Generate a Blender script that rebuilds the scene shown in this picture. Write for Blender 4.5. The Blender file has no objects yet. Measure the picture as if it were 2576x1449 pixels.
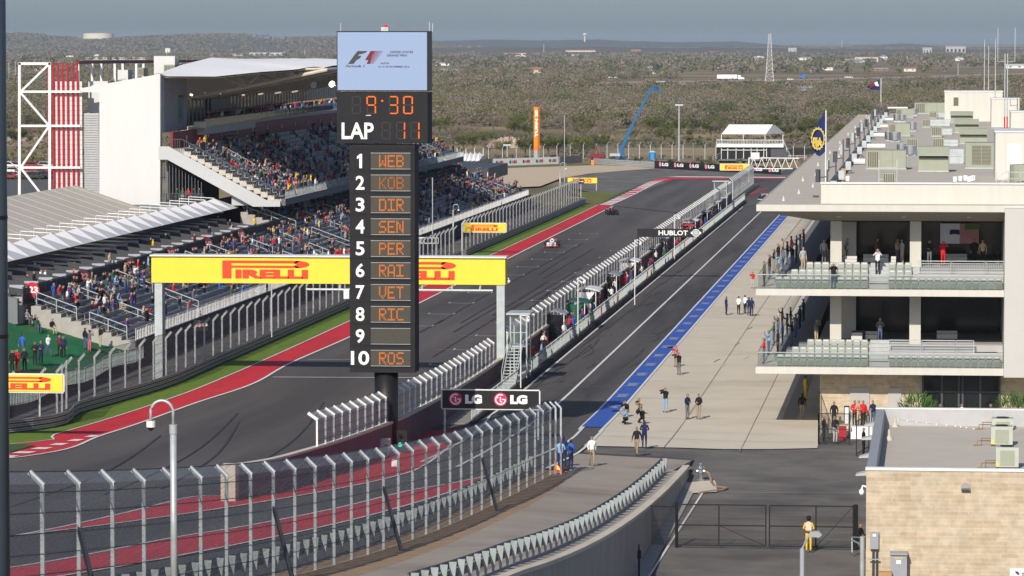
import bpy, bmesh, math, random
import numpy as np
from mathutils import Vector, Matrix
random.seed(7)
rng = np.random.default_rng(11)
scene = bpy.context.scene
COL = scene.collection

# ---------------------------------------------------------------- camera
# World axes: +y runs along the main straight away from the camera, +x to the right, z up.
FOC = 9900.; HC = 26.; CX = 1288.; CY = 724.5
PIT = math.atan((CY-108)/FOC); TH = math.atan((2360-CX)/FOC)
cp, sp, ct, st = math.cos(PIT), math.sin(PIT), math.cos(TH), math.sin(TH)
cam = bpy.data.cameras.new('camera'); co = bpy.data.objects.new('camera', cam); COL.objects.link(co)
co.location = (0, 0, HC); co.rotation_euler = (math.pi/2-PIT, 0, TH)
cam.sensor_width = 36; cam.lens = 36*FOC/2576; cam.clip_start = 1; cam.clip_end = 90000
scene.camera = co
scene.render.resolution_x = 1024; scene.render.resolution_y = 576
scene.view_settings.view_transform = 'Standard'; scene.view_settings.look = 'None'
scene.view_settings.exposure = 0.0; scene.view_settings.gamma = 1

# ---------------------------------------------------------------- sky and sun
SUN_EL = math.radians(31); SH_AZ = math.radians(10.8)      # shadows fall towards +y, slightly +x
sd = Vector((-math.sin(SH_AZ)*math.cos(SUN_EL), -math.cos(SH_AZ)*math.cos(SUN_EL), math.sin(SUN_EL)))
w = bpy.data.worlds.new('World'); scene.world = w; w.use_nodes = True
nt = w.node_tree; bg = nt.nodes['Background']
sky = nt.nodes.new('ShaderNodeTexSky'); sky.sky_type = 'NISHITA'; sky.sun_disc = False
sky.sun_elevation = SUN_EL; sky.sun_rotation = math.atan2(sd.x, sd.y)
sky.air_density = .7; sky.dust_density = 1.3; sky.ozone_density = 4; sky.altitude = 0
nt.links.new(sky.outputs[0], bg.inputs[0]); bg.inputs[1].default_value = 0.11
sl = bpy.data.lights.new('sun', 'SUN'); sl.energy = 4.7; sl.angle = math.radians(.5); sl.color = (1, .925, .82)
so = bpy.data.objects.new('sun', sl); COL.objects.link(so)
so.rotation_euler = sd.to_track_quat('Z', 'Y').to_euler()

# ---------------------------------------------------------------- picture point -> place
def ray(u, v):
    a = (u-CX)/FOC; b = -(v-CY)/FOC
    Y = cp+b*sp; Z = -sp+b*cp
    return (a*ct-Y*st, a*st+Y*ct, Z)
def R(c, r, x, y): return (858.67*c+x/3, 483*r+y/3)
def AY(u, v, y):
    d = ray(u, v); k = y/d[1]; return (d[0]*k, y, HC+d[2]*k)
def AX(u, v, x):
    d = ray(u, v); k = x/d[0]; return (x, d[1]*k, HC+d[2]*k)
XW = -14.7    # retaining wall of the service road
def zt(x, y, side=None):
    Xc = x*ct+y*st; Yc = -x*st+y*ct
    Y0 = 300. if Xc <= 0 else (300-1.8*Xc if Xc < 10 else max(225., 282-4*(Xc-10)))
    h = .000273*max(0, Y0-max(Yc, 96))**2
    if side == 'L': return h
    if side == 'R' or x > XW:
        if Yc < 226: return 0.
        if Yc < 252: t = (Yc-226)/26; return h*t*t*(3-2*t)
    return h
def G(u, v, z=0.):
    d = ray(u, v); k = (z-HC)/d[2]; return (d[0]*k, d[1]*k, z)
def GT(u, v, dz=0., side='L'):
    z = 0.
    lo = 60/ray(u, v)[1]; d = ray(u, v)
    k0, k1 = 97., 900.
    f = lambda k: HC+d[2]*k-dz-zt(d[0]*k, d[1]*k, side)
    # first crossing walking outwards
    k = k0; prev = k0
    while k < k1 and f(k) > 0: prev = k; k += 3
    a, b = prev, k
    for _ in range(24):
        m = (a+b)/2
        if f(m) > 0: a = m
        else: b = m
    return (d[0]*a, d[1]*a, HC+d[2]*a)

# ---------------------------------------------------------------- materials
MATS = {}
def mat(name, rgb, rough=.75, metal=0., var=.12, scale=1.5, emis=0., alpha=1., rand=0., stretch=None, bump=0., spec=.3, detail=4):
    if name in MATS: return MATS[name]
    m = bpy.data.materials.new(name); m.use_nodes = True; n = m.node_tree; b = n.nodes['Principled BSDF']
    b.inputs['Roughness'].default_value = rough; b.inputs['Metallic'].default_value = metal
    b.inputs['Specular IOR Level'].default_value = spec
    b.inputs['Base Color'].default_value = (*rgb, 1)
    if var > 0 or rand > 0:
        tc = n.nodes.new('ShaderNodeTexCoord'); mp = n.nodes.new('ShaderNodeMapping'); nz = n.nodes.new('ShaderNodeTexNoise')
        geo = n.nodes.new('ShaderNodeNewGeometry')
        if stretch: mp.inputs['Scale'].default_value = stretch
        n.links.new(geo.outputs['Position'], mp.inputs[0]); n.links.new(mp.outputs[0], nz.inputs['Vector'])
        nz.inputs['Scale'].default_value = scale; nz.inputs['Detail'].default_value = detail; nz.inputs['Roughness'].default_value = .65
        rp = n.nodes.new('ShaderNodeMapRange'); rp.inputs[1].default_value = .3; rp.inputs[2].default_value = .7
        rp.inputs[3].default_value = 1-var; rp.inputs[4].default_value = 1+var
        n.links.new(nz.outputs['Fac'], rp.inputs[0])
        fac = rp.outputs[0]
        if rand > 0:
            oi = n.nodes.new('ShaderNodeObjectInfo'); r2 = n.nodes.new('ShaderNodeMapRange')
            r2.inputs[3].default_value = 1-rand; r2.inputs[4].default_value = 1+rand
            n.links.new(oi.outputs['Random'], r2.inputs[0])
            mu = n.nodes.new('ShaderNodeMath'); mu.operation = 'MULTIPLY'
            n.links.new(fac, mu.inputs[0]); n.links.new(r2.outputs[0], mu.inputs[1]); fac = mu.outputs[0]
        vm = n.nodes.new('ShaderNodeVectorMath'); vm.operation = 'SCALE'
        vm.inputs[0].default_value = rgb; n.links.new(fac, vm.inputs['Scale']); n.links.new(vm.outputs[0], b.inputs['Base Color'])
        if bump > 0:
            bp = n.nodes.new('ShaderNodeBump'); bp.inputs['Strength'].default_value = bump; bp.inputs['Distance'].default_value = .1
            n.links.new(nz.outputs['Fac'], bp.inputs['Height']); n.links.new(bp.outputs[0], b.inputs['Normal'])
    if emis > 0:
        b.inputs['Emission Color'].default_value = (*rgb, 1); b.inputs['Emission Strength'].default_value = emis; b.inputs['Base Color'].default_value = (*[c*.08 for c in rgb], 1)
    if alpha < 1: b.inputs['Alpha'].default_value = alpha
    MATS[name] = m; return m
def two_tone(name, a, b_, scale, rough=.9, lo=.42, hi=.58, stretch=None, detail=6, third=None, tscale=.2, tlo=.5, thi=.65):
    """surface with two (three) real colours in patches"""
    m = bpy.data.materials.new(name); m.use_nodes = True; n = m.node_tree; b = n.nodes['Principled BSDF']
    b.inputs['Roughness'].default_value = rough; b.inputs['Specular IOR Level'].default_value = .2
    geo = n.nodes.new('ShaderNodeNewGeometry'); mp = n.nodes.new('ShaderNodeMapping')
    if stretch: mp.inputs['Scale'].default_value = stretch
    n.links.new(geo.outputs['Position'], mp.inputs[0])
    def lay(prev, colr, sc, l, h, off):
        nz = n.nodes.new('ShaderNodeTexNoise'); nz.inputs['Scale'].default_value = sc; nz.inputs['Detail'].default_value = detail
        nz.inputs['Roughness'].default_value = .6
        ad = n.nodes.new('ShaderNodeVectorMath'); ad.inputs[1].default_value = (off, off*2, 0)
        n.links.new(mp.outputs[0], ad.inputs[0]); n.links.new(ad.outputs[0], nz.inputs['Vector'])
        r = n.nodes.new('ShaderNodeMapRange'); r.inputs[1].default_value = l; r.inputs[2].default_value = h
        n.links.new(nz.outputs['Fac'], r.inputs[0])
        mx = n.nodes.new('ShaderNodeMix'); mx.data_type = 'RGBA'
        n.links.new(r.outputs[0], mx.inputs[0])
        if isinstance(prev, tuple): mx.inputs[6].default_value = (*prev, 1)
        else: n.links.new(prev, mx.inputs[6])
        mx.inputs[7].default_value = (*colr, 1)
        return mx.outputs[2]
    o = lay(a, b_, scale, lo, hi, 0)
    if third: o = lay(o, third, tscale, tlo, thi, 37)
    n.links.new(o, b.inputs['Base Color']); MATS[name] = m; return m
def brick_mat(name, c1, c2, mortar, bw, bh):
    m = bpy.data.materials.new(name); m.use_nodes = True; n = m.node_tree; b = n.nodes['Principled BSDF']
    geo = n.nodes.new('ShaderNodeNewGeometry'); sx = n.nodes.new('ShaderNodeSeparateXYZ'); cx = n.nodes.new('ShaderNodeCombineXYZ')
    ad = n.nodes.new('ShaderNodeMath')
    n.links.new(geo.outputs['Position'], sx.inputs[0]); n.links.new(sx.outputs[0], ad.inputs[0]); n.links.new(sx.outputs[1], ad.inputs[1])
    n.links.new(ad.outputs[0], cx.inputs[0]); n.links.new(sx.outputs[2], cx.inputs[1])
    br = n.nodes.new('ShaderNodeTexBrick'); n.links.new(cx.outputs[0], br.inputs['Vector'])
    br.inputs['Color1'].default_value = (*c1, 1); br.inputs['Color2'].default_value = (*c2, 1); br.inputs['Mortar'].default_value = (*mortar, 1)
    br.inputs['Scale'].default_value = 1; br.inputs['Mortar Size'].default_value = .008; br.inputs['Bias'].default_value = -.25
    br.inputs['Brick Width'].default_value = bw; br.inputs['Row Height'].default_value = bh; br.offset = .37; br.squash = 1.6; br.squash_frequency = 3
    nz = n.nodes.new('ShaderNodeTexNoise'); nz.inputs['Scale'].default_value = 2.5; n.links.new(geo.outputs['Position'], nz.inputs['Vector'])
    r = n.nodes.new('ShaderNodeMapRange'); r.inputs[1].default_value = .3; r.inputs[2].default_value = .7; r.inputs[3].default_value = .85; r.inputs[4].default_value = 1.12
    n.links.new(nz.outputs['Fac'], r.inputs[0])
    vm = n.nodes.new('ShaderNodeVectorMath'); vm.operation = 'SCALE'; n.links.new(br.outputs['Color'], vm.inputs[0]); n.links.new(r.outputs[0], vm.inputs['Scale'])
    n.links.new(vm.outputs[0], b.inputs['Base Color']); b.inputs['Roughness'].default_value = .9; MATS[name] = m; return m
def mesh_mat(name, rgb, cover, rough=.6, metal=0., sc=(0, 0, 9.)):
    """woven wire: part of the surface is wire, the rest open; horizontal cables read as darker rows"""
    m = bpy.data.materials.new(name); m.use_nodes = True; n = m.node_tree; b = n.nodes['Principled BSDF']
    b.inputs['Base Color'].default_value = (*rgb, 1); b.inputs['Roughness'].default_value = rough; b.inputs['Metallic'].default_value = metal
    geo = n.nodes.new('ShaderNodeNewGeometry'); mp = n.nodes.new('ShaderNodeMapping'); mp.inputs['Scale'].default_value = (.3, .3, 16)
    nz = n.nodes.new('ShaderNodeTexNoise'); nz.inputs['Scale'].default_value = 1.; nz.inputs['Detail'].default_value = 3
    n.links.new(geo.outputs['Position'], mp.inputs[0]); n.links.new(mp.outputs[0], nz.inputs['Vector'])
    r = n.nodes.new('ShaderNodeMapRange'); r.inputs[1].default_value = .3; r.inputs[2].default_value = .7
    r.inputs[3].default_value = cover*.7; r.inputs[4].default_value = min(1, cover*1.3)
    n.links.new(nz.outputs['Fac'], r.inputs[0]); n.links.new(r.outputs[0], b.inputs['Alpha']); MATS[name] = m; return m

# ---------------------------------------------------------------- mesh building
class MB:
    def __init__(s): s.v = []; s.f = []; s.m = []
    def _a(s, vs, fs, mi=0):
        o = len(s.v); s.v += [tuple(p) for p in vs]; s.f += [tuple(o+i for i in f) for f in fs]; s.m += [mi]*len(fs); return s
    def box(s, x0, x1, y0, y1, z0, z1, mi=0):
        if x0 > x1: x0, x1 = x1, x0
        if y0 > y1: y0, y1 = y1, y0
        if z0 > z1: z0, z1 = z1, z0
        return s._a([(x0, y0, z0), (x1, y0, z0), (x1, y1, z0), (x0, y1, z0), (x0, y0, z1), (x1, y0, z1), (x1, y1, z1), (x0, y1, z1)],
            [(0, 3, 2, 1), (4, 5, 6, 7), (0, 1, 5, 4), (1, 2, 6, 5), (2, 3, 7, 6), (3, 0, 4, 7)], mi)
    def bar(s, p, q, w, h=None, mi=0):
        h = h or w; p = Vector(p); q = Vector(q); d = (q-p)
        if d.length < 1e-6: return s
        d.normalize(); up = Vector((0, 0, 1)) if abs(d.z) < .95 else Vector((0, 1, 0))
        a = d.cross(up).normalized()*w/2; b = a.cross(d).normalized()*h/2
        vs = [p-a-b, p+a-b, p+a+b, p-a+b, q-a-b, q+a-b, q+a+b, q-a+b]
        return s._a(vs, [(0, 1, 2, 3), (7, 6, 5, 4), (0, 4, 5, 1), (1, 5, 6, 2), (2, 6, 7, 3), (3, 7, 4, 0)], mi)
    def tube(s, pts, r, n=8, mi=0, caps=True):
        pts = [Vector(p) for p in pts]; rs = r if isinstance(r, (list, tuple)) else [r]*len(pts); vs = []; fs = []
        for i, p in enumerate(pts):
            d = (pts[min(i+1, len(pts)-1)]-pts[max(i-1, 0)]).normalized(); up = Vector((0, 0, 1)) if abs(d.z) < .9 else Vector((0, 1, 0))
            a = d.cross(up).normalized(); b = a.cross(d).normalized()
            for k in range(n):
                t = 2*math.pi*k/n; vs.append(p+(a*math.cos(t)+b*math.sin(t))*rs[i])
        for i in range(len(pts)-1):
            for k in range(n):
                fs.append((i*n+k, i*n+(k+1) % n, (i+1)*n+(k+1) % n, (i+1)*n+k))
        if caps: fs += [tuple(range(n))[::-1], tuple((len(pts)-1)*n+k for k in range(n))]
        return s._a(vs, fs, mi)
    def prism(s, poly, axis, a, b, mi=0):
        """extrude a 2D polygon along an axis; poly in the two other coordinates in order"""
        n = len(poly)
        def P(p, t): return {'x': (t, p[0], p[1]), 'y': (p[0], t, p[1]), 'z': (p[0], p[1], t)}[axis]
        return s._a([P(p, a) for p in poly]+[P(p, b) for p in poly], [tuple(range(n)), tuple(range(2*n-1, n-1, -1))]+[(i, i+n, (i+1) % n+n, (i+1) % n) for i in range(n)], mi)
    def quad(s, a, b, c, d, mi=0): return s._a([a, b, c, d], [(0, 1, 2, 3)], mi)
    def sphere(s, c, r, n=8, m=6, sc=(1, 1, 1), mi=0, jit=0.):
        vs = []; fs = []
        for i in range(m+1):
            ph = math.pi*i/m
            for k in range(n):
                t = 2*math.pi*k/n; j = 1+random.uniform(-jit, jit)
                vs.append((c[0]+r*sc[0]*math.sin(ph)*math.cos(t)*j, c[1]+r*sc[1]*math.sin(ph)*math.sin(t)*j, c[2]+r*sc[2]*math.cos(ph)*j))
        for i in range(m):
            for k in range(n): fs.append((i*n+k, (i+1)*n+k, (i+1)*n+(k+1) % n, i*n+(k+1) % n))
        return s._a(vs, fs, mi)
    def build(s, name, mats, parent=None, smooth=False, local=False, fix=True):
        me = bpy.data.meshes.new(name)
        off = Vector((0, 0, 0))
        if parent is not None and not local:
            p = parent
            while p is not None: off += p.location; p = p.parent
        me.from_pydata([(a-off.x, b-off.y, c-off.z) for a, b, c in s.v], [], s.f)
        for m in (mats if isinstance(mats, (list, tuple)) else [mats]): me.materials.append(m)
        if any(s.m): me.polygons.foreach_set('material_index', s.m)
        if fix:
            bm = bmesh.new(); bm.from_mesh(me); bmesh.ops.recalc_face_normals(bm, faces=bm.faces); bm.to_mesh(me); bm.free()
        if smooth: me.polygons.foreach_set('use_smooth', [True]*len(me.polygons))
        me.update()
        o = bpy.data.objects.new(name, me); COL.objects.link(o)
        if parent is not None: o.parent = parent
        return o
def tag(o, label=None, cat=None, group=None, kind=None):
    if label: o['label'] = label
    if cat: o['category'] = cat
    if group: o['group'] = group
    if kind: o['kind'] = kind
    return o
def thing(name, label, cat, loc=(0, 0, 0), rz=0, group=None):
    o = bpy.data.objects.new(name, None); COL.objects.link(o); o.location = loc; o.rotation_euler = (0, 0, rz); o.empty_display_size = .2
    return tag(o, label, cat, group)
KIDS = {}
def copy_tree(o, loc=None, rz=None, label=None, scale=None, parent=None):
    c = o.copy(); COL.objects.link(c)
    if parent is not None: c.parent = parent
    if loc is not None: c.location = loc
    if rz is not None: c.rotation_euler = (0, 0, rz)
    if scale is not None: c.scale = scale if isinstance(scale, tuple) else (scale,)*3
    if label: c['label'] = label
    for ch in [k for k in o.children]: copy_tree(ch, parent=c)
    return c
def structure(mb, name, m): o = mb.build(name, m); o['kind'] = 'structure'; return o
ORD = ['zero', 'first', 'second', 'third', 'fourth', 'fifth', 'sixth', 'seventh', 'eighth', 'ninth', 'tenth', 'eleventh', 'twelfth', 'thirteenth', 'fourteenth', 'fifteenth', 'sixteenth', 'seventeenth', 'eighteenth', 'nineteenth', 'twentieth']
def ordn(i):
    if i > 99: return 'hundredth or later'
    if i <= 20: return ORD[i]
    t = {2: 'twenty', 3: 'thirty', 4: 'forty', 5: 'fifty', 6: 'sixty', 7: 'seventy', 8: 'eighty', 9: 'ninety'}[i//10]
    return t+('-'+ORD[i % 10] if i % 10 else '')+('th' if i % 10 == 0 else '')

# text as thin raised mesh, facing the camera (-y)
def txt(s, x0, x1, z0, z1, y, m, parent=None, name='lettering', bold=.02, shear=0., rot=None, th=.012):
    cu = bpy.data.curves.new('t', 'FONT'); cu.body = s; cu.offset = bold; cu.shear = shear; cu.extrude = 0; cu.resolution_u = 3
    to = bpy.data.objects.new('t', cu); COL.objects.link(to)
    bpy.context.view_layer.update()
    me = bpy.data.meshes.new_from_object(to.evaluated_get(bpy.context.evaluated_depsgraph_get()))
    bpy.data.objects.remove(to); bpy.data.curves.remove(cu)
    co_ = np.array([v.co[:] for v in me.vertices]); fs = [tuple(p.vertices) for p in me.polygons]
    bpy.data.meshes.remove(me)
    if rot == 'up': co_ = np.stack([-co_[:, 1], co_[:, 0], co_[:, 2]], 1)
    mn, mx = co_.min(0), co_.max(0)
    X = x0+(co_[:, 0]-mn[0])/(mx[0]-mn[0])*(x1-x0); Z = z0+(co_[:, 1]-mn[1])/(mx[1]-mn[1])*(z1-z0)
    mb = MB(); mb.v = [(a, y, b) for a, b in zip(X, Z)]; mb.f = fs; mb.m = [0]*len(fs)
    return mb.build(name, m, parent, fix=False)

# ---------------------------------------------------------------- palette
ASPH = two_tone('asphalt track', (.092, .083, .078), (.118, .107, .10), .35, .85, .35, .65, (1, .05, 1), third=(.068, .062, .060), tscale=.14, tlo=.45, thi=.62)
ASPH2 = two_tone('asphalt pit lane', (.080, .074, .072), (.102, .094, .09), .5, .85, .35, .65, (1, .06, 1), third=(.050, .048, .049), tscale=.2)
ASPH3 = two_tone('asphalt service', (.125, .117, .109), (.18, .167, .152), .3, .9, .35, .65, third=(.10, .094, .089), tscale=.12)
BEIGE = two_tone('dusty service road', (.305, .265, .225), (.37, .32, .27), .25, .95, .3, .7, third=(.22, .19, .165), tscale=.1)
SOIL = two_tone('sandy soil', (.36, .25, .16), (.28, .2, .13), 1.2, 1, .35, .65)
CONC = two_tone('paddock concrete', (.56, .505, .41), (.62, .565, .465), .3, .9, .3, .7, third=(.51, .455, .37), tscale=.09)
CONCW = two_tone('concrete wall', (.34, .31, .27), (.42, .38, .33), .9, .95, .3, .7, (1, 1, .3))
GRASS = two_tone('verge grass', (.10, .17, .018), (.145, .22, .03), 1.5, 1, .35, .65, third=(.15, .17, .045), tscale=.25, tlo=.55, thi=.75)
GRASS2 = two_tone('far infield grass', (.11, .145, .022), (.19, .15, .06), .12, 1, .4, .65)
GREENP = mat('green paint', (.04, .095, .03), .85, var=.2)
MOUND = two_tone('dyed green mound', (.012, .13, .05), (.02, .16, .06), .5, 1, .35, .65, third=(.10, .12, .04), tscale=.35, tlo=.56, thi=.7)
REDP = two_tone('red paint', (.52, .022, .035), (.60, .035, .045), .8, .75, .3, .7, (1, .2, 1), third=(.46, .03, .04), tscale=.3)
WHITEP = mat('white road paint', (.68, .68, .66), .8, var=.12, scale=3)
YELLP = mat('yellow road paint', (.45, .25, .05), .8, var=.15)
BLUEP = mat('blue paint', (.035, .10, .42), .8, var=.12, scale=2)
GRAVEL = two_tone('pale gravel', (.50, .40, .28), (.56, .45, .33), .4, 1, .3, .7)
DRY = two_tone('dry rangeland', (.30, .225, .115), (.20, .155, .085), .02, 1, .4, .6, detail=9, third=(.105, .105, .05), tscale=.006, tlo=.47, thi=.6)
WHITE = mat('white painted metal', (.68, .68, .66), .5, var=.05)
WALLW = mat('white wall panels', (.60, .60, .58), .7, var=.03, scale=1.1, stretch=(1, 1, .1))
CREAM = mat('cream plaster', (.56, .545, .49), .85, var=.045, scale=1.6, stretch=(1, 1, .12))
CREAM2 = mat('grey cream render', (.54, .52, .46), .85, var=.04, scale=.5)
GALV = mat('galvanised steel', (.44, .47, .47), .45, .35, var=.15, scale=2)
GALVL = mat('light galvanised steel', (.42, .46, .46), .5, .2, var=.12, scale=2)
STEELD = mat('dark steel', (.07, .075, .085), .55, .2, var=.15)
BLACK = mat('black metal', (.012, .012, .013), .45, var=.1)
BLACKM = mat('black matt', (.016, .016, .018), .8, var=.1)
GREY = mat('grey cladding', (.17, .18, .19), .7, var=.06)
GREYL = mat('light grey cladding', (.42, .42, .42), .7, var=.06)
REDW = mat('crimson wall', (.20, .012, .02), .6, var=.08)
REDB = mat('red steel', (.52, .01, .025), .5, var=.05)
YELL = mat('banner yellow', (.80, .60, .05), .6, var=.03)
YELR = mat('banner red', (.75, .06, .02), .6, var=.03)
STAND = mat('stand concrete', (.36, .34, .31), .9, var=.1)
BENCH = mat('bench aluminium', (.22, .23, .26), .45, .3, var=.12)
SEATG = mat('grey green plastic seat', (.34, .36, .32), .5, var=.06, rand=.08)
ROOFM = mat('roof membrane', (.50, .455, .39), .9, var=.05, scale=.4)
TENTM = mat('tent fabric', (.53, .485, .41), .8, var=.04, scale=.4)
TENTW = mat('white fabric', (.80, .80, .80), .7, var=.03)
HVAC = mat('hvac sage paint', (.30, .32, .245), .6, var=.05)
LOUV = mat('hvac louvre', (.13, .12, .085), .7, var=.1)
STAIN = mat('stainless duct', (.5, .52, .54), .25, .85, var=.1)
GLASSD = mat('dark window glass', (.012, .014, .015), .12, var=.2, spec=.6)
GLASSG = mat('clear glass guard', (.10, .14, .13), .08, alpha=.28, var=0, spec=.5)
ORANGE = mat('orange paint', (.92, .24, .01), .6, var=.04)
SKIN = mat('skin', (.36, .22, .155), .6, var=.05)
HAIR = mat('dark hair', (.03, .018, .012), .8, var=.1)
LGRED = mat('logo magenta', (.62, .02, .12), .5, var=.05)
LTXT = mat('white vinyl', (.8, .8, .78), .6, var=.03)
# ================================================================ GROUND
# far ground: one sheet out to the horizon
g = MB(); xs = [-30000, -6000, -2500, -1200, -600, -300, -139, 41, 300, 600, 1200, 4000, 20000]; ys = [-3000, -500, 0, 79, 321, 700, 1200, 2000, 3500, 7000, 15000, 40000, 80000]
for i in range(len(xs)-1):
    for j in range(len(ys)-1):
        if xs[i] == -139 and ys[j] == 79: continue
        g.quad((xs[i], ys[j], -.3), (xs[i+1], ys[j], -.3), (xs[i+1], ys[j+1], -.3), (xs[i], ys[j+1], -.3))
structure(g, 'ground', DRY)
# circuit ground: grid with the hill that climbs towards the camera
def grid_sheet(name, m, side, keep, x0, x1, y0, y1, step, dz):
    nx = int((x1-x0)/step); ny = int((y1-y0)/step); mb = MB(); idx = {}
    def vid(i, j):
        if (i, j) not in idx:
            x = x0+i*step; y = y0+j*step; idx[(i, j)] = len(mb.v); mb.v.append((x, y, zt(x, y, side)+dz))
        return idx[(i, j)]
    for i in range(nx):
        for j in range(ny):
            xc = x0+(i+.5)*step; yc = y0+(j+.5)*step
            if keep(xc, yc): mb.f.append((vid(i, j), vid(i+1, j), vid(i+1, j+1), vid(i, j+1))); mb.m.append(0)
    return structure(mb, name, m)
grid_sheet('hillside', SOIL, 'L', lambda x, y: x < XW and (y < 238 or x < -24), -140.7, XW+.01, 79, 321, 2, -.08)
grid_sheet('yard_ground', ASPH3, None, lambda x, y: x > XW-.01 and y < 238 or (y >= 234 and x >= -26), -26.69, 41.4, 79, 321, 2, -.03)

def strip(name, A, B, m, dz=0., n=60, k=6, side=None, world=False):
    """ribbon between two edge lines; points are (x,y)"""
    def res(P, n):
        P = [Vector((p[0], p[1])) for p in P]; L = [0]
        for i in range(1, len(P)): L.append(L[-1]+(P[i]-P[i-1]).length)
        out = []
        for q in range(n+1):
            s = L[-1]*q/n
            for i in range(1, len(P)):
                if s <= L[i]+1e-9: break
            t = (s-L[i-1])/max(1e-9, L[i]-L[i-1]); out.append(P[i-1].lerp(P[i], t))
        return out
    a = res(A, n); b = res(B, n); mb = MB()
    for i in range(n+1):
        for j in range(k+1):
            p = a[i].lerp(b[i], j/k); mb.v.append((p.x, p.y, zt(p.x, p.y, side)+dz))
    for i in range(n):
        for j in range(k):
            o = i*(k+1)+j; mb.f.append((o, o+1, o+k+2, o+k+1)); mb.m.append(0)
    o = mb.build(name, m); o['kind'] = 'structure'; return o
def smooth_line(P, n=40):
    P = [Vector((p[0], p[1])) for p in P]; Q = [P[0]]+P+[P[-1]]; out = []
    per = max(2, n//(len(P)-1))
    for i in range(1, len(Q)-2):
        for t in [q/per for q in range(per)]:
            a, b, c, d = Q[i-1], Q[i], Q[i+1], Q[i+2]
            out.append(.5*((2*b)+(-a+c)*t+(2*a-5*b+4*c-d)*t*t+(-a+3*b-3*c+d)*t**3))
    out.append(P[-1]); return [(p.x, p.y) for p in out]
def line(name, P, width, m, dz, side=None, n=80):
    P = [Vector((p[0], p[1])) for p in P]; A = []; B = []
    for i, p in enumerate(P):
        d = (P[min(i+1, len(P)-1)]-P[max(0, i-1)]).normalized(); q = Vector((-d.y, d.x))*width/2; A.append(p+q); B.append(p-q)
    return strip(name, A, B, m, dz, n, 1, side)
def off(P, d):
    P = [Vector((p[0], p[1])) for p in P]; out = []
    for i, p in enumerate(P):
        t = (P[min(i+1, len(P)-1)]-P[max(0, i-1)]).normalized(); out.append((p.x-t.y*d, p.y+t.x*d))
    return out
def gts(pts, side='L'): return [GT(*p, 0, side)[:2] for p in pts]
# main track left edge (white line), red band edge, verge edge
W_L = smooth_line([(-72, 196)]+gts([R(0, 2, 70, 565), R(0, 2, 800, 380), R(0, 2, 1450, 155), R(0, 2, 1910, 0), R(0, 1, 2200, 1290)])+[(-51.6, 350), (-51.5, 410), (-51.5, 470), (-51.5, 560), (-51.5, 628)], 110)
R_L = smooth_line([(-80, 205)]+gts([R(0, 2, 75, 458), R(0, 2, 430, 378), R(0, 2, 1130, 165), R(0, 2, 1580, 0)])+[(-54.8, 330), (-54.6, 400), (-54.5, 470), (-54.3, 560), (-54.3, 630)], 100)
V_L = smooth_line([(-84, 215)]+gts([R(0, 2, 70, 380), R(0, 2, 640, 215), R(0, 2, 1290, 20)])+[(-57.6, 310), (-57.4, 400), (-57.2, 470), (-56.8, 560), (-56.8, 628)], 100)
TR = [(-60, 90), (-52, 110), (-42, 150), (-36.5, 190), (-34, 215), (-33.4, 240), (-33.3, 300), (-33.3, 400), (-33.3, 560), (-33.3, 800)]
strip('main_track', W_L[:1]+W_L[1:]+[(-51.5, 640)], [(-60, 120)]+[(-40, 160)]+TR[3:9]+[(-33.3, 640)], ASPH, 0, 160, 10, 'L')
strip('red_kerb_band', W_L, R_L, REDP, .02, 160, 3, 'L')
strip('grass_verge', R_L, V_L, GRASS, .03, 160, 3, 'L')
strip('spectator_lane', V_L, off(V_L, 6.5), ASPH3, -.02, 120, 3, 'L')
line('track_edge_line', W_L, .22, WHITEP, .045, 'L', 200)
line('band_edge_line', R_L, .14, WHITEP, .05, 'L', 200)
# kerb teeth on the near corner
kp = gts([R(0, 2, 70, 565), R(0, 2, 800, 380)]); ka = Vector(kp[0]); kb = Vector(kp[1]); 
for i in range(6):
    a = ka.lerp(kb, i/6+.02); b = ka.lerp(kb, i/6+.10); nrm = Vector((-(kb-ka).y, (kb-ka).x)).normalized()
    if nrm.x > 0: nrm = -nrm
    mb = MB(); w_ = 1.2-.12*i
    c4 = [a, b, b+nrm*w_, a+nrm*w_]; mb.quad(*[(p.x, p.y, zt(p.x, p.y, 'L')+.06) for p in c4]); structure(mb, 'kerb_stripe', WHITEP)
mb = MB(); q4 = gts([R(0, 2, 70, 460), R(0, 2, 200, 462), R(0, 2, 270, 470), R(0, 2, 70, 522)]); mb.v = [(p[0], p[1], zt(*p, 'L')+.07) for p in q4]; mb.f = [(0, 1, 2, 3)]; mb.m = [0]; structure(mb, 'green_runoff', GREENP)

def poly(name, pts, m, dz, z=None, side=None):
    mb = MB(); mb.v = [(p[0], p[1], (zt(p[0], p[1], side) if z is None else z)+dz) for p in pts]; mb.f = [tuple(range(len(pts)))]; mb.m = [0]
    o = mb.build(name, m); o['kind'] = 'structure'; return o
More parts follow.
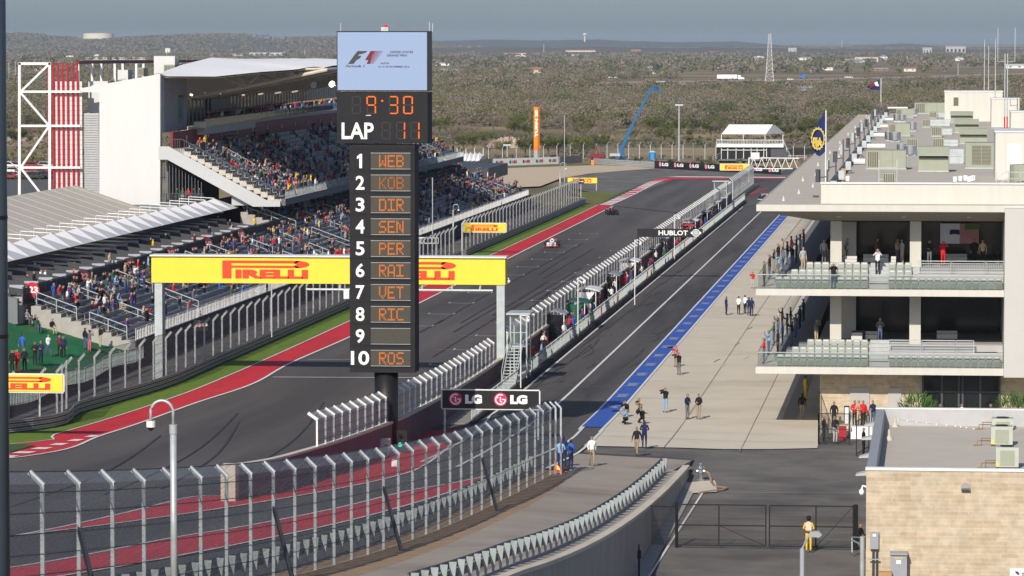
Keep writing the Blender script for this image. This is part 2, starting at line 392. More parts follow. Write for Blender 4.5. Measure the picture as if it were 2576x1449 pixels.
# pit exit road between the track wall and the fence
WALLP = [(-35.6, 196), (-34.6, 202), (-34.2, 211), (-33.8, 221), (-33.5, 233), (-33.3, 243), (-33.3, 262)]
strip('pit_exit_road', [(-52, 100), (-46, 130), (-42, 160), (-38.5, 185), (-36, 196), (-33.9, 221), (-33.4, 240), (-33.3, 262)],
      [(-24.4, 96), (-24.2, 110), (-24, 130), (-23.6, 160), (-23, 200), (-22.5, 225), (-22.4, 240), (-22.4, 262)], ASPH, .012, 90, 8, 'L')
S1T = smooth_line([(-45, 140), (-41, 158), (-39.5, 168.6), (-38.7, 186), (-38.1, 198), (-36.4, 200), (-34.6, 206), (-33.9, 220), (-33.5, 236), (-32.8, 250)])
S1B = smooth_line([(-45, 139.8), (-42.0, 157), (-39.8, 165.9), (-37.4, 176.3), (-34.9, 188.6), (-33.2, 197.4), (-31.5, 206.7), (-30.2, 215.2), (-29.6, 224), (-30.2, 243)])
strip('red_exit_band', S1T, S1B, REDP, .04, 90, 5, 'L'); line('exit_band_line', S1B, .2, WHITEP, .06, 'L'); line('exit_band_edge', S1T[:26], .2, WHITEP, .06, 'L')
S2T = smooth_line([(-37, 118), (-34.0, 141.7), (-32.7, 163.5), (-31.2, 174), (-29.2, 190), (-27.8, 203.7), (-26.3, 210.5), (-24.7, 218.7)])
S2B = smooth_line([(-32, 118), (-29.9, 147), (-28.9, 160), (-27.2, 178.5), (-26.3, 190.0), (-25.4, 202.8), (-24.5, 218)])
strip('red_fence_band', S2T, S2B, REDP, .04, 90, 5, 'L'); line('fence_band_line', S2T, .2, WHITEP, .06, 'L'); line('fence_band_edge', S2B, .2, WHITEP, .06, 'L')
poly('red_pit_wall_corner', [(-33.2, 256), (-30.6, 257), (-30.5, 247), (-33.3, 246)], REDP, .07)
# pit lane
strip('pit_lane', [(-33.4, 240), (-33.3, 262), (-31.3, 264), (-31.3, 820)], [(-22.2, 238), (-22.2, 262), (-22.2, 300), (-22.2, 820)], ASPH2, .02, 120, 5)
strip('pit_fast_lane_join', [(-33.3, 225), (-33.3, 242)], [(-14.9, 228), (-14.9, 242)], ASPH, .008, 10, 8)
strip('paddock_apron', [(-22.2, 247.0), (-22.2, 300), (-22.2, 690)], [(-7.6, 252.3), (-7.8, 300), (-7.8, 690)], CONC, .035, 100, 5)
poly('pit_building_ground', [(-7.8, 262), (30, 262), (30, 690), (-7.8, 690)], CONC, .03, 0)
# painted lines of the pit lane
line('pit_lane_line', smooth_line([(-30.2, 229), (-30.0, 240), (-30.0, 253), (-30.5, 268), (-30.75, 290), (-30.8, 500), (-30.8, 700)], 60), .22, WHITEP, .05)
line('pit_lane_line', [(-27.6, 225), (-27.3, 250), (-27.1, 280), (-27.1, 500), (-27.1, 700)], .2, WHITEP, .05)
line('pit_lane_line', smooth_line([(-24.2, 233), (-23.7, 242), (-23.4, 250.8), (-23.55, 264), (-23.75, 290), (-23.8, 600), (-23.8, 640)], 60), .18, WHITEP, .06)
line('pit_lane_line', smooth_line([(-22.5, 226), (-22.0, 239), (-21.95, 246), (-22.1, 262), (-22.2, 290), (-22.3, 600)], 60), .18, WHITEP, .075)
strip('blue_speed_band', [(-23.7, 262.2), (-23.72, 600)], [(-22.2, 262.4), (-22.25, 600)], BLUEP, .065, 60, 1)
poly('blue_garage_patch', [(-22.2, 600), (-23.7, 600), (-17, 596), (-12, 596), (-12, 602)], BLUEP, .07, 0)
for i, y in enumerate(np.arange(268, 590, 9.4)):      # white lettering blocks on the blue band
    mb = MB(); y = float(y)
    for k in range(4): mb.quad((-23.35, y+.25+k*.55, .085), (-22.7+.12*(k % 2), y+.25+k*.55, .085), (-22.7+.12*(k % 2), y+.55+k*.55, .085), (-23.35, y+.55+k*.55, .085))
    mb.quad((-23.5, y, .085), (-22.5, y, .085), (-22.5, y+.12, .085), (-23.5, y+.12, .085)); mb.quad((-23.5, y+2.5, .085), (-22.5, y+2.5, .085), (-22.5, y+2.62, .085), (-23.5, y+2.62, .085))
    structure(mb, 'pit_lane_marking', mat('faded white print', (.42, .45, .55), .8))
for y in (263, 296, 348, 404, 520, 560): line('pit_lane_cross_line', [(-30.6, y), (-24, y)], .16, mat('faded line', (.17, .165, .16), .85, var=.3), .045, n=10)
# joints of the concrete apron
JO = mat('dark joint', (.24, .21, .175), .9)
for x in (-17.2, -12.4): line('apron_joint', [(x, 248.5), (x, 420), (x, 640)], .05, JO, .062, n=40)
for y in (255.4, 271, 286, 301, 316, 331, 346, 361, 376, 391, 411, 431, 461, 501): line('apron_joint', [(-22.1, y), (-7.9, y+.4)], .07, JO, .062, n=8)
strip('drain_strip', [(-10.6, 271.6), (-10.6, 640)], [(-9.6, 271.8), (-9.6, 640)], mat('paver strip', (.34, .31, .26), .9), .06, 20, 1)
if 0: line('dark_apron_edge', [(-22.2, 246.8), (-14.7, 249.9), (-7.6, 252.2)], .12, JO, .066, n=20)
# scuffs, small painted marks on the apron
for (u, v) in [(1880, 830), (1848, 870), (1810, 925), (1870, 905), (1796, 912)]:
    p = G(u, v); mb = MB(); mb.quad((p[0]-.05, p[1], .075), (p[0]+.05, p[1], .075), (p[0]+.35, p[1]+3, .075), (p[0]+.25, p[1]+3, .075)); structure(mb, 'apron_mark', WHITEP if u % 4 else YELLP)
# grid boxes on the main straight
def grid_box(xr, y, left):
    mb = MB(); z = .05; w_ = .10
    def seg(x0, y0, x1, y1): mb._a([(x0, y0, z), (x1, y0, z), (x1, y1, z), (x0, y1, z)], [(0, 1, 2, 3)])
    seg(xr-2.5, y, xr, y+.16); seg(xr-w_, y, xr, y+1.6); seg(xr-2.5, y, xr-2.5+w_, y+1.6)
    structure(mb, 'grid_box_marking', WHITEP)
    mb = MB(); mb._a([(xr-4.0, y, z), (xr-2.55, y, z), (xr-2.55, y+.16, z), (xr-4.0, y+.16, z)], [(0, 1, 2, 3)]); structure(mb, 'grid_position_line', YELLP)
for i in range(14): grid_box(-46.1, 341.5+16*(i-1) if i else 325.4, True)
for i in range(12): grid_box(-38.3, 330+16*(i-1) if i else 314, False)
line('start_line', [(-51.4, 301.5), (-33.6, 302.5)], .3, WHITEP, .055, n=20)
line('timing_line', [(-50.8, 625), (-33.6, 604)], .3, mat('worn white line', (.4, .4, .38), .8), .055, n=20)
line('timing_line', [(-51.4, 318.5), (-46, 319)], .2, mat('worn white line', (.4, .4, .38), .8), .055, n=20)
SK = mat('rubber streak', (.046, .042, .042), .8, var=.35, scale=.6); random.seed(4)
for k in range(16):
    y = random.uniform(300, 560); x = random.uniform(-47, -38); L_ = random.uniform(25, 90); line('rubber_streak', [(x, y), (x+random.uniform(-.5, .5), y+L_)], random.uniform(.12, .3), SK, .034, n=12)
for k in range(12):
    y = random.uniform(262, 470); x = random.uniform(-30.2, -24.5); L_ = random.uniform(6, 22); line('rubber_streak', smooth_line([(x, y), (x+.35, y+L_*.5), (x+random.uniform(-1, 1.6), y+L_)], 10), .12, SK, .036, n=12)
for k in range(9): x = -30.6+.25*(k % 3)+.12*k; y = 268+k*22; line('rubber_streak', [(x, y), (x+.2, y+26)], .14, SK, .036, n=10)
for k, (a, c) in enumerate([((-41, 205), (-47, 262)), ((-43, 200), (-48.5, 270)), ((-39, 215), (-44, 280)), ((-45.5, 190), (-50, 250))]): line('rubber_streak', smooth_line([a, ((a[0]+c[0])/2+.7, (a[1]+c[1])/2), c], 20), .15, SK, .036, 'L', 30)
# ---- far end of the straight: kerb, runoff, gravel
def P6(x, y): return (1046.4+x/4.8, 335.4+y/4.8)
def PQ(x, y): return (1475.8+x/4.8, 402.5+y/4.8)
def gp(L): return [G(*p)[:2] for p in L]
poly('gravel_trap', gp([P6(700, 395), P6(900, 425), P6(1700, 400), P6(2150, 385), P6(2576, 400), PQ(825, 105), PQ(500, 125), PQ(200, 150), PQ(0, 165), P6(2150, 480), P6(1760, 540), P6(1500, 640), P6(1040, 660)]), GRAVEL, .02, 0)
poly('grass_strip_far', gp([P6(880, 400), P6(1700, 372), P6(2120, 365), P6(2120, 385), P6(1700, 398), P6(900, 428)]), GRASS2, .04, 0)
poly('runoff_asphalt', gp([P6(1740, 545), P6(2150, 490), PQ(0, 170), PQ(500, 128), PQ(825, 108), PQ(2500, 185), PQ(2500, 420), PQ(900, 420), PQ(640, 560), P6(2480, 722), P6(2160, 716), P6(1900, 680)]), ASPH3, .045, 0)
poly('far_track', gp([PQ(270, 552), PQ(640, 390), PQ(1050, 240), PQ(1500, 228), PQ(2500, 228), PQ(2500, 480), PQ(1500, 620), PQ(1100, 640)]), ASPH, .06, 0)
poly('infield_grass', gp([P6(1850, 700), P6(2160, 715), P6(2480, 722), P6(2230, 860), P6(2000, 905), P6(1980, 760)]), GRASS2, .055, 0)
poly('green_painted_runoff', gp([PQ(160, 530), PQ(285, 532), PQ(640, 370), PQ(860, 262), PQ(790, 250), PQ(400, 400)]), GREENP, .07, 0)
# striped kerb
A_ = [Vector(G(*PQ(x, y))) for x, y in [(275, 552), (480, 462), (700, 352), (870, 270), (1040, 240)]]
A_ = [Vector((p[0], p[1])) for p in smooth_line(A_, 64)]
nk = 44
for i in range(nk):
    a = A_[int(i*(len(A_)-1)/nk)]; b = A_[int((i+1)*(len(A_)-1)/nk)]
    a2 = a+Vector((-1.7, 0)); b2 = b+Vector((-1.7, 0)); mb = MB(); mb.quad((a.x, a.y, .09), (b.x, b.y, .09), (b2.x, b2.y, .12), (a2.x, a2.y, .12))
    structure(mb, 'kerb_stripe', REDP if i % 2 else WHITEP)
line('far_edge_line', [(p.x+.15, p.y) for p in A_], .25, WHITEP, .1, n=60)
poly('far_red_band', gp([PQ(790, 252), PQ(860, 232), PQ(1050, 218), PQ(2400, 222), PQ(2400, 232), PQ(1050, 240), PQ(1000, 262)]), REDP, .1, 0)
poly('far_white_band', gp([PQ(960, 210), PQ(1100, 204), PQ(2400, 212), PQ(2400, 222), PQ(1100, 214)]), WHITEP, .11, 0)
poly('pit_entry_red', gp([PQ(1950, 420), PQ(2100, 360), PQ(2200, 350), PQ(2190, 358), PQ(2110, 372), PQ(2010, 420)]), REDP, .1, 0)
# lane between fence and stands, far verge
poly('stand_ground', [(-64, 300), (-64, 640), (-110, 640), (-110, 300)], ASPH3, .01, 0)
# green mound on the left for standing spectators
mb = MB(); nx, ny = 26, 22
def mz(x, y):
    t = (-63.6-x)/12.; t = max(0, min(1.25, t)); e = 1/(1+math.exp(-(y-262)/6))
    return zt(x, y, 'L')*.6+1.0+3.2*t+.25*math.sin(x*.9)*math.cos(y*.35)
for i in range(nx+1):
    for j in range(ny+1):
        x = -63.6-i*.9; y = 246+j*3.0; mb.v.append((x, y, mz(x, y)))
for i in range(nx):
    for j in range(ny):
        o = i*(ny+1)+j; mb.f.append((o, o+1, o+ny+2, o+ny+1)); mb.m.append(0)
structure(mb, 'green_mound', MOUND)
# ================================================================ FENCES, WALLS, SIGNS
WIRE = mesh_mat('near woven wire', (.25, .26, .265), .50)
WIREL = mesh_mat('left woven wire', (.17, .17, .18), .45)
WIREP = mesh_mat('pit wall wire', (.42, .43, .41), .5)
CHAIN = mesh_mat('black chain link', (.02, .02, .02), .30)
def debris_fence(name, label, P, H, arm, wire, postm, base=0., cables=5, pw=.14, arm_h=.33, cat='fence', group=None, cable_r=.014, armw=.15):
    """P: foot points (x,y,z); arm: horizontal vector of the leaning top"""
    root = thing(name, label, cat, P[len(P)//2], 0, group)
    arm = Vector(arm)
    tops = []
    for p in P:
        p = Vector(p); k = p+Vector((0, 0, H)); t = k+arm+Vector((0, 0, arm_h)); tops.append((p, k, t))
    for p, k, t in tops[:100]:
        b = MB().bar(p+Vector((0, 0, base)), k+Vector((0, 0, .03)), pw, pw*1.1); b.bar(k-(t-k).normalized()*.05, t, armw, armw*1.1)
        b.build('post', postm, root)
    m = MB()
    for (p, k, t), (p2, k2, t2) in zip(tops, tops[1:]):
        z = Vector((0, 0, base+.05)); m.quad(p+z, p2+z, k2, k); m.quad(k, k2, t2, t)
    m.build('wire_mesh', wire, root, fix=False)
    for c in range(cables):
        f = (c+.6)/(cables); b = MB(); b.tube([p+Vector((arm.x*-.12, 0, base+(H-base)*f)) for p, k, t in tops], cable_r, 4); b.build('cable', STEELD, root)
    b = MB(); b.tube([t for p, k, t in tops], cable_r*1.3, 4); b.build('cable', STEELD, root)
    return root, tops
# near debris fence
POSTG = mat('grey fence post', (.40, .44, .445), .5, .3, var=.18, scale=1.2)
FPOS = []
y = 221.5
while y > 94:
    x = float(np.interp(y, [96, 144, 171, 221.5], [-23.6, -22.5, -22.1, -21.8])); FPOS.append((x, y, zt(x, y, 'L'))); y -= 4.0
root, tops = debris_fence('debris_fence', 'tall near debris fence with leaning steel posts beside the dusty service road', FPOS, 3.82, (-.34, 0, 0), WIRE, POSTG, cables=7, pw=.105, armw=.125)
for i in (8, 16, 22, 29):
    p, k, t = tops[i]; b = MB().bar(p+Vector((0, 0, 2.6)), (p.x+.9, p.y-1.2, zt(p.x+.9, p.y-1.2, 'L')), .12, .12); b.build('brace', STEELD, root)
p, k, t = tops[0]
b = MB()
for dx in (.25, .55): b.bar((p.x+dx, p.y+.6, p.z), (p.x+dx, p.y+.6, p.z+3.8), .1); b.bar((p.x+dx, p.y+.6, p.z+3.8), (p.x+dx-.34, p.y+.6, p.z+4.15), .1)
b.build('end_post', GALV, root)
# soil strip and service road
strip('soil_strip', [(p[0]-1.2, p[1]) for p in FPOS[::-1]]+[(-22.6, 225)], [(-20.2, 94), (-20.0, 150), (-19.9, 190), (-20.3, 215), (-20.8, 226)], SOIL, .03, 80, 4, 'L')
strip('service_road', [(-20.5, 94), (-20.2, 150), (-20.1, 190), (-20.5, 215), (-21.2, 227), (-22.5, 240)], [(-16.0, 94), (-16.0, 150), (-16, 200), (-15.8, 226), (-14.9, 240)], BEIGE, .05, 80, 5, 'L')
strip('concrete_shoulder', [(-16.2, 94), (-16.2, 180), (-15.7, 231)], [(-15.0, 94), (-15.0, 180), (-15.0, 231)], CONCW, .07, 60, 2, 'L')
# retaining wall with its curved cap
root = thing('retaining_wall', 'long concrete retaining wall dropping from the service road to the lower yard road', 'wall', (-14.8, 180, 0))
mb = MB(); ys = list(np.arange(94, 234.1, 3.5))
for a, b in zip(ys, ys[1:]):
    za, zb = zt(-15, a, 'L'), zt(-15, b, 'L')
    mb._a([(-15.0, a, -.2), (-14.7, a, -.2), (-14.7, b, -.2), (-15.0, b, -.2), (-15.0, a, za+.05), (-14.7, a, za+.05), (-14.7, b, zb+.05), (-15.0, b, zb+.05)], [(0, 1, 5, 4), (1, 2, 6, 5), (2, 3, 7, 6), (3, 0, 4, 7), (4, 5, 6, 7)])
mb.build('wall_face', CONCW, root)
mb = MB()
for a, b in zip(ys, ys[1:]):
    za, zb = zt(-15, a, 'L')+.05, zt(-15, b, 'L')+.05
    mb._a([(-15.06, a, za), (-14.64, a, za), (-14.64, b, zb), (-15.06, b, zb), (-15.06, a, za+.16), (-14.64, a, za+.16), (-14.64, b, zb+.16), (-15.06, b, zb+.16)], [(0, 1, 5, 4), (1, 2, 6, 5), (2, 3, 7, 6), (3, 0, 4, 7), (4, 5, 6, 7), (3, 2, 1, 0)])
mb.build('wall_cap', CONC, root)
# guardrails
def guardrail(name, label, f, y0, y1, dy, h, face, plate=True, group=None, stuff_from=None):
    root = thing(name, label, 'guardrail', (f(y0), y0, zt(f(y0), y0, 'L')), 0, group)
    ys = list(np.arange(y0, y1, dy)); n = 0
    for r_ in range(2):
        b = MB(); zr = h-.12-.34*r_
        pts = [Vector((f(y)+face*.16, y, zt(f(y), y, 'L')+zr)) for y in ys]
        for p, q in zip(pts, pts[1:]):
            for dz in (-.09, .0, .09):
                b.bar(p+Vector((face*(.05 if dz else 0), 0, dz)), q+Vector((face*(.05 if dz else 0), 0, dz)), .05, .085)
        b.build('rail', STEELD, root)  # galvanised rails in shade: the darkness is in the steel colour
    for y in ys[:100]:
        x = f(y); z = zt(x, y, 'L'); b = MB()
        if plate:       # wedge shaped spacer: wide at the top, pointed at the foot
            b._a([(x-.125, y, z+h), (x+.125, y, z+h), (x+.03, y, z+.05), (x-.03, y, z+.05), (x-.125, y+.12, z+h), (x+.125, y+.12, z+h), (x+.03, y+.12, z+.05), (x-.03, y+.12, z+.05)], [(0, 1, 2, 3), (7, 6, 5, 4), (0, 4, 5, 1), (1, 5, 6, 2), (2, 6, 7, 3), (3, 7, 4, 0)])
        else: b.box(x-.06, x+.06, y-.05, y+.05, z, z+h)
        b.build('post', mat('dull galvanised', (.31, .35, .35), .5, .2, var=.2), root)
    return root
guardrail('guardrail', 'steel guardrail with wedge posts along the edge above the retaining wall', lambda y: -15.75+0*y, 118, 229, 2.35, .95, -1)
guardrail('guardrail', 'steel guardrail with wedge posts standing just behind the near debris fence', lambda y: float(np.interp(y, [96, 144, 171, 221.5], [-23.6, -22.5, -22.1, -21.8]))-1.15, 112, 224, 2.0, .95, -1)
# track wall with slatted fence: near curve plus the long straight part
WPTS = smooth_line(WALLP, 24)
WPTS = WPTS+[(-33.3, y) for y in np.arange(268, 640, 4.)]
root = thing('pit_wall', 'concrete pit wall separating the main straight from the pit lane', 'wall', (-33.3, 262, 0))
def wall_run(P, z0, z1, w_, m, nm, parent, follow=True):
    mb = MB()
    for a, b in zip(P, P[1:]):
        za = zt(*a, 'L') if follow else 0; zb = zt(*b, 'L') if follow else 0
        d = (Vector(b)-Vector(a)).normalized(); q = Vector((-d.y, d.x))*w_/2
        A = Vector(a); B = Vector(b)
        mb._a([(*(A+q), za+z0), (*(A-q), za+z0), (*(B-q), zb+z0), (*(B+q), zb+z0), (*(A+q), za+z1), (*(A-q), za+z1), (*(B-q), zb+z1), (*(B+q), zb+z1)], [(0, 1, 5, 4), (1, 2, 6, 5), (2, 3, 7, 6), (3, 0, 4, 7), (4, 5, 6, 7)])
    return mb.build(nm, m, parent)
wall_run(WPTS, -.2, 1.72, .3, mat('maroon tinted concrete', (.17, .105, .115), .9, var=.1), 'wall_face', root)
wall_run(WPTS, 1.722, 1.85, .42, CONC, 'wall_cap', root)
mb = MB().box(-35.95, -35.2, 195.2, 196.2, 2.4, zt(-35.6, 196, 'L')+1.9); mb.build('end_block', CONC, root)
PF = [(-33.3+(.0), y, zt(-33.3, y, 'L')+1.85) for y in np.arange(214, 300, 2.6)]
root, tp = debris_fence('slatted_fence', 'pale slatted catch fence along the near part of the pit wall', [(float(np.interp(y, [214, 233, 262], [-34.0, -33.5, -33.3])), y, zt(-33.5, y, 'L')+1.85) for y in np.arange(214, 296, 2.6)], 1.5, (-.5, 0, 0), WIREP, WHITE, cables=3, pw=.1, arm_h=.35, group='catch fences on the pit wall')
PF2 = [(-33.3, y, 1.85) for y in np.arange(304, 640, 3.4)]
root, tp2 = debris_fence('slatted_fence', 'long pale slatted catch fence on the pit wall behind the team stands', PF2, 1.6, (-.5, 0, 0), WIREP, WHITE, cables=3, pw=.09, arm_h=.35, group='catch fences on the pit wall')
PF3 = [(-33.3, y, .5) for y in np.arange(642, 716, 4.)]
root, tp3 = debris_fence('debris_fence', 'tall grey debris fence at the far end of the pit wall by the pit entry', PF3, 3.0, (-.5, 0, 0), WIREL, GALV, cables=3, pw=.14, arm_h=.5)
# left debris fence on its barrier
LFP = [V for V in V_L]
def left_fence(name, label, y0, y1, step, H=3.55):
    P = []; ysl = [p[1] for p in V_L]; xsl = [p[0] for p in V_L]
    for y in np.arange(y0, y1, step):
        x = float(np.interp(y, ysl, xsl))-.75; P.append((x, y, zt(x, y, 'L')))
    return debris_fence(name, label, P, H, (.42, 0, 0), WIREL, GALV, base=0, cables=5, pw=.13, arm_h=.5, cable_r=.012)
left_fence('debris_fence', 'debris fence along the outside of the straight below the green mound and benches', 228, 470, 3.9)
left_fence('debris_fence', 'debris fence along the straight beyond the gap, ending by the infield grass', 478, 632, 4.0, 3.9)
def barrier(name, label, y0, y1, extra=[]):
    root = thing(name, label, 'barrier', (-57.5, y0, 0))
    ysl = [p[1] for p in V_L]; xsl = [p[0] for p in V_L]
    pts = [(float(np.interp(y, ysl, xsl)), float(y)) for y in np.arange(y0, y1, 3)]+extra
    for k in range(3):
        b = MB()
        for p, q in zip(pts, pts[1:]):
            za, zb = zt(*p, 'L'), zt(*q, 'L')
            for j in range(2): b.bar((p[0]-.02, p[1], za+.17+.3*k+.12*j), (q[0]-.02, q[1], zb+.17+.3*k+.12*j), .06, .075)
        b.build('rail', GALV, root)
    b = MB()
    for p, q in zip(pts, pts[1:]):
        za, zb = zt(*p, 'L'), zt(*q, 'L'); b.bar((p[0]-.24, p[1], za+.42), (q[0]-.24, q[1], zb+.42), .3, .84)
    b.build('backing', mat('barrier backing', (.12, .10, .095), .9, var=.3, scale=1.2), root)
barrier('crash_barrier', 'triple rail crash barrier in front of the left debris fence nearer the camera', 226, 474)
barrier('crash_barrier', 'triple rail crash barrier beyond the gap with a rounded far end', 476, 630, [(-56.4, 632), (-56.8, 635), (-58, 637), (-60, 637)])

# ---------------------------------------------------------------- logo builders (flat letters on real sign faces)
def pirelli(x0, x1, z0, z1, y, parent):
    W = x1-x0; Hh = z1-z0; b = MB()
    def pz(pts): 
        n = len(b.v); b.v += [(x0+p[0]*W, y, z0+p[1]*Hh) for p in pts]; b.f.append(tuple(range(n, n+len(pts)))); b.m.append(0)
    pz([(0, 0), (.105, 0), (.105, .62), (.105, 1), (0, 1)])                 # stem
    pz([(.105, .86), (.85, .86), (.90, 1), (.105, 1)])                      # long top bar
    pz([(.105, .60), (.90, .60), (.85, .72), (.105, .72)])
    arc = [(.85+.15*math.cos(t), .80+.20*math.sin(t)) for t in np.linspace(-math.pi/2, math.pi/2, 12)]
    pz([(.85, .6)]+arc+[(.85, 1), (.82, .86), (.86, .79), (.82, .72)])
    b.build('lettering', YELR, parent, fix=False)
    txt('IRELLI', x0+.15*W, x0+.985*W, z0+.0*Hh, z0+.5*Hh, y, YELR, parent, bold=.06)
def lg(x0, x1, z0, z1, y, parent):
    h = z1-z0; cx = x0+h/2; cz = (z0+z1)/2; b = MB(); n = 20
    b.v += [(cx+h/2*math.cos(2*math.pi*k/n), y, cz+h/2*math.sin(2*math.pi*k/n)) for k in range(n)]; b.f.append(tuple(range(n))); b.m.append(0)
    b.build('round_logo', LGRED, parent, fix=False)
    b = MB(); r = h*.36; t_ = h*.045
    A = np.linspace(math.radians(60), math.radians(360), 16)
    for a, c in zip(A, A[1:]):
        b.quad((cx+(r-t_)*math.cos(a), y-.015, cz+(r-t_)*math.sin(a)), (cx+(r+t_)*math.cos(a), y-.015, cz+(r+t_)*math.sin(a)), (cx+(r+t_)*math.cos(c), y-.015, cz+(r+t_)*math.sin(c)), (cx+(r-t_)*math.cos(c), y-.015, cz+(r-t_)*math.sin(c)))
    def q(a0, a1, c0, c1): b.quad((cx+a0*h, y-.015, cz+c0*h), (cx+a1*h, y-.015, cz+c0*h), (cx+a1*h, y-.015, cz+c1*h), (cx+a0*h, y-.015, cz+c1*h))
    q(.1, .38, -.04, .04); q(-.05, .03, -.16, .2); q(-.05, .12, -.2, -.13); q(-.24, -.15, .1, .18)
    b.build('logo_marks', LTXT, parent, fix=False)
    txt('LG', x0+h*1.22, x1, z0+h*.16, z0+h*.84, y, LTXT, parent, bold=.07)

# ---------------------------------------------------------------- scoreboard tower
Y0 = 238.
def bx(mb, u0, u1, v0, v1, y0, y1, mi=0):
    a = AY(u0, v0, y0); b = AY(u1, v1, y0); return mb.box(a[0], b[0], y0, y1, b[2], a[2], mi)
tw = thing('scoreboard_tower', 'tall black scoreboard tower with bright screen, lap counter and ten names', 'scoreboard', (-33.8, 239.5, 0))
b = MB(); bx(b, 847, 1076, 78, 229, Y0, Y0+2.1); b.build('screen_cabinet', BLACK, tw)
b = MB(); bx(b, 847, 1076, 232, 361, Y0, Y0+2.1); b.build('clock_cabinet', BLACKM, tw)
b = MB(); bx(b, 879, 1044, 364, 938, Y0, Y0+1.9)
for v in range(376, 930, 55): bx(b, 878.4, 1044.6, v-2.2, v-.6, Y0-.03, Y0+1.9)
b.build('names_cabinet', BLACKM, tw)
SCR = mat('lit screen', (.40, .50, .71), .6, var=0, emis=1.0, spec=.05)
b = MB(); bx(b, 849, 1074, 81, 227, Y0-.03, Y0-.005); scr = b.build('screen', SCR, tw)
INK = mat('screen ink', (.05, .045, .05), .5, var=0); RDS = mat('screen red', (.65, .03, .08), .5, var=0, emis=.25)
ys_ = Y0-.045
def zx(u, v): p = AY(u, v, Y0); return p[0], p[2]
def S(x, y): return zx(1240*.67083+x/3.6*1.0, 100*.67083+y/3.6)   # zoom of the board (scale 3.6)
def flat(pts, m, nm, parent, yy=ys_):
    mb = MB(); mb.v = [(p[0], yy, p[1]) for p in pts]; mb.f = [tuple(range(len(pts)))]; mb.m = [0]; return mb.build(nm, m, parent, fix=False)
flat([S(*p) for p in [(157, 338), (215, 258), (245, 220), (335, 220), (318, 236), (290, 246), (262, 250), (250, 264), (283, 264), (262, 290), (235, 304), (208, 338)]], INK, 'logo_letter', tw)
flat([S(*p) for p in [(362, 220), (400, 220), (376, 262), (352, 338), (325, 338), (343, 304), (312, 304)]], RDS, 'logo_numeral', tw)
mb = MB()
for k in range(13):
    yy = 220+k*9.2; x0_ = 398-(k*4.6); L = (85-k*2.6)
    pp = [S(x0_, yy), S(x0_+L, yy+.5), S(x0_+L*.9, yy+3.2), S(x0_-3, yy+7)]; n = len(mb.v); mb.v += [(p[0], ys_, p[1]) for p in pp]; mb.f.append((n, n+1, n+2, n+3)); mb.m.append(0)
mb.build('logo_speed_lines', RDS, tw, fix=False)
def stx(s, X0, X1, Yt, Yb, m=INK, bold=.02, shear=0., y=ys_):
    a = S(X0, Yb); c = S(X1, Yt); return txt(s, a[0], c[0], a[1], c[1], y, m, tw, bold=bold, shear=shear)
stx('Formula 1', 133, 312, 346, 368, shear=.4, bold=.03); stx('UNITED STATES', 537, 748, 220, 241, shear=.1, bold=.03); stx('GRAND PRIX', 509, 698, 250, 271, shear=.1, bold=.03)
stx('AUSTIN', 451, 530, 324, 340, bold=.03); stx('16-17-18 NOVEMBER 2012', 433, 714, 354, 371, bold=.03)
LED = mat('orange led', (1, .17, .01), .5, var=0, emis=1.1); LEDO = mat('unlit led segment', (.028, .026, .024), .6, var=0)
SEG = {'0': 'abcdef', '1': 'bc', '3': 'abgcd', '9': 'abfgc', '8': 'abcdefg'}
def seven(ch, X0, X1, Yt, Yb, lit=True, side=''):
    w_ = (X1-X0); h_ = Yb-Yt; t = w_*.16
    boxes = {'a': (0, 0, 1, 0), 'g': (0, .5, 1, .5), 'd': (0, 1, 1, 1), 'f': (0, 0, 0, .5), 'b': (1, 0, 1, .5), 'e': (0, .5, 0, 1), 'c': (1, .5, 1, 1)}
    for pas, m, yy in ((0, LEDO, Y0-.02), (1, LED, Y0-.04)):
        mb = MB()
        for k, (xa, ya, xb, yb) in boxes.items():
            if pas == 0 and (k in SEG.get(ch, '')): continue
            if pas == 1 and k not in SEG.get(ch, ''): continue
            if ya == yb: p = [S(X0+t*.9, Yt+h_*ya-t*.45+(t*.45 if ya == 0 else -t*.45 if ya == 1 else 0)), S(X1-t*.9, Yt+h_*ya+t*.45+(t*.45 if ya == 0 else -t*.45 if ya == 1 else 0))]
            else: xx = X0+w_*xa+(t*.45 if xa == 0 else -t*.45); p = [S(xx-t*.45, Yt+h_*ya+t*.6), S(xx+t*.45, Yt+h_*yb-t*.6)]
            mb.quad((p[0][0], yy, p[0][1]), (p[1][0], yy, p[0][1]), (p[1][0], yy, p[1][1]), (p[0][0], yy, p[1][1]))
        if mb.f: mb.build('digit', m, tw, fix=False)
seven('', 192, 275, 628, 792); seven('9', 325, 412, 628, 792); seven('3', 527, 612, 628, 792); seven('0', 657, 746, 628, 792)
a = S(468, 672); mb = MB(); mb.v = [(a[0]+.07*math.cos(t), Y0-.04, a[1]+.07*math.sin(t)) for t in np.linspace(0, 6.0, 10)]; mb.f = [tuple(range(10))]; mb.m = [0]; mb.build('colon', LED, tw, fix=False)
seven('', 460, 545, 862, 1022); seven('1', 592, 676, 862, 1022); seven('1', 722, 806, 862, 1022)
stx('LAP', 100, 390, 868, 1018, LTXT, bold=.022, y=Y0-.03)
b = MB(); p = S(320, 800); q = S(365, 806); b.box(p[0], q[0], Y0-.04, Y0-.01, p[1], q[1]); b.build('label_strip', WHITE, tw)
PANEL = mat('dot matrix panel', (.055, .052, .04), .6, var=.25, scale=30)
AMB = mat('amber led', (1, .24, .02), .5, var=0, emis=.8); AMB2 = mat('dim amber led', (.8, .2, .02), .5, var=0, emis=.6)
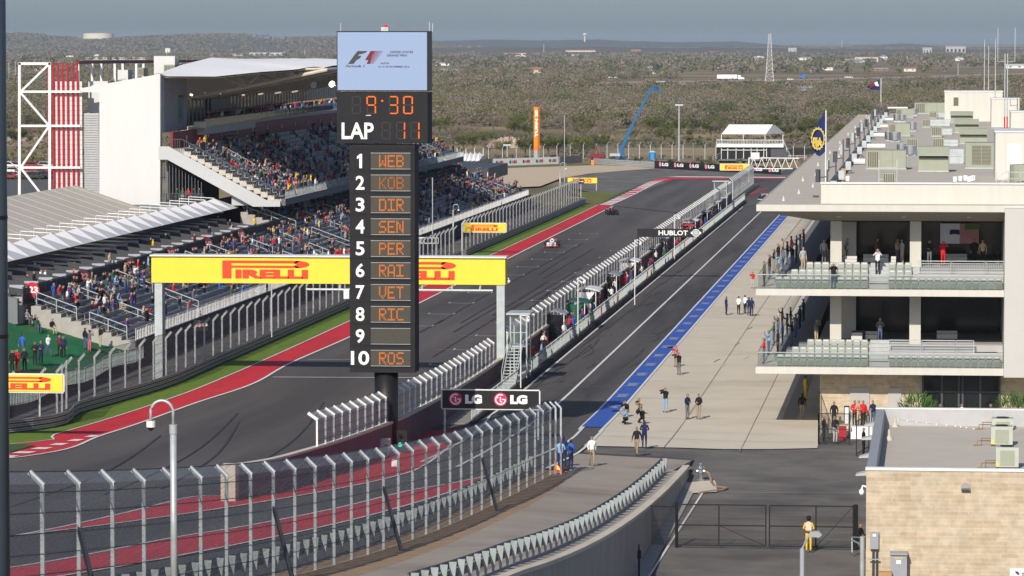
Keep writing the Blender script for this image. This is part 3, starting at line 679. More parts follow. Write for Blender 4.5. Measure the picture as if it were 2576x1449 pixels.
FONT5 = {'W': '10001100011000110101101011101110001', 'E': '11111100001000011110100001000011111', 'B': '11110100011000111110100011000111110', 'K': '10001100101010011000101001001010001',
 'O': '01110100011000110001100011000101110', 'D': '11110100011000110001100011000111110', 'I': '11111001000010000100001000010011111', 'R': '11110100011000111110101001001010001', 'S': '01111100001000001110000010000111110',
 'N': '10001110011010110101101011001110001', 'P': '11110100011000111110100001000010000', 'A': '01110100011000110001111111000110001', 'V': '10001100011000110001100010101000100', 'T': '11111001000010000100001000010000100', 'C': '01111100001000010000100001000001111'}
names = ['WEB', 'KOB', 'DIR', 'SEN', 'PER', 'RAI', 'VET', 'RIC', '', 'ROS']
for i, nm in enumerate(names):
    v = 405+i*55.1; pu0, pu1 = 933, 1033
    a = zx(pu0, v-19.5); c = zx(pu1, v+19.5); b = MB().box(a[0], c[0], Y0-.05, Y0-.005, c[1], a[1]); pn = b.build('name_panel', PANEL, tw)
    b = MB(); b.box(a[0], c[0], Y0-.07, Y0-.005, a[1]+.005, a[1]+.03); b.box(a[0], c[0], Y0-.07, Y0-.005, c[1]-.03, c[1]-.005); b.build('panel_frame', GALV, tw)
    lab = str(i+1); w_ = 22 if i < 9 else 46
    x0_, zb = zx(906-w_/2, v+17); x1_, ztp = zx(906+w_/2, v-18)
    if i == 0: flat([zx(*q) for q in [(904, v+18), (904, v-8), (898, v-5), (898, v-11), (906, v-18), (911, v-18), (911, v+18)]], LTXT, 'position_number', tw, Y0-.03)
    else: txt(lab, x0_, x1_, zb, ztp, Y0-.03, LTXT, tw, name='position_number', bold=.022)
    if nm:
        mb = MB()
        for k, ch in enumerate(nm):
            bits = FONT5[ch]
            for r_ in range(7):
                for c_ in range(5):
                    if bits[r_*5+c_] == '1':
                        for hh in (0, 1):
                            u = 954+k*21.8+c_*3.7; vv = v-15+r_*4.4+hh*2.2
                            p = zx(u, vv); q = zx(u+3.1, vv+1.9); mb.quad((p[0], Y0-.065, p[1]), (q[0], Y0-.065, p[1]), (q[0], Y0-.065, q[1]), (p[0], Y0-.065, q[1]))
        mb.build('driver_code', AMB2 if i in (1,) else AMB, tw, fix=False)
pz0 = zt(-33.9, 239, 'L')
a = zx(936, 938); c = zx(996, 938); cxp = (a[0]+c[0])/2; rr = (c[0]-a[0])/2
b = MB().tube([(cxp, Y0+1, .5), (cxp, Y0+1, a[1]+.1)], rr, 24); b.build('pole', BLACK, tw, smooth=True)
b = MB().box(cxp-.25, cxp+.2, Y0+.8, Y0+1.2, zx(960, 78)[1], zx(960, 68)[1]); b.build('beacon_base', GALV, tw)
b = MB().sphere((cxp, Y0+1, zx(962, 66)[1]), .12); b.build('red_beacon', mat('red beacon', (.8, .02, .02), .3, var=0), tw)
for u, vt in ((851, 58), (1075, 55), (1083, 58)):
    p = zx(u, 80); q = zx(u, vt); b = MB().tube([(p[0], Y0+1, p[1]), (p[0], Y0+1, q[1])], .015, 5); b.build('whip_antenna', WHITE, tw)
# signal light and cabinet by the pole
s = thing('signal_light', 'black pit exit signal with a glowing green lamp beside the scoreboard pole', 'traffic light', AY(1010, 1140, 236.5))
b = MB(); a = AY(998, 1083, 236.5); c = AY(1024, 1136, 236.5); b.box(a[0], c[0], 236.5, 236.6, c[2], a[2]); b.box(a[0]+.2, c[0]-.2, 236.55, 236.65, 1, c[2]); b.build('backboard', BLACK, s)
b = MB(); p = AY(1006.5, 1119, 236.45); b.tube([(p[0], 236.5, p[2]), (p[0], 236.4, p[2])], .13, 14); b.build('green_lamp', mat('green lamp', (.02, .9, .5), .4, var=0, emis=1.6), s)
b = MB(); p = AY(1006.5, 1097, 236.45); b.tube([(p[0], 236.5, p[2]), (p[0], 236.4, p[2])], .13, 14); b.build('dark_lamp', GLASSD, s)
s = thing('control_cabinet', 'pale grey electrical cabinet on a stand in front of the scoreboard pole', 'cabinet', AY(958, 1180, 234))
b = MB(); a = AY(938, 1104, 234); c = AY(980, 1137, 234); b.box(a[0], c[0], 234, 234.6, c[2], a[2]); b.build('case', mat('cabinet paint', (.42, .47, .44), .5, var=.04), s)
b = MB(); 
for dx in (.08, .85): b.box(a[0]+dx, a[0]+dx+.07, 234.1, 234.3, zt(-34, 234, 'L'), c[2]-.004)
b.build('stand', GALV, s)
b = MB(); q = AY(948, 1112, 233.98); b.box(q[0], q[0]+.06, 233.98, 233.99, q[2]-.12, q[2]); b.box(q[0]+.1, q[0]+.16, 233.98, 233.99, q[2]-.12, q[2]); q = AY(968, 1118, 233.98); b.box(q[0], q[0]+.2, 233.98, 233.99, q[2]-.06, q[2]); b.build('decals', BLACK, s)
s = tag(MB().box(*(AY(985, 1140, 225)[0], AY(1001, 1140, 225)[0]), 225, 225.5, zt(-28, 225, 'L'), AY(985, 1157, 225)[2]).build('marker_block', TENTW), 'small white stacked marker block seen through the near fence', 'marker')

# ---------------------------------------------------------------- start gantry with the yellow banner
gt_ = thing('start_gantry', 'wide start gantry across the straight carrying a long yellow banner', 'gantry', (-47, 300, 0))
gz0, gz1 = 7.45, 9.5; gx0, gx1 = -60.6, -33.0
b = MB().box(gx0, gx1, 299.9, 301.3, gz0, gz1); b.build('banner', YELL, gt_)
b = MB().box(gx0-.1, gx1+.1, 299.7, 301.5, gz1+.002, gz1+.12); b.build('top_rail', WHITE, gt_)
p = AY(559, 655, 299.85); q = AY(778, 703, 299.85); pirelli(p[0], q[0], q[2]+.05, p[2], 299.86, gt_)
p = AY(928, 658, 299.85); q = AY(1147, 706, 299.85); pirelli(p[0], q[0], q[2]+.05, p[2], 299.86, gt_)
p = AY(390, 714, 300.2); q = AY(409, 714, 300.2); b = MB().box(p[0], q[0], 300, 301.2, -.1, gz0-.004); b.build('leg', GALVL, gt_)
p = AY(1250, 714, 300.2); q = AY(1270, 714, 300.2); b = MB().box(p[0], q[0], 300, 301.2, -.1, gz0-.004); b.build('leg', GALVL, gt_)
p = AY(770, 728, 299.6); q = AY(1240, 732, 299.6); b = MB().tube([(p[0], 299.6, p[2]), (q[0], 299.6, p[2])], .09, 8)
for t in (.18, .45, .62, .78, .93): xx = p[0]+(q[0]-p[0])*t; b.tube([(xx, 299.6, p[2]), (xx, 300.2, gz0-.003)], .09, 6)
b.build('light_bar', GALVL, gt_)
b = MB(); p = AY(872, 740, 299.4); b.box(p[0]-.22, p[0]+.2, 299.3, 299.4, p[2]-.35, p[2]+.4); b.build('sign_plate', WHITE, gt_)
b = MB(); p = AY(1280, 708, 300.6); b.tube([(gx1+.1, 300.6, p[2]+.25), (p[0]-.05, 300.6, p[2]+.25), (p[0], 300.6, p[2]+.15)], .05, 6); b.sphere((p[0], 300.6, p[2]), .13); b.build('dome_camera', WHITE, gt_)

# ---------------------------------------------------------------- trackside boards
def board(name, label, u0, u1, v0, v1, y, face, frame, what, post=None, group=None, th=.15, zpost=0.):
    a = AY(u0, v0, y); c = AY(u1, v1, y); r = thing(name, label, 'sign', ((a[0]+c[0])/2, y, c[2]), 0, group)
    b = MB().box(a[0], c[0], y, y+th, c[2], a[2]); b.build('panel', face, r)
    if frame:
        b = MB(); b.bar((a[0]-.04, y+.1, a[2]+.05), (c[0]+.04, y+.1, a[2]+.05), .08); b.bar((a[0]-.04, y+.1, c[2]-.05), (c[0]+.04, y+.1, c[2]-.05), .08)
        b.bar((c[0]+.06, y+.1, c[2]), (c[0]+.06, y+.1, a[2]), .08); b.bar((a[0]-.06, y+.1, c[2]), (a[0]-.06, y+.1, a[2]), .08); b.build('frame', frame, r)
    if post:
        for u in post: p = AY(u, v1, y); b = MB().bar((p[0], y+.25, zpost), (p[0], y+.25, a[2]), .12); b.build('post', GALV, r)
    H_ = a[2]-c[2]
    for it in what:
        p = AY(it[1], 0, y)[0]; q = AY(it[2], 0, y)[0]; zb = c[2]+H_*it[3]; zt_ = c[2]+H_*it[4]
        {'P': lambda: pirelli(p, q, zb, zt_, y-.02, r), 'L': lambda: lg(p, q, zb, zt_, y-.02, r)}.get(it[0], lambda: txt(it[0], p, q, zb, zt_, y-.02, it[5], r, bold=.025))()
    return r, a, c
board('advert_board', 'black board with two red round logos and white LG letters over the pit exit', 1113, 1355, 982, 1029, 250, BLACK, WHITE, [('L', 1128, 1212, .14, .9), ('L', 1242, 1327, .14, .9)], post=(1118, 1353), group='black LG boards')
board('advert_board', 'small yellow PIRELLI board on a post beside the left fence gap', 1167, 1272, 562, 584, 481, YELL, WHITE, [('P', 1185, 1253, .12, .86)], post=(1163,), group='yellow PIRELLI boards')
r, a, c = board('advert_board', 'yellow PIRELLI board at the lower left edge, cut by the near pole', -62, 158, 942, 986, 246, YELL, WHITE, [('P', -60, 122, .12, .88)], post=None, group='yellow PIRELLI boards')
board('advert_board', 'yellow PIRELLI board at the gravel edge behind a tiny LG sign', 1428, 1502, 447, 461, 690, YELL, None, [('P', 1441, 1489, .15, .85)], post=(1432, 1500), group='yellow PIRELLI boards')
board('advert_board', 'yellow PIRELLI board hung on the white frame near the pit entry', 1812, 1883, 413, 428, 760, YELL, WHITE, [('P', 1825, 1871, .15, .85)], post=(1885,), group='yellow PIRELLI boards')
board('advert_board', 'tiny black LG sign in front of the yellow board by the gravel', 1454, 1469, 451, 462, 640, BLACK, None, [('L', 1456, 1468, .3, .7)], post=(1461,), group='black LG boards')
board('advert_board', 'small hanging LG sign on an arm inside the left debris fence', 489, 520, 808, 831, 316, BLACK, BLACK, [('L', 492, 518, .35, .85)], post=(513,), group='black LG boards')
r, a, c = board('advert_board', 'black HUBLOT board with a white watch dial over the pit wall', 1603, 1768, 575, 597, 430, BLACK, None, [('HUBLOT', 1658, 1732, .22, .8, LTXT)], post=None)
for u_ in (1606, 1643): p = AY(u_, 597, 430); MB().bar((p[0], 430.25, .4), (p[0], 430.25, p[2]+.5), .11).build('post', BLACK, r)
b = MB(); p = AY(1751, 586, 429.97); n = 24
b.v = [(p[0]+.42*math.cos(6.283*k/n), 429.96, p[2]+.42*math.sin(6.283*k/n)) for k in range(n)]+[(p[0]+.34*math.cos(6.283*k/n), 429.96, p[2]+.34*math.sin(6.283*k/n)) for k in range(n)]
b.f = [(k, (k+1) % n, n+(k+1) % n, n+k) for k in range(n)]; b.m = [0]*n; b.box(p[0]-.56, p[0]-.44, 429.94, 429.97, p[2]-.12, p[2]+.12); b.box(p[0]+.44, p[0]+.56, 429.94, 429.97, p[2]-.12, p[2]+.12)
b.build('watch_ring', LTXT, r, fix=False)
b = MB(); b.v = [(p[0]+.29*math.cos(6.283*k/n), 429.965, p[2]+.29*math.sin(6.283*k/n)) for k in range(n)]; b.f = [tuple(range(n))]; b.m = [0]; b.build('watch_dial', mat('dial grey', (.45, .45, .44), .5, var=.2, scale=12), r, fix=False)
# far boards
root = thing('advert_wall', 'long black wall of repeated red round logos and LG letters at the far corner', 'sign', G(1800, 430))
A = Vector(G(*PQ(825, 100))); B = Vector(G(*PQ(2340, 180))); n = 8
b = MB().bar(A+Vector((0, .3, .75)), B+Vector((0, .3, .75)), .3, 1.55); b.build('panel', BLACK, root)
ang = math.atan2(B.y-A.y, B.x-A.x)
for k in range(8):
    t = (k+.3)/8; P = A.lerp(B, t); L_ = (B-A).length/8*.62
    e = thing('logo_panel', None, None, (P.x, P.y, .15), ang)
    lg(P.x-.2, P.x-.2+L_, .15+.25, .15+1.25, P.y, e)
    e.parent = root; e.location = Vector((P.x, P.y, .15))-root.location
root = thing('advert_wall', 'white wall with five repeats of red UBS letters behind the gravel trap', 'sign', G(1383, 412))
A = Vector(G(*R(1, 0, 1135, 1255))); B = Vector(G(*R(1, 0, 1635, 1238)))
b = MB().bar(A+Vector((0, 0, .78)), B+Vector((0, 0, .78)), .25, 1.55); b.build('panel', mat('white board', (.62, .64, .64), .6, var=.06), root)
ang = math.atan2(B.y-A.y, B.x-A.x); UR = mat('ubs red', (.45, .03, .03), .6, var=0)
for k in range(5):
    P = A.lerp(B, (k+.5)/5); e = thing('logo_panel', None, None, (P.x, P.y, .1), ang)
    txt('UBS', P.x-.15, P.x+1.3, .55, 1.15, P.y-.22, UR, e, bold=.03)
    b = MB()
    for t in (0, 60, 120): b.bar((P.x-.75-.32*math.cos(math.radians(t)), P.y-.22, .85-.32*math.sin(math.radians(t))), (P.x-.75+.32*math.cos(math.radians(t)), P.y-.22, .85+.32*math.sin(math.radians(t))), .09, .09)
    b.build('keys_mark', INK, e)
    e.parent = root; e.location = Vector((P.x, P.y, .1))-root.location
root = tag(MB().bar(Vector(G(*R(1, 0, 880, 1268)))+Vector((0, 0, .8)), A+Vector((-.2, 0, .8)), .8, 1.6).build('tyre_wall', mat('tyre wall', (.13, .13, .135), .9, var=.25, scale=3)), 'dark tyre wall left of the white UBS board', 'barrier')
b = MB().bar(B+Vector((.1, 0, .8)), Vector(G(*R(1, 0, 1805, 1228)))+Vector((0, 0, .8)), .8, 1.6)
tag(b.build('tyre_wall', MATS['tyre wall']), 'dark tyre wall between the white UBS board and the orange block', 'barrier')
for (u, v, w_, h_, l) in [(1750-0, 1230, 36, 37, 'orange square block set in the far tyre wall'), (1899, 1243, 20, 36, 'orange upright marker at the start of the grey far rail')]:
    p = G(*R(1, 0, u, v)); s_ = w_/3/9900*p[1]; hh = h_/3/9900*p[1]
    tag(MB().box(p[0]-s_/2, p[0]+s_/2, p[1]-1.0, p[1]-.2, 0, hh).build('marker_block', ORANGE), l, 'marker')
A2 = Vector(G(*R(1, 0, 1905, 1240))); B2 = Vector(G(*PQ(822, 98)))
r = thing('far_guardrail', 'long grey multi-rail barrier left of the black LG wall', 'guardrail', A2); b = MB()
for k in range(4): b.bar(A2+Vector((0, 0, .2+.32*k)), B2+Vector((0, 0, .2+.32*k)), .1, .25)
b.build('rail', GALV, r)

# small poles: dome cameras, lamps
def gooseneck(name, label, u, vtop, ub, y, r0, base, group=None, sgn=-1, rad=None, m=GALV):
    a = AY(u, vtop, y); x = a[0]; R_ = rad; r = thing(name, label, 'camera pole', (x, y, base), 0, group)
    zt_ = a[2]-R_
    b = MB().tube([(x, y, base), (x, y, zt_-R_*1.2)], r0, 12); b.build('pole', m, r, smooth=True)
    b = MB(); pts = [(x, y, zt_-R_*1.2+.0)]+[(x+sgn*R_*(1-math.cos(t)), y, zt_+R_*math.sin(t)) for t in np.linspace(0, math.pi, 14)]+[(x+sgn*2*R_, y, zt_-R_*.8)]
    b.tube(pts, r0*.45, 10); b.build('gooseneck', m, r, smooth=True)
    b = MB().tube([(x, y, zt_-R_*1.9), (x, y, zt_-R_*1.1)], r0*1.2, 12); b.build('collar', m, r)
    b = MB().tube([(x+sgn*2*R_, y, zt_-R_*1.35), (x+sgn*2*R_, y, zt_-R_*.8)], r0*1.35, 12); b.build('camera_housing', WHITE, r, smooth=False)
    b = MB().sphere((x+sgn*2*R_, y, zt_-R_*1.38), r0*1.0, 10, 6); b.build('camera_dome', GLASSD, r, smooth=True)
    return r
gooseneck('camera_pole', 'big steel gooseneck pole with a white dome camera in the lower left foreground', 435.5, 1008, 0, 112, .10, zt(-24, 112, 'L')-.5, rad=.33, m=GALV)
gooseneck('camera_pole', 'gooseneck camera pole beside the left fence gap near the small yellow board', 1140, 514, 0, 476, .09, 0, sgn=1, rad=.33)
gooseneck('camera_pole', 'gooseneck camera pole at the far left fence before the gravel', 1409, 409, 0, 640, .1, 0, sgn=1, rad=.5)
def pit_pole(label, u, vtop, vb, y, z0, group='white camera poles on the pit wall'):
    a = AY(u, vtop, y); x = a[0]; r = thing('camera_pole', label, 'camera pole', (x, y, z0), 0, group)
    MB().tube([(x, y, z0), (x, y, a[2])], .05, 8).build('pole', WHITE, r); MB().tube([(x, y, a[2]-.05), (x+.45, y, a[2]-.05), (x+.55, y, a[2]-.3)], .035, 6).build('arm', WHITE, r)
    MB().sphere((x+.55, y, a[2]-.42), .16).build('camera_dome', WHITE, r)
pit_pole('white camera pole beside the green team stand', 1454, 698, 0, 340, .3); pit_pole('white camera pole standing below the black HUBLOT board', 1597, 603, 0, 385, .3)
pit_pole('white camera pole behind the right half of the HUBLOT board', 1697, 540, 0, 465, .3); pit_pole('white camera pole at the near end of the platform by the stairs', 1310, 792, 0, 291, .3)
# lamp and near pole
lx = AY(2018, 1380, 150); r = thing('street_lamp', 'grey street lamp seen from above below the yellow marshal', 'lamp', (lx[0], 150, 0))
MB().tube([(lx[0], 150, 0), (lx[0], 150, lx[2])], [.11, .085], 10).build('pole', mat('grey lamp paint', (.30, .32, .34), .5, var=.05), r, smooth=True)
q = AY(2038, 1343, 150); MB().tube([(lx[0], 150, lx[2]), (lx[0]+.12, 150, lx[2]+.25), (q[0], 150, q[2])], .045, 8).build('arm', MATS['grey lamp paint'], r)
q2 = AY(2068, 1350, 150); MB().prism([(q[0]-.08, q[2]-.1), (q2[0]-.1, q2[2]-.02), (q2[0], q2[2]+.08), (q2[0]-.12, q[2]+.12), (q[0], q[2]+.1)], 'y', 149.85, 150.15).build('lamp_head', MATS['grey lamp paint'], r)
nx = AY(-14, 700, 34); r = thing('steel_pole', 'dark painted steel pole at the extreme left edge, very close', 'pole', (nx[0], 34, 18))
MB().tube([(nx[0], 34, 16), (nx[0], 34, 32)], .118, 24).build('shaft', mat('shaded blue grey pole', (.045, .06, .08), .4, var=.1), r, smooth=True)  # shade on the pole is put into this dark base colour
MB().tube([(nx[0], 34, 23.4), (nx[0], 34, 23.43)], .122, 24).build('clamp_band', BLACK, r); MB().tube([(nx[0], 34, 24.45), (nx[0], 34, 24.48)], .122, 24).build('clamp_band', BLACK, r)
# barrier fence (vertical bars) of the pit platform
pf = structure(MB().box(-33.15, -31.3, 262, 640, -.05, .42), 'pit_platform', mat('platform concrete', (.27, .25, .22), .9, var=.15))
structure(MB().box(-31.3, -30.98, 262, 640, -.05, .5), 'pit_kerb', mat('dark rubber kerb', (.05, .048, .045), .9, var=.3))
r = thing('bar_railing', 'galvanised vertical bar railing along the pit wall platform edge', 'railing', (-31.35, 264, .42))
bars = [y for y in np.arange(264, 640, .32)]
for k in range(0, 96):
    y0_ = 264+k*3.95; b = MB(); 
    for j in range(5): yy = y0_+.1+j*.8; b.bar((-31.35, yy, .42), (-31.35, yy, 1.55), .055)
    b.bar((-31.35, y0_, 1.44), (-31.35, y0_+3.7, 1.44), .07); b.bar((-31.35, y0_, .55), (-31.35, y0_+3.7, .55), .05); b.build('railing_panel', GALVL, r)
# ================================================================ PIT BUILDING
YF = 265.
STONE = brick_mat('limestone blocks', (.50, .415, .30), (.42, .325, .205), (.56, .50, .40), .85, .2)
pb = thing('pit_building', 'large cream pit building with two balcony levels and a wide overhanging roof', 'building', (-7.9, YF, 0))
XB, XC, XE = -7.9, -12.1, 4.45
# ground storey
MB().box(XB, 30, 267.5, 600, 0, 3.74).build('stone_wall', STONE, pb)
b = MB(); 
for y in np.arange(272, 596, 6.): b.box(XB-.06, XB-.003, y, y+4.6, 0, 3.1)
b.build('garage_door', STEELD, pb)
def fb(mb, c, r_, x0, x1, y0, y1, yy0, yy1):
    a = AY(*R(c, r_, x0, y0), yy0); q = AY(*R(c, r_, x1, y1), yy0); return mb.box(a[0], q[0], yy0, yy1, q[2], a[2])
DOORM = mat('grey door', (.40, .39, .37), .7, var=.04)
b = MB().box(AY(*R(2, 2, 1265, 0), 267.4)[0], AY(*R(2, 2, 1410, 0), 267.4)[0], 267.38, 267.49, 0, 2.6); b.build('door', DOORM, pb)
b = MB().box(AY(*R(2, 2, 1548, 0), 267.4)[0], AY(*R(2, 2, 1652, 0), 267.4)[0], 267.38, 267.49, 0, 2.6); b.build('door', DOORM, pb)
x0, x1 = AY(*R(2, 2, 1812, 0), 267.3)[0], AY(*R(2, 2, 2392, 0), 267.3)[0]
gw = MB().box(x0, x1, 267.36, 267.49, 0, 3.7).build('window_wall', GLASSD, pb)
b = MB()
for t in (0, .25, .47, .52, .75, 1): b.box(x0+(x1-x0)*t-.06, x0+(x1-x0)*t+.06, 267.28, 267.355, 0, 3.7)
b.box(x0, x1, 267.26, 267.275, 2.35, 2.47); b.build('frame', STEELD, gw)
# floors: slab + side terraces running back
FL = [(9.05, 9.46), (3.76, 4.2)]
for k, (z0, z1) in enumerate(FL):
    MB().box(XC, XE, YF, 600, z0, z1).build('floor_slab', CREAM2, pb)
    MB().box(XC-.03, XE-.003, YF-.04, YF-.003, z0-.03, z1-.02).build('slab_fascia', CREAM, pb)
    MB().box(XC-.06, XC-.031, YF-.04, 600, z0-.03, z1-.02).build('slab_fascia', CREAM, pb)
    for q in range(3):      # stepped seating tiers, front and side
        MB().box(XC+2.0+q*.86, XE-.02, YF+1.1+.86*q, YF+.86*(q+2)+.238, z1+.003, z1+.45*(q+1)).build('seating_tier', GREYL, pb)
        MB().box(XC+1.0+.85*q, XC+1.0+.85*(q+1)-.004, 269.2, 598, z1+.003, z1+.42*(q+1)).build('seating_tier', GREY, pb)
    zt_ = z1+1.36
    MB().box(XC+4.0, XE-.02, 268.7, 290, z1+.003, zt_).build('lounge_floor', STAND, pb)
    top = 13.9 if k == 0 else 9.04
    MB().box(-7.0, XE, 279, 279.3, zt_, top).build('glass_wall', GLASSD, pb)
    MB().box(-7.45, -7.2, 276, 340, zt_, top).build('glass_wall', BLACK, pb)
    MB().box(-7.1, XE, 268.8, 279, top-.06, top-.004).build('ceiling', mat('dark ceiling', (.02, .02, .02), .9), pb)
    for (a0, a1, yy) in ((1115, 1200, 268.5), (1200, 1310, 273.), (1715, 1800, 268.5)):
        p = AY(*R(2, 1, a0, 400), yy)[0]; q = AY(*R(2, 1, a1, 400), yy)[0]
        MB().box(p, q, yy, yy+.6, zt_-.9 if yy < 270 else zt_, top).build('column', CREAM2, pb)
    # glass guard with rail
    gr = MB().quad((XC+.08, YF+.06, z1), (XE-.05, YF+.06, z1), (XE-.05, YF+.06, z1+.95), (XC+.08, YF+.06, z1+.95)).build('glass_guard', GLASSG, pb, fix=False)
    MB().bar((XC+.08, YF+.06, z1+.97), (XE-.05, YF+.06, z1+.97), .05).build('guard_rail', GALVL, pb)
    MB().quad((XC+.08, YF+.06, z1), (XC+.08, 420, z1), (XC+.08, 420, z1+.95), (XC+.08, YF+.06, z1+.95)).build('glass_guard', GLASSG, pb, fix=False)
    MB().bar((XC+.08, YF+.1, z1+.97), (XC+.08, 420, z1+.97), .05).build('guard_rail', GALVL, pb)
    # central stair with a red carpet strip
    p = AY(*R(2, 1, 1418, 0), YF+1)[0]; q = AY(*R(2, 1, 1558, 0), YF+1)[0]; b = MB()
    for s_ in range(6): b.box(p, q, YF+1.12+s_*.43, YF+1.12+(s_+1)*.43, z1+.46, z1+.02+.225*(s_+1)+.24)
    b.build('stair', mat('stair steel', (.40, .42, .42), .7), pb)
    MB().box(p, q, 268.66, 268.72, zt_+.005, zt_+.1).build('carpet_edge', mat('red carpet', (.45, .01, .015), .9), pb)
# platform railings
for k, (x0, x1, yb, yt, n) in enumerate([(1780, 2430, 605, 510, 3), (1562, 2205, 1200, 1105, 3)]):
    z1 = FL[k][1]+1.36 if True else 0; yy = YF+2.0
    px0 = AY(*R(2, 1, x0, 0), yy)[0]; px1 = AY(*R(2, 1, x1, 0), yy)[0]; zb = AY(*R(2, 1, 0, yb), yy)[2]; zt_ = AY(*R(2, 1, 0, yt), yy)[2]
    MB().box(px0, px1+(0 if k == 0 else 1.6), yy, yy+.8, FL[k][1]+.9, zb-.04).build('platform', GREYL, pb)
    for j in range(n):
        a = px0+(px1-px0)*[0, .39, .79][j]; c = px0+(px1-px0)*[.385, .785, 1][j]; b = MB()
        b.bar((a, yy, zb), (a, yy, zt_), .06); b.bar((c, yy, zb), (c, yy, zt_), .06); b.bar((a, yy, zt_), (c, yy, zt_), .06); b.bar((a, yy, zb+.1), (c, yy, zb+.1), .05); b.bar((a, yy, zt_-.16), (c, yy, zt_-.16), .04)
        for i in range(int((c-a)/.12)): b.bar((a+.12*(i+1), yy, zb+.1), (a+.12*(i+1), yy, zt_-.16), .025)
        b.build('railing', GALVL, pb)
# right end wall
MB().box(XE, 30, 263.7, 600, 3.72, 15.0).build('end_wall', mat('light end wall', (.50, .49, .46), .85, var=.02, scale=.5), pb)
b = MB()
for k in range(5): b.box(XE+.001, 8, 263.69, 263.699, 4.9+k*2, 4.93+k*2)
b.build('panel_joint', CREAM2, pb)
# roof: canopy with a wedge shaped soffit, strip and parapet
b = MB(); b.v = [(XC, YF, 15.1), (30, YF, 15.1), (30, 603, 15.1), (XC, 603, 15.1), (XC, YF, 14.72), (30, YF, 14.72), (30, 268.6, 13.95), (-8.2, 268.6, 13.95), (-8.2, 603, 13.95), (XC, 603, 14.72), (30, 603, 13.95)]
b.f = [(0, 1, 2, 3), (0, 4, 5, 1), (4, 7, 6, 5), (4, 9, 8, 7), (0, 3, 9, 4), (7, 8, 10, 6)]; b.m = [0]*6
b.build('roof_canopy', ROOFM, pb)
MB().box(XC-.05, 30, YF-.05, YF-.002, 14.70, 15.14).build('roof_fascia', CREAM, pb)
MB().box(XC-.05, XC-.002, YF-.001, 603, 14.70, 15.14).build('roof_fascia', CREAM, pb)
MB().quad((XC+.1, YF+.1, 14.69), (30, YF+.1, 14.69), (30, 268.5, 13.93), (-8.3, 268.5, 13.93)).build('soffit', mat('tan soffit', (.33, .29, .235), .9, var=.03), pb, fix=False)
for (u, v) in [R(2, 1, 1178, 205), R(2, 1, 1670, 208), R(2, 1, 2162, 212)]:
    p = AY(u, v, 267); b = MB().box(p[0]-.14, p[0]+.14, 266.9, 267.2, 14.24, 14.28); b.build('downlight', LTXT, pb)
MB().box(XB, 30, 268.0, 268.4, 15.104, 16.45).build('parapet', CREAM, pb)
b = MB()
for k in range(5): b.box(XB+.5+3.1*k, XB+.53+3.1*k, 267.99, 267.999, 15.11, 16.45)
b.build('panel_joint', CREAM2, pb)
MB().box(XB-.04, 30, 267.9, 268.5, 16.453, 16.56).build('parapet_cap', WHITE, pb)
MB().box(XB, XB+.3, 268.41, 602, 15.104, 15.9).build('parapet', STEELD, pb)
MB().box(XB+.301, 30, 268.41, 602, 15.104, 15.3).build('roof_deck', ROOFM, pb)
for y in np.arange(285, 600, 14): MB().box(XC, XB-.01, float(y), float(y)+.05, 15.105, 15.125).build('roof_seam', mat('seam', (.30, .27, .23), .9), pb)
for i, y in enumerate(np.arange(272, 600, 13)):
    x = -10.6+.6*(i % 3); b = MB(); b._a([(x-.1, y-.1, 15.105), (x+.1, y-.1, 15.105), (x+.1, y+.1, 15.105), (x-.1, y+.1, 15.105), (x, y, 15.5)], [(0, 1, 4), (1, 2, 4), (2, 3, 4), (3, 0, 4)])
    b.build('roof_vent', TENTM, pb)
for (u, v) in [R(2, 1, 1014, 40), R(2, 1, 1552, 86)]:
    p = G(u, v, 15.11); MB().box(p[0]-.3, p[0]+.1, p[1], p[1]+.9, 15.11, 15.2).build('drain_cover', STEELD, pb)
# steel catwalk frame at the roof's front
a = G(*(2211.5, 461), 15.3)
b = MB()
for x_ in (a[0]-.02, a[0]+1.35):
    for dz in (0,): b.bar((x_, a[1], 15.3), (x_, a[1], 17.1), .06)
for z_ in (15.6, 16.5): b.bar((a[0], a[1], z_), (a[0]+1.35, a[1], z_), .05)
tag(b.build('ladder_frame', GALV), 'open steel frame standing behind the cream roof parapet', 'frame')
a = G(2221, 462, 15.3); c_ = AY(2252, 430, a[1]); hv = MB().box(a[0], c_[0], a[1], a[1]+.8, 15.3, c_[2])
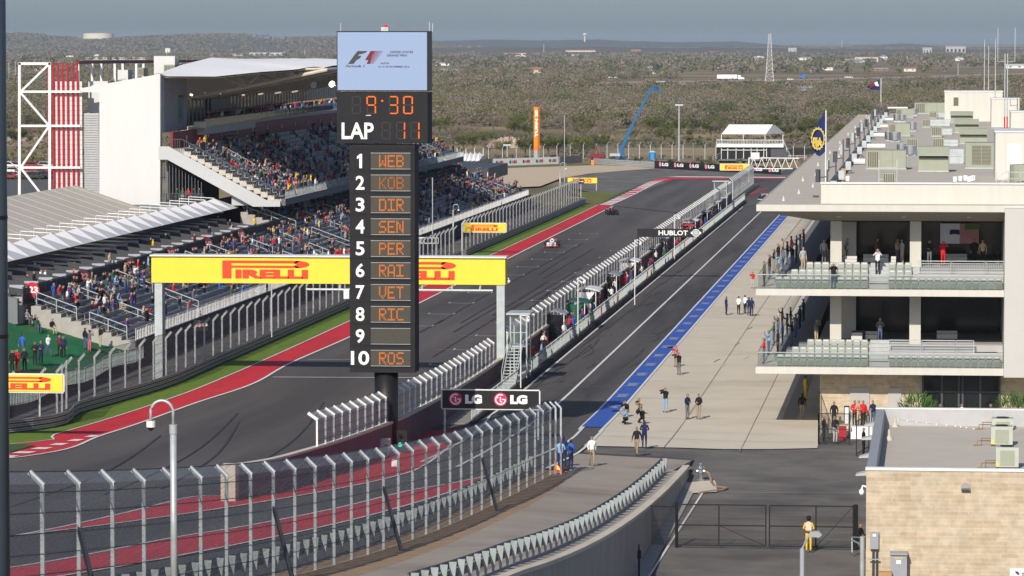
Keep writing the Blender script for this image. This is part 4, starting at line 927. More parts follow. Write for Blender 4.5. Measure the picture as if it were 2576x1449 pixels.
# roof plant
def hvac_unit(label, u0, u1, vt, vb, kind, dep=2.2, group='rooftop air units on the pit building'):
    p = G(u0, vb, 15.32); q = G(u1, vb, 15.32); y = p[1]; x0, x1 = AY(u0, vb, y)[0], AY(u1, vb, y)[0]; z1 = AY(u0, vt, y)[2]; z0 = 15.32; h = z1-z0; w_ = x1-x0
    r = thing('rooftop_unit', label, 'air conditioner', (x0, y, z0), 0, group)
    MB().box(x0-.05, x1+.05, y-.03, y+dep, z0, z0+h*.06).build('curb', GALVL, r)
    z0 += h*.06+.003
    if kind == 'hood':
        MB().box(x0, x1, y, y+dep, z0, z0+h*.5).build('cabinet', HVAC, r); MB().box(x0+.05, x1-.05, y+.15, y+dep, z0+h*.5+.003, z0+h*.66).build('intake_louvre', LOUV, r)
        b = MB(); b.prism([(y-.55, z0+h*.58), (y-.5, z0+h*.62), (y+.3, z1), (y+dep, z1), (y+dep, z0+h*.663)], 'x', x0-.04, x1+.04); b.build('hood', HVAC, r)
    else:
        MB().box(x0, x1, y, y+dep, z0, z1).build('cabinet', HVAC, r)
        if kind == 'grille2':
            for a_, c_ in ((.22, .53), (.55, .86)):
                g_ = MB().box(x0+w_*a_, x0+w_*c_, y-.03, y-.002, z0+h*.12, z1-h*.1).build('grille', LOUV, r)
                b = MB(); 
                for i in range(14): zz = z0+h*.14+i*h*.053; b.box(x0+w_*a_, x0+w_*c_, y-.045, y-.031, zz, zz+h*.018)
                b.build('slats', HVAC, g_)
        elif kind == 'side':
            b = MB()
            for i in range(5): b.box(x0+w_*(.04+.055*i), x0+w_*(.075+.055*i), y-.03, y-.002, z0+h*.08, z1-h*.08)
            b.build('louvre', LOUV, r); b = MB().box(x0+w_*.34, x0+w_*.345, y-.01, y-.002, z0, z1); b.box(x0+w_*.66, x0+w_*.665, y-.01, y-.002, z0, z1); b.build('panel_joint', LOUV, r)
        elif kind == 'cols':
            b = MB()
            for i in range(5): b.box(x0+w_*(.06+.185*i), x0+w_*(.17+.185*i), y-.03, y-.002, z0+h*.15, z1-h*.1)
            b.build('louvre', LOUV, r)
    return r
def Z8(x, y): return (2039.3+x/4.8, 201.25+y/4.8)
def hu(lab, x0, x1, yt, yb, kind, dep=2.2):
    a = Z8(x0, yt); c = Z8(x1, yb); return hvac_unit(lab, a[0], c[0], a[1], c[1], kind, dep)
hu('sage air unit with side louvres, front left on the pit roof', 672, 1150, 850, 1080, 'side', 3.5)
hu('sage air unit with a big rain hood, front middle of the pit roof', 1302, 1662, 805, 1110, 'hood', 3)
hu('sage air unit with a double brown grille, front right beside the white stair house', 1868, 2225, 760, 1075, 'grille2', 4)
rows = [(1800, 2130, 590, 775, 'hood', 'second hooded sage unit back along the right row'), (1740, 2030, 475, 640, 'hood', 'third hooded sage unit back along the right row'), (1690, 1960, 380, 515, 'hood', 'fourth hooded sage unit back along the right row'), (1650, 1900, 305, 425, 'hood', 'hooded sage unit below the open door of the far stair house'),
        (1255, 1660, 275, 410, 'side', 'long sage unit at the far end left of the stair house'), (1460, 1580, 560, 690, 'cols', 'small slatted unit in the third row of the middle'), (1475, 1610, 700, 830, 'cols', 'small slatted unit just behind the front hooded unit, right one'), (1160, 1295, 705, 830, 'cols', 'small slatted unit just behind the front hooded unit, left one'),
        (1350, 1445, 475, 575, 'cols', 'small slatted unit in the fourth row of the middle'), (1432, 1520, 385, 465, 'cols', 'small slatted unit in the fifth row, farthest back'),
        (940, 1200, 525, 680, 'side', 'sage unit between two pairs of steel fan housings'), (1030, 1240, 350, 455, 'side', 'farthest sage unit on the left side of the roof')]
for (x0, x1, yt, yb, k, l) in rows: hu(l, x0, x1, yt, yb, k)
r = hu('short slatted unit caged by the steel frame near the parapet', 872, 1020, 1120, 1262, 'cols', .8)
def fanh(lab, x0, x1, yt, yb):
    a = Z8(x0, yt); c = Z8(x1, yb); p = G((a[0]+c[0])/2, c[1]+9, 15.32); y = p[1]; r_ = (AY(c[0], 0, y)[0]-AY(a[0], 0, y)[0])/2; z1 = AY(0, a[1], y)[2]; z0 = AY(0, c[1], y)[2]; x = AY((a[0]+c[0])/2, 0, y)[0]
    r = thing('exhaust_fan', lab, 'roof fan', (x, y, 15.3), 0, 'steel exhaust fans on the pit roof')
    MB().tube([(x, y, z0), (x, y, z1)], r_, 20).build('drum', STAIN, r, smooth=False)
    MB().box(x-r_*.75, x+r_*.75, y-r_*.7, y+r_*.7, 15.3, z0-.003).build('base', GALVL, r)
    b = MB().tube([(x, y, z1), (x, y, z1+.04)], r_*1.04, 20); b.build('rim', GALV, r)
for i, (x0, x1, yt, yb, l) in enumerate([(1140, 1295, 765, 865, 'nearest steel exhaust fan, right of its twin'), (1050, 1170, 745, 840, 'nearest steel exhaust fan, left of its twin'), (960, 1100, 605, 700, 'second pair of steel exhaust fans, right one'), (905, 1000, 595, 690, 'second pair of steel exhaust fans, left one'), (1190, 1290, 488, 575, 'single steel exhaust fan beside the slatted unit'),
    (1060, 1165, 400, 465, 'third pair of steel exhaust fans, right one'), (1008, 1085, 395, 465, 'third pair of steel exhaust fans, left one'), (1225, 1300, 325, 390, 'farthest steel exhaust fan near the long sage unit')]): fanh(l, x0, x1, yt, yb)
# galvanised ducts between the rows
for i, (x0, x1, yt, yb, l) in enumerate([(1690, 1860, 800, 1010, 'tall galvanised duct box between the front units'), (1600, 1790, 690, 800, 'galvanised duct behind the front hooded unit'), (1600, 1720, 560, 660, 'galvanised duct in the third row'), (1450, 1690, 455, 555, 'wide galvanised duct in the fourth row'), (1555, 1650, 375, 450, 'galvanised duct in the fifth row')]):
    a = Z8(x0, yt); c = Z8(x1, yb); p = G(a[0], c[1], 15.32); y = p[1]; z1 = AY(0, a[1], y)[2]; xa, xb = AY(a[0], 0, y)[0], AY(c[0], 0, y)[0]
    b = MB().box(xa, xb, y, y+1.4, 15.32, z1); b.box(xa-.04, xb+.04, y-.04, y+.04, (15.32+z1)/2, (15.32+z1)/2+.06); tag(b.build('duct', GALVL), l, 'duct', 'galvanised ducts on the pit roof')
for i, (x0, x1, yc, l) in enumerate([(520, 668, 985, 'white pipe left of the front sage unit'), (680, 910, 795, 'long white pipe in the second row'), (715, 900, 660, 'white pipe in the third row'), (820, 940, 552, 'white pipe in the fourth row'), (880, 1010, 470, 'white pipe in the fifth row'), (930, 1180, 330, 'long white edge pipe at the far end of the roof')]):
    a = Z8(x0, yc+14); p = G(*a, 15.5); y = p[1]; xb = AY(Z8(x1, 0)[0], 0, y)[0]; tag(MB().tube([(p[0], y, 15.6), (xb, y, 15.6)], .26-.02*i, 8).build('roof_pipe', WHITE), l, 'pipe', 'white pipes lying on the pit roof')
# row of dish and camera gear along the left parapet
for i, (x, y) in enumerate([(265, 1230), (430, 1040), (500, 1000), (480, 900), (560, 830), (620, 740), (600, 680), (680, 620), (700, 560), (760, 520), (790, 460), (830, 400), (880, 340)]):
    u, v = Z8(x, y); yy = 278+i*23; h = 1.2+.5*(i % 3); r = thing('roof_antenna', '%s bracketed floodlight and box along the left parapet of the pit roof' % ordn(i+1), 'roof gear', (XB+.15, yy, 15.9), 0, 'floodlights along the pit roof parapet')
    b = MB().bar((XB+.15, yy, 15.9), (XB+.15, yy, 15.9+h), .12); b.bar((XB+.15, yy, 16.1), (XB+.9, yy, 15.4), .08); b.bar((XB+.15, yy, 16.6), (XB-.5, yy+.4, 16.5), .07); b.build('bracket', STEELD, r)
    b = MB()._a([(XB-.7, yy+.2, 16.2), (XB-.45, yy+.1, 16.2), (XB-.45, yy+.1, 17.1), (XB-.7, yy+.2, 17.1), (XB-.6, yy+.7, 16.2), (XB-.35, yy+.6, 16.2), (XB-.35, yy+.6, 17.1), (XB-.6, yy+.7, 17.1)], [(0, 1, 2, 3), (7, 6, 5, 4), (0, 4, 5, 1), (1, 5, 6, 2), (2, 6, 7, 3), (3, 7, 4, 0)]); b.build('flood_head', GALVL if i % 2 else STEELD, r)
    MB().box(XB+.35, XB+.8, yy-.2, yy+.3, 15.6, 16.3).build('junction_box', GALVL, r)
# buckets
for i, x in enumerate([1745, 1808, 1870, 1915, 1945, 1965, 447]):
    u, v = Z8(x, 1228 if i < 6 else 1220); p = G(u, v-1.5*(i % 3), 15.32); r_ = .19
    tag(MB().tube([(p[0], p[1], 15.32), (p[0], p[1], 15.72)], [r_*.8, r_], 14).build('bucket', TENTW), ('white bucket on the roof behind the parapet, %s from the left' % ordn(i+1)) if i < 6 else 'lone white bucket beside the wooden board on the roof', 'bucket', 'white buckets on the pit roof')
p = G(*Z8(368, 1212), 15.32); tag(MB().box(p[0], p[0]+.35, p[1], p[1]+.15, 15.32, 16.25).build('wooden_board', mat('plywood', (.45, .27, .12), .8, var=.15)), 'tan plywood board leaning upright near the roof gear', 'board')
# white stair houses
def stairhouse(lab, u0, u1, vt, vb, door=None, dep=8):
    p = G(u0, vb, 15.3); y = p[1]; x0, x1 = AY(u0, 0, y)[0], AY(u1, 0, y)[0]; z1 = AY(0, vt, y)[2]
    r = thing('stair_house', lab, 'stair house', (x0, y, 15.3), 0, 'cream stair houses on the pit roof'); MB().box(x0, x1, y, y+dep, 15.3, z1).build('wall', CREAM, r); MB().box(x0-.08, x1+.08, y-.08, y+dep, z1+.003, z1+.12).build('cap', WHITE, r)
    if door:
        a = AY(door[0], door[2], y); c = AY(door[1], door[3], y); MB().box(a[0], c[0], y-.04, y-.003, c[2], a[2]).build('door', door[4], r)
        MB().box(a[0]-.08, a[0]-.003, y-.06, y-.003, c[2], a[2]+.08).build('door_frame', CREAM2, r)
stairhouse('cream stair house with an open dark door at the far end of the pit roof', 2378, 2524, 228, 305, (2399, 2411, 245, 266, LOUV), 9)
stairhouse('cream stair house with a blank front behind the thin antenna masts', 2496, 2568, 246, 320)
stairhouse('partly hidden cream stair house at the right edge, third from front', 2545, 2640, 278, 345)
stairhouse('tall cream stair house with a closed white door at the right edge', 2507, 2700, 327, 452, (2534, 2570, 362, 430, WHITE), 10)
b = MB(); a = G(2506, 470, 15.3); 
for t in range(4): b.bar((a[0]+.9*t, a[1], 15.3), (a[0]+.9*t, a[1], 16.4+.0*t), .05)
for z_ in (15.9, 16.4): b.bar((a[0], a[1], z_-.5), (a[0]+.7, a[1], z_), .05); b.bar((a[0]+.7, a[1], z_), (a[0]+4, a[1], z_), .05)
tag(b.build('stair_railing', GALV), 'grey pipe railing in front of the closed white roof door', 'railing')
p = G(2548, 458, 15.3); tag(MB().tube([(p[0]+.7, p[1]-8, 15.3), (p[0]+.7, p[1]-8, 16.9)], 1.1, 16).build('roof_tank', HVAC), 'round sage tank at the right edge of the pit roof', 'tank')
# masts
for i, (u, vt, vb, l) in enumerate([(2475.6, 100, 292, 'leftmost thin white antenna mast on the pit roof'), (2486, 115, 290, 'thin mast second from left on the pit roof'), (2503, 97, 312, 'tallest thin antenna mast on the pit roof')]):
    p = G(u, vb, 15.3); z1 = AY(0, vt, p[1])[2]; tag(MB().tube([(p[0], p[1], 15.3), (p[0], p[1], z1)], [.09, .05], 6).build('antenna_mast', GALVL), l, 'antenna mast')
for k, u in enumerate((2527, 2533.5)):
    p = G(u, 324, 15.3); r = thing('antenna_mast', 'twin white mast with a red foot, %s of the pair' % ('left', 'right')[k], 'antenna mast', p); z1 = AY(0, 134, p[1])[2]; zr = AY(0, 288, p[1])[2]
    MB().tube([(p[0], p[1], zr), (p[0], p[1], z1)], .07, 6).build('shaft', GALVL, r); MB().tube([(p[0], p[1], 15.3), (p[0], p[1], zr)], .09, 6).build('red_foot', REDB, r)
    b = MB().bar((p[0]-.9*(k == 0), p[1], z1-1), (p[0]+.9*(k == 1), p[1], z1-1), .05); 
    for dx in (-.9, ): b.bar((p[0]+(dx if k == 0 else -dx), p[1], z1-1), (p[0]+(dx if k == 0 else -dx), p[1], z1+3.2), .06)
    b.build('aerial', GALVL, r)
# flags
def flag(label, px_, vt, vb, y, outline, fm, marks):
    x = AY(px_, vb, y)[0]; z0 = AY(px_, vb, y)[2]; z1 = AY(px_, vt, y)[2]; r = thing('flagpole', label, 'flag', (x, y, z0))
    MB().tube([(x, y, z0), (x, y, z1)], .05, 8).build('pole', WHITE, r); MB().sphere((x, y, z1+.05), .09).build('finial', mat('brass', (.6, .4, .1), .3, .8), r)
    top, bot = outline; b = MB(); n = len(top)
    T = []
    for i in range(n):
        for j in range(9):
            t = j/8; u = top[i][0]+(bot[i][0]-top[i][0])*t; v = top[i][1]+(bot[i][1]-top[i][1])*t; p = AY(u, v, y); T.append((p[0], y+.16*math.sin(i*1.9+t*2.0)*min(1, i/2), p[2]))
    for dy in (0, .03): b.v += [(a, c+dy, d) for a, c, d in T]
    for i in range(n-1):
        for j in range(8):
            o = i*9+j; b.f.append((o, o+1, o+10, o+9)); o += n*9; b.f.append((o+9, o+10, o+1, o))
    b.m = [0]*len(b.f); f = b.build('flag_cloth', fm, r, smooth=True, fix=False)
    marks(r, y)
    return r
NAVY = mat('navy flag', (.008, .018, .10), .7, var=.15, scale=3); GOLD = mat('flag gold', (.55, .42, .08), .7, var=.05)
def fia(r, y):
    def q(u, v): p = AY(u, v, y-.3); return (p[0], y-.19, p[2])
    cx, cy, R1 = 2055.5, 346, 17.5; b = MB(); n = 32
    sh = lambda a, rr: q(cx+rr*.95*math.cos(a)+2, cy+rr*1.55*math.sin(a)*-1+3)
    for k in range(n):
        a0 = 6.283*k/n; a1 = 6.283*(k+.95)/n; ro = R1+(1.6 if k % 2 else 0); b.quad(sh(a0, R1-2.6), sh(a0, ro), sh(a1, ro), sh(a1, R1-2.6))
    b.build('emblem_ring', GOLD, r, fix=False)
    z = lambda v: AY(0, v, y)[2]; x = lambda u: AY(u, 0, y)[0]
    txt('FIA', x(2047), x(2071), z(365), z(340), y-.2, GOLD, r, bold=.06); b = MB()
    for a in np.linspace(3.6, 5.8, 5): b.bar(sh(a, 3), sh(a, R1-3.4), .06)
    b.build('emblem_rays', GOLD, r, fix=False)
flag('navy flag with a golden gear emblem on the roof edge of the pit building', 2077, 277, 465, 282,
    ([(2077, 281), (2071, 287), (2062, 302), (2052, 318), (2044, 334), (2036, 348)], [(2077, 380), (2072, 386), (2063, 393), (2055, 391), (2046, 378), (2038, 366)]), NAVY, fia)
def f1m(r, y):
    def q(u, v): p = AY(u, v, y-.2); return (p[0], y-.22, p[2])
    b = MB(); b.v = [q(*p) for p in [(2186, 212), (2199, 207), (2202, 215), (2190, 222)]]; b.f = [(0, 1, 2, 3)]; b.m = [0]; b.build('red_mark', RDS, r, fix=False)
    b = MB(); b.v = [q(*p) for p in [(2199, 208), (2207, 205), (2211, 217), (2203, 216)]]; b.f = [(0, 1, 2, 3)]; b.m = [0]; b.build('white_mark', LTXT, r, fix=False)
flag('small dark flag with red and white marks at the far end of the roof', 2216, 196, 268, 575, ([(2213, 200), (2206, 203), (2197, 208), (2188, 213), (2181, 217)], [(2213, 228), (2206, 226), (2197, 226), (2189, 223), (2182, 222)]), NAVY, f1m)
# ---------------------------------------------------------------- balcony seats
seat0 = thing('balcony_seat', 'x', 'seat', (0, 0, -50), 0, 'folding seats on the pit building balconies')
b = MB(); b.prism([(-.21, .38), (.21, .38), (.235, .72), (.19, .80), (-.19, .80), (-.235, .72)], 'y', -.02, .05); b.build('backrest', SEATG, seat0, local=True)
b = MB(); b.box(-.15, .15, -.028, -.021, .66, .74); b.build('painted_highlight', mat('seat highlight', (.62, .63, .60), .4), seat0, local=True)  # pale strip paints a highlight across the top of the backrest
b = MB(); b.prism([(-.2, .12), (-.17, .06), (.17, .06), (.2, .12), (.21, .42), (-.21, .42)], 'y', -.17, -.09)
for k in range(3): b.box(-.17, .17, -.195, -.172, .15+.08*k, .18+.08*k)
b.build('seat', mat('seat shell green', (.25, .29, .25), .5, var=.05, rand=.08), seat0, local=True)
b = MB(); b.box(-.245, -.215, -.1, .1, 0, .42); b.box(.215, .245, -.1, .1, 0, .42); b.build('frame', GALV, seat0, local=True)
first = True
for lev, (z0, z1) in enumerate(FL):
    spec = [(705, 12, 1412), (825, 10, 1412), (940, 8, 1412)] if lev == 0 else [(720, 12, 1415), (835, 10, 1415), (950, 8, 1415)]
    spec2 = [(1562, 15, 2430), (1562, 3, 1745), (1562, 3, 1745)] if lev == 0 else [(1570, 15, 2420)]
    for blk, sp_ in ((0, spec), (1, spec2)):
        for row, (xa, n, xb) in enumerate(sp_):
            y = YF+.75+row*.86; z = z1+(.0 if row == 0 else .45*row)
            for k in range(n):
                u = R(2, 1, xa+(xb-xa)*(k+.5)/n, 0)[0]; x = AY(u, 0, y)[0]
                l = 'grey seat, %s from left, %s row, %s block, %s balcony' % (ordn(k+1), ('front', 'middle', 'back')[row], ('left', 'right')[blk], ('upper', 'lower')[lev])
                if first: seat0.location = (x, y, z); seat0['label'] = l; first = False
                else: copy_tree(seat0, (x, y, z), 0, l)
# lounge furniture and screen
TVM = mat('lounge screen grey', (.30, .30, .32), .5, var=.1, scale=1.5, emis=.25)
tv = thing('wall_screen', 'big lounge screen showing a car and track, upper balcony right bay', 'screen', AY(*R(2, 1, 2090, 390), 277.))
b = MB(); fb(b, 2, 1, 1945, 2090, 238, 390, 277., 277.1); b.build('screen', TVM, tv)
b = MB(); fb(b, 2, 1, 2090, 2235, 238, 390, 277., 277.1); b.build('screen_side', mat('screen pink track', (.30, .14, .14), .5, var=.3, emis=.15), tv)
b = MB(); b.prism([(AY(*R(2, 1, 2090, 0), 276.9)[0], 0), (0, 0)], 'y', 0, 1) if False else fb(b, 2, 1, 2130, 2232, 240, 285, 276.9, 276.98); b.build('screen_grass', mat('screen green', (.06, .11, .03), .5, emis=.15), tv)
b = MB(); fb(b, 2, 1, 2020, 2085, 283, 318, 276.85, 276.95); fb(b, 2, 1, 2015, 2030, 290, 322, 276.8, 276.9); fb(b, 2, 1, 2072, 2090, 290, 322, 276.8, 276.9); b.build('screen_car', mat('screen car blue', (.02, .03, .08), .5), tv)
for i, (x0, x1, yt, yb, yy, l) in enumerate([(1365, 1555, 470, 498, 272, 'long white lounge sofa on the upper balcony level'), (1985, 2150, 470, 500, 273, 'white sofa below the big lounge screen'), (1925, 2080, 1045, 1100, 272, 'cream sofa in the right bay of the lower lounge'), (1385, 1475, 1055, 1115, 271, 'cream armchair in the left bay of the lower lounge'), (1280, 1380, 1065, 1118, 271.5, 'dark armchair beside the lower left column'), (1228, 1316, 513, 533, 269.5, 'white low counter behind the upper left seats'), (1278, 1360, 1112, 1132, 269.5, 'white low counter behind the lower left seats'), (1575, 1612, 520, 545, 269.5, 'small white counter behind the upper right seats')]):
    z1 = FL[0 if yt < 700 else 1][1]+1.36; p = AY(*R(2, 1, x0, 0), yy)[0]; q = AY(*R(2, 1, x1, 0), yy)[0]; zz = AY(*R(2, 1, 0, yt), yy)[2]
    m_ = STEELD if 'dark' in l else mat('white upholstery', (.55, .54, .5), .8, var=.04); r = thing('sofa' if 'counter' not in l else 'counter', l, 'sofa' if 'counter' not in l else 'counter', (p, yy, z1+.005))
    MB().box(p, q, yy, yy+.7, z1+.1, z1+.42).build('seat' if 'counter' not in l else 'body', m_, r); MB().box(p, q, yy+.7, yy+.9, z1+.1, max(z1+.6, zz)).build('back' if 'counter' not in l else 'panel', m_, r)
def palm(label, u, vb, y, z, h, dense=40):
    x = AY(u, 0, y)[0]; r = thing('potted_palm', label, 'plant', (x, y, z)); MB().tube([(x, y, z), (x, y, z+.35)], [.16, .2], 10).build('pot', STEELD, r)
    b = MB(); 
    for i in range(dense):
        a = random.uniform(0, 6.28); zz = z+.4+random.random()*h*.6; L_ = random.uniform(.25, .5); e = random.uniform(-.2, .9)
        p0 = Vector((x, y, zz)); p1 = p0+Vector((math.cos(a)*L_*.6, math.sin(a)*L_*.6, L_*e)); p2 = p1+Vector((math.cos(a)*L_*.5, math.sin(a)*L_*.5, -L_*.2)); s_ = Vector((-math.sin(a), math.cos(a), 0))*.025
        b._a([p0-s_, p0+s_, p1+s_, p1-s_, p2], [(0, 1, 2, 3), (3, 2, 4)])
    b.build('leaves', mat('palm leaf', (.03, .07, .02), .6, var=.3), r, fix=False); MB().tube([(x, y, z+.3), (x, y, z+h*.7)], .02, 5).build('stem', mat('stem brown', (.1, .07, .04), .9), r)
palm('dark potted palm between columns of the upper lounge', R(2, 1, 1245, 0)[0], 0, 270.5, FL[0][1]+1.37, 1.9); palm('potted palm at the right wall of the upper lounge', R(2, 1, 2395, 0)[0], 0, 271, FL[0][1]+1.37, 1.7)
# ---------------------------------------------------------------- low stone building at the right
lb = thing('stone_building', 'low building of pale limestone blocks with a flat brown roof behind a parapet', 'building', (-3.3, 187, 0))
MB().box(-3.3, 16, 187, 187.3, -.1, 5.72).build('stone_wall', STONE, lb)
LG_ = mat('grey parapet metal', (.30, .31, .33), .6, var=.04)
MB().box(-3.3, 16, 187.303, 218, -.1, 4.9).build('roof_deck', ROOFM, lb)
MB().box(-3.3, -2.85, 187.303, 217.6, 4.903, 5.80).build('parapet', LG_, lb); MB().box(-3.34, 16, 186.95, 187.33, 5.723, 5.86).build('parapet_cap', WHITE, lb)
MB().box(-3.3, 16, 217.603, 218, 4.903, 5.80).build('parapet', GREYL, lb); MB().box(-3.34, 16, 217.58, 218.05, 5.803, 5.88).build('parapet_cap', WHITE, lb)
def A2(x, y, yy): return AY(*R(2, 2, x, y), yy)
r = thing('wall_lamp', 'grey shoebox lamp high on the limestone wall', 'lamp', A2(2134, 790, 187)); a = A2(2100, 770, 186.9); c = A2(2168, 798, 186.9)
b = MB(); b.prism([(a[0], c[2]), (c[0], c[2]), (c[0]-.02, a[2]), (c[0]-.18, a[2]+.14), (a[0]+.18, a[2]+.14), (a[0]+.02, a[2])], 'y', 186.72, 186.98); b.build('housing', LG_, r); MB().box(a[0]+.03, c[0]-.03, 186.70, 186.718, c[2]+.005, c[2]+.09).build('lens', LOUV, r)
r = thing('meter_box', 'grey electric meter box with two dark conduits on the limestone wall', 'meter box', A2(1446, 1245, 187)); a = A2(1415, 1118, 186.8); c = A2(1478, 1246, 186.8)
MB().box(a[0], c[0], 186.75, 186.99, c[2], a[2]).build('box', LG_, r); MB().box(a[0]+.12, c[0]-.12, 186.735, 186.748, a[2]-.2, a[2]-.08).build('paper_label', LTXT, r)
for x in (1438, 1466): p = A2(x, 1250, 186.85); MB().tube([(p[0], 186.85, 0), (p[0], 186.85, c[2]-.003)], .05, 8).build('conduit', STEELD, r)
MB().box(a[0]-.04, c[0]+.05, 186.7, 186.76, A2(0, 1306, 186.8)[2], A2(0, 1298, 186.8)[2]).build('bracket', LG_, r)
r = thing('transformer_cabinet', 'grey transformer cabinet with warning label at the foot of the limestone wall', 'cabinet', A2(1630, 1430, 186.5)); a = A2(1568, 1290, 186.2); c = A2(1692, 1432, 186.2)
MB().box(a[0], c[0], 186.2, 186.95, 0, a[2]).build('case', LG_, r); MB().box(a[0]-.03, c[0]+.03, 186.1, 186.98, a[2]+.003, a[2]+.1).build('lid', LG_, r)
MB().box(a[0]+.28, a[0]+.5, 186.185, 186.198, a[2]-.42, a[2]-.25).build('white_label', LTXT, r); MB().box(a[0]+.2, a[0]+.6, 186.186, 186.197, a[2]-.16, a[2]-.13).build('yellow_label', YELL, r)
r = thing('cardboard_box', 'open cardboard box on the ground by the transformer cabinet', 'box', A2(1520, 1440, 186)); a = A2(1480, 1415, 185.9); c = A2(1578, 1449, 185.9); MB().box(a[0], c[0], 185.6, 186.1, 0, a[2]).build('box', mat('cardboard', (.42, .25, .13), .9, var=.1), r)
r = thing('wall_sign', 'white wall sign with a red flame mark at the lower right corner', 'sign', A2(2520, 1420, 186.95)); a = A2(2470, 1392, 186.95); MB().box(a[0], a[0]+1.4, 186.93, 186.99, a[2]-.5, a[2]).build('panel', LTXT, r)
b = MB(); b.v = [(a[0]+p[0], 186.91, a[2]+p[1]) for p in [(.22, -.14), (.34, -.12), (.46, -.22), (.40, -.26), (.52, -.32), (.34, -.28)]]; b.f = [tuple(range(6))]; b.m = [0]; b.build('flame_mark', RDS, r, fix=False); txt('SIE', a[0]+.55, a[0]+1.1, a[2]-.34, a[2]-.18, 186.91, RDS, r)
r = thing('dome_camera', 'white dome camera on a bent bracket at the limestone wall corner', 'camera', A2(1360, 800, 187.4)); a = A2(1350, 815, 187.6); MB().tube([(-3.3, 187.6, a[2]+.25), (a[0]+.05, 187.6, a[2]+.3), (a[0], 187.6, a[2]+.1)], .05, 8).build('arm', TENTW, r); MB().sphere((a[0], 187.6, a[2]), .13, sc=(1, 1, 1.2)).build('dome', TENTW, r)
for i, (x, y, yy) in enumerate([(1380, 682, 188.5), (1392, 548, 196), (1400, 412, 203), (1412, 310, 210)]):
    a = A2(x, y, yy); b = MB(); b.prism([(-3.302, a[2]+.12), (-3.302, a[2]-.06), (-3.85, a[2]-.08), (-3.8, a[2]-.0)], 'y', yy, yy+.8); tag(b.build('wall_awning_lamp', GREYL), 'grey downlight hood on the left wall of the stone building, %s from the camera' % ordn(i+1), 'lamp', 'downlight hoods of the stone building')
def condenser(label, x0, x1, yt, yb, d=1.1):
    p = G(*R(2, 2, x0, yb), 4.92); q = G(*R(2, 2, x1, yb), 4.92); y = p[1]; z1 = AY(*R(2, 2, x0, yt), y)[2]; X0, X1 = p[0], AY(*R(2, 2, x1, yb), y)[0]
    r = thing('condenser_unit', label, 'air conditioner', (X0, y, 4.92), 0, 'condensers on the stone building roof'); MB().box(X0, X1, y, y+d, 5.0, z1).build('cabinet', mat('sage cabinet', (.42, .45, .38), .6, var=.04), r)
    MB().box(X0+.02, X1-.02, y+.02, y+d-.02, 4.903, 4.997).build('feet', STEELD, r); MB().box(X0+.22, X1-.2, y-.025, y-.002, 5.08, z1-.16).build('front_panel', HVAC, r)
    MB().tube([((X0+X1)/2, y+d/2, z1+.003), ((X0+X1)/2, y+d/2, z1+.05)], (X1-X0)*.3, 16).build('fan_cowl', BLACK, r); MB().box(X0+.03, X0+.14, y-.03, y-.003, 5.02, 5.22).build('yellow_tag', YELL, r)
    b = MB(); b.tube([(X0, y+.2, 5.3), (X0-.5, y+.2, 5.3), (X0-.5, y+.2, 4.95), (X0-.9, y+.2, 4.95)], .035, 6); b.tube([(X0, y+.4, 5.15), (X0-.7, y+.4, 5.15), (X0-.7, y+.4, 4.95)], .03, 6); b.build('pipework', mat('rusty pipe', (.25, .16, .09), .7, var=.2), r)
condenser('nearest sage condenser on the flat brown roof', 2362, 2535, 478, 638); condenser('second sage condenser behind the nearest one on the brown roof', 2326, 2490, 322, 468); condenser('farthest sage condenser on the brown roof', 2334, 2496, 262, 345)
b = MB(); L_ = [A2(x, y, 216) for x, y in [(1610, 265), (1750, 285), (1900, 302), (2050, 318), (2130, 328), (2240, 342)]]; b.tube(L_, .012, 4); 
r = tag(thing('light_string', 'string of small bulbs strung over the brown flat roof', 'light string', L_[0])); b.build('wire', GALV, r); b = MB()
for a, c in zip(L_, L_[1:]):
    for t in (.1, .6): q = Vector(a).lerp(Vector(c), t); b.sphere(q, .045, 6, 4)
b.build('bulbs', LTXT, r)
for (x, y) in [(1602, 330), (1558, 430)]:
    p = G(*R(2, 2, x, y-5), 4.91); b = MB().tube([p, (p[0], p[1], 5.15), (p[0], p[1], 5.5)], [.22, .08, .06], 10); tag(b.build('roof_vent', TENTM), 'small vent stack %s on the brown flat roof' % ('by the far parapet' if y < 400 else 'nearer the left parapet'), 'vent')
# ---------------------------------------------------------------- yard gate, fences, hydrant
GM = mat('black gate metal', (.012, .012, .013), .5, var=.1)
gr = thing('yard_gate', 'wide black chain link double gate across the lower yard road', 'gate', (-9, 201.8, 0)); yg = 201.8
def gu(x): return A2(x, 1000, yg)[0]
ztop = A2(0, 908, yg)[2]; zmid = A2(0, 1063, yg)[2]; zlow = A2(0, 1222, yg)[2]+.05
for (x0, x1, zz, m_) in [(2380-2576, 0, 0, 0)]: pass
spans = [(-40, 628), (655, 1288)]
for k, (x0, x1) in enumerate(spans):
    X0, X1 = gu(x0), gu(x1); g_ = MB().quad((X0, yg, zlow), (X1, yg, zlow), (X1, yg, ztop), (X0, yg, ztop)).build('chain_link', CHAIN, gr, fix=False)
    b = MB(); 
    for z_ in (ztop, zmid, zlow): b.bar((X0, yg, z_), (X1, yg, z_), .06)
    for t in (0, .47 if k == 0 else .555, 1): b.bar((X0+(X1-X0)*t, yg, zlow), (X0+(X1-X0)*t, yg, ztop), .07)
    b.bar((X0+(X1-X0)*(.47 if k == 0 else .555), yg, zlow if k else zmid), (X1, yg, zmid if k == 0 else ztop) if k else (X1, yg, zlow), .03); b.build('gate_frame', GM, gr)
for x in (1298, 1312, -45): MB().tube([(gu(x), yg, 0), (gu(x), yg, ztop+.1)], .08, 8).build('post', GM, gr)
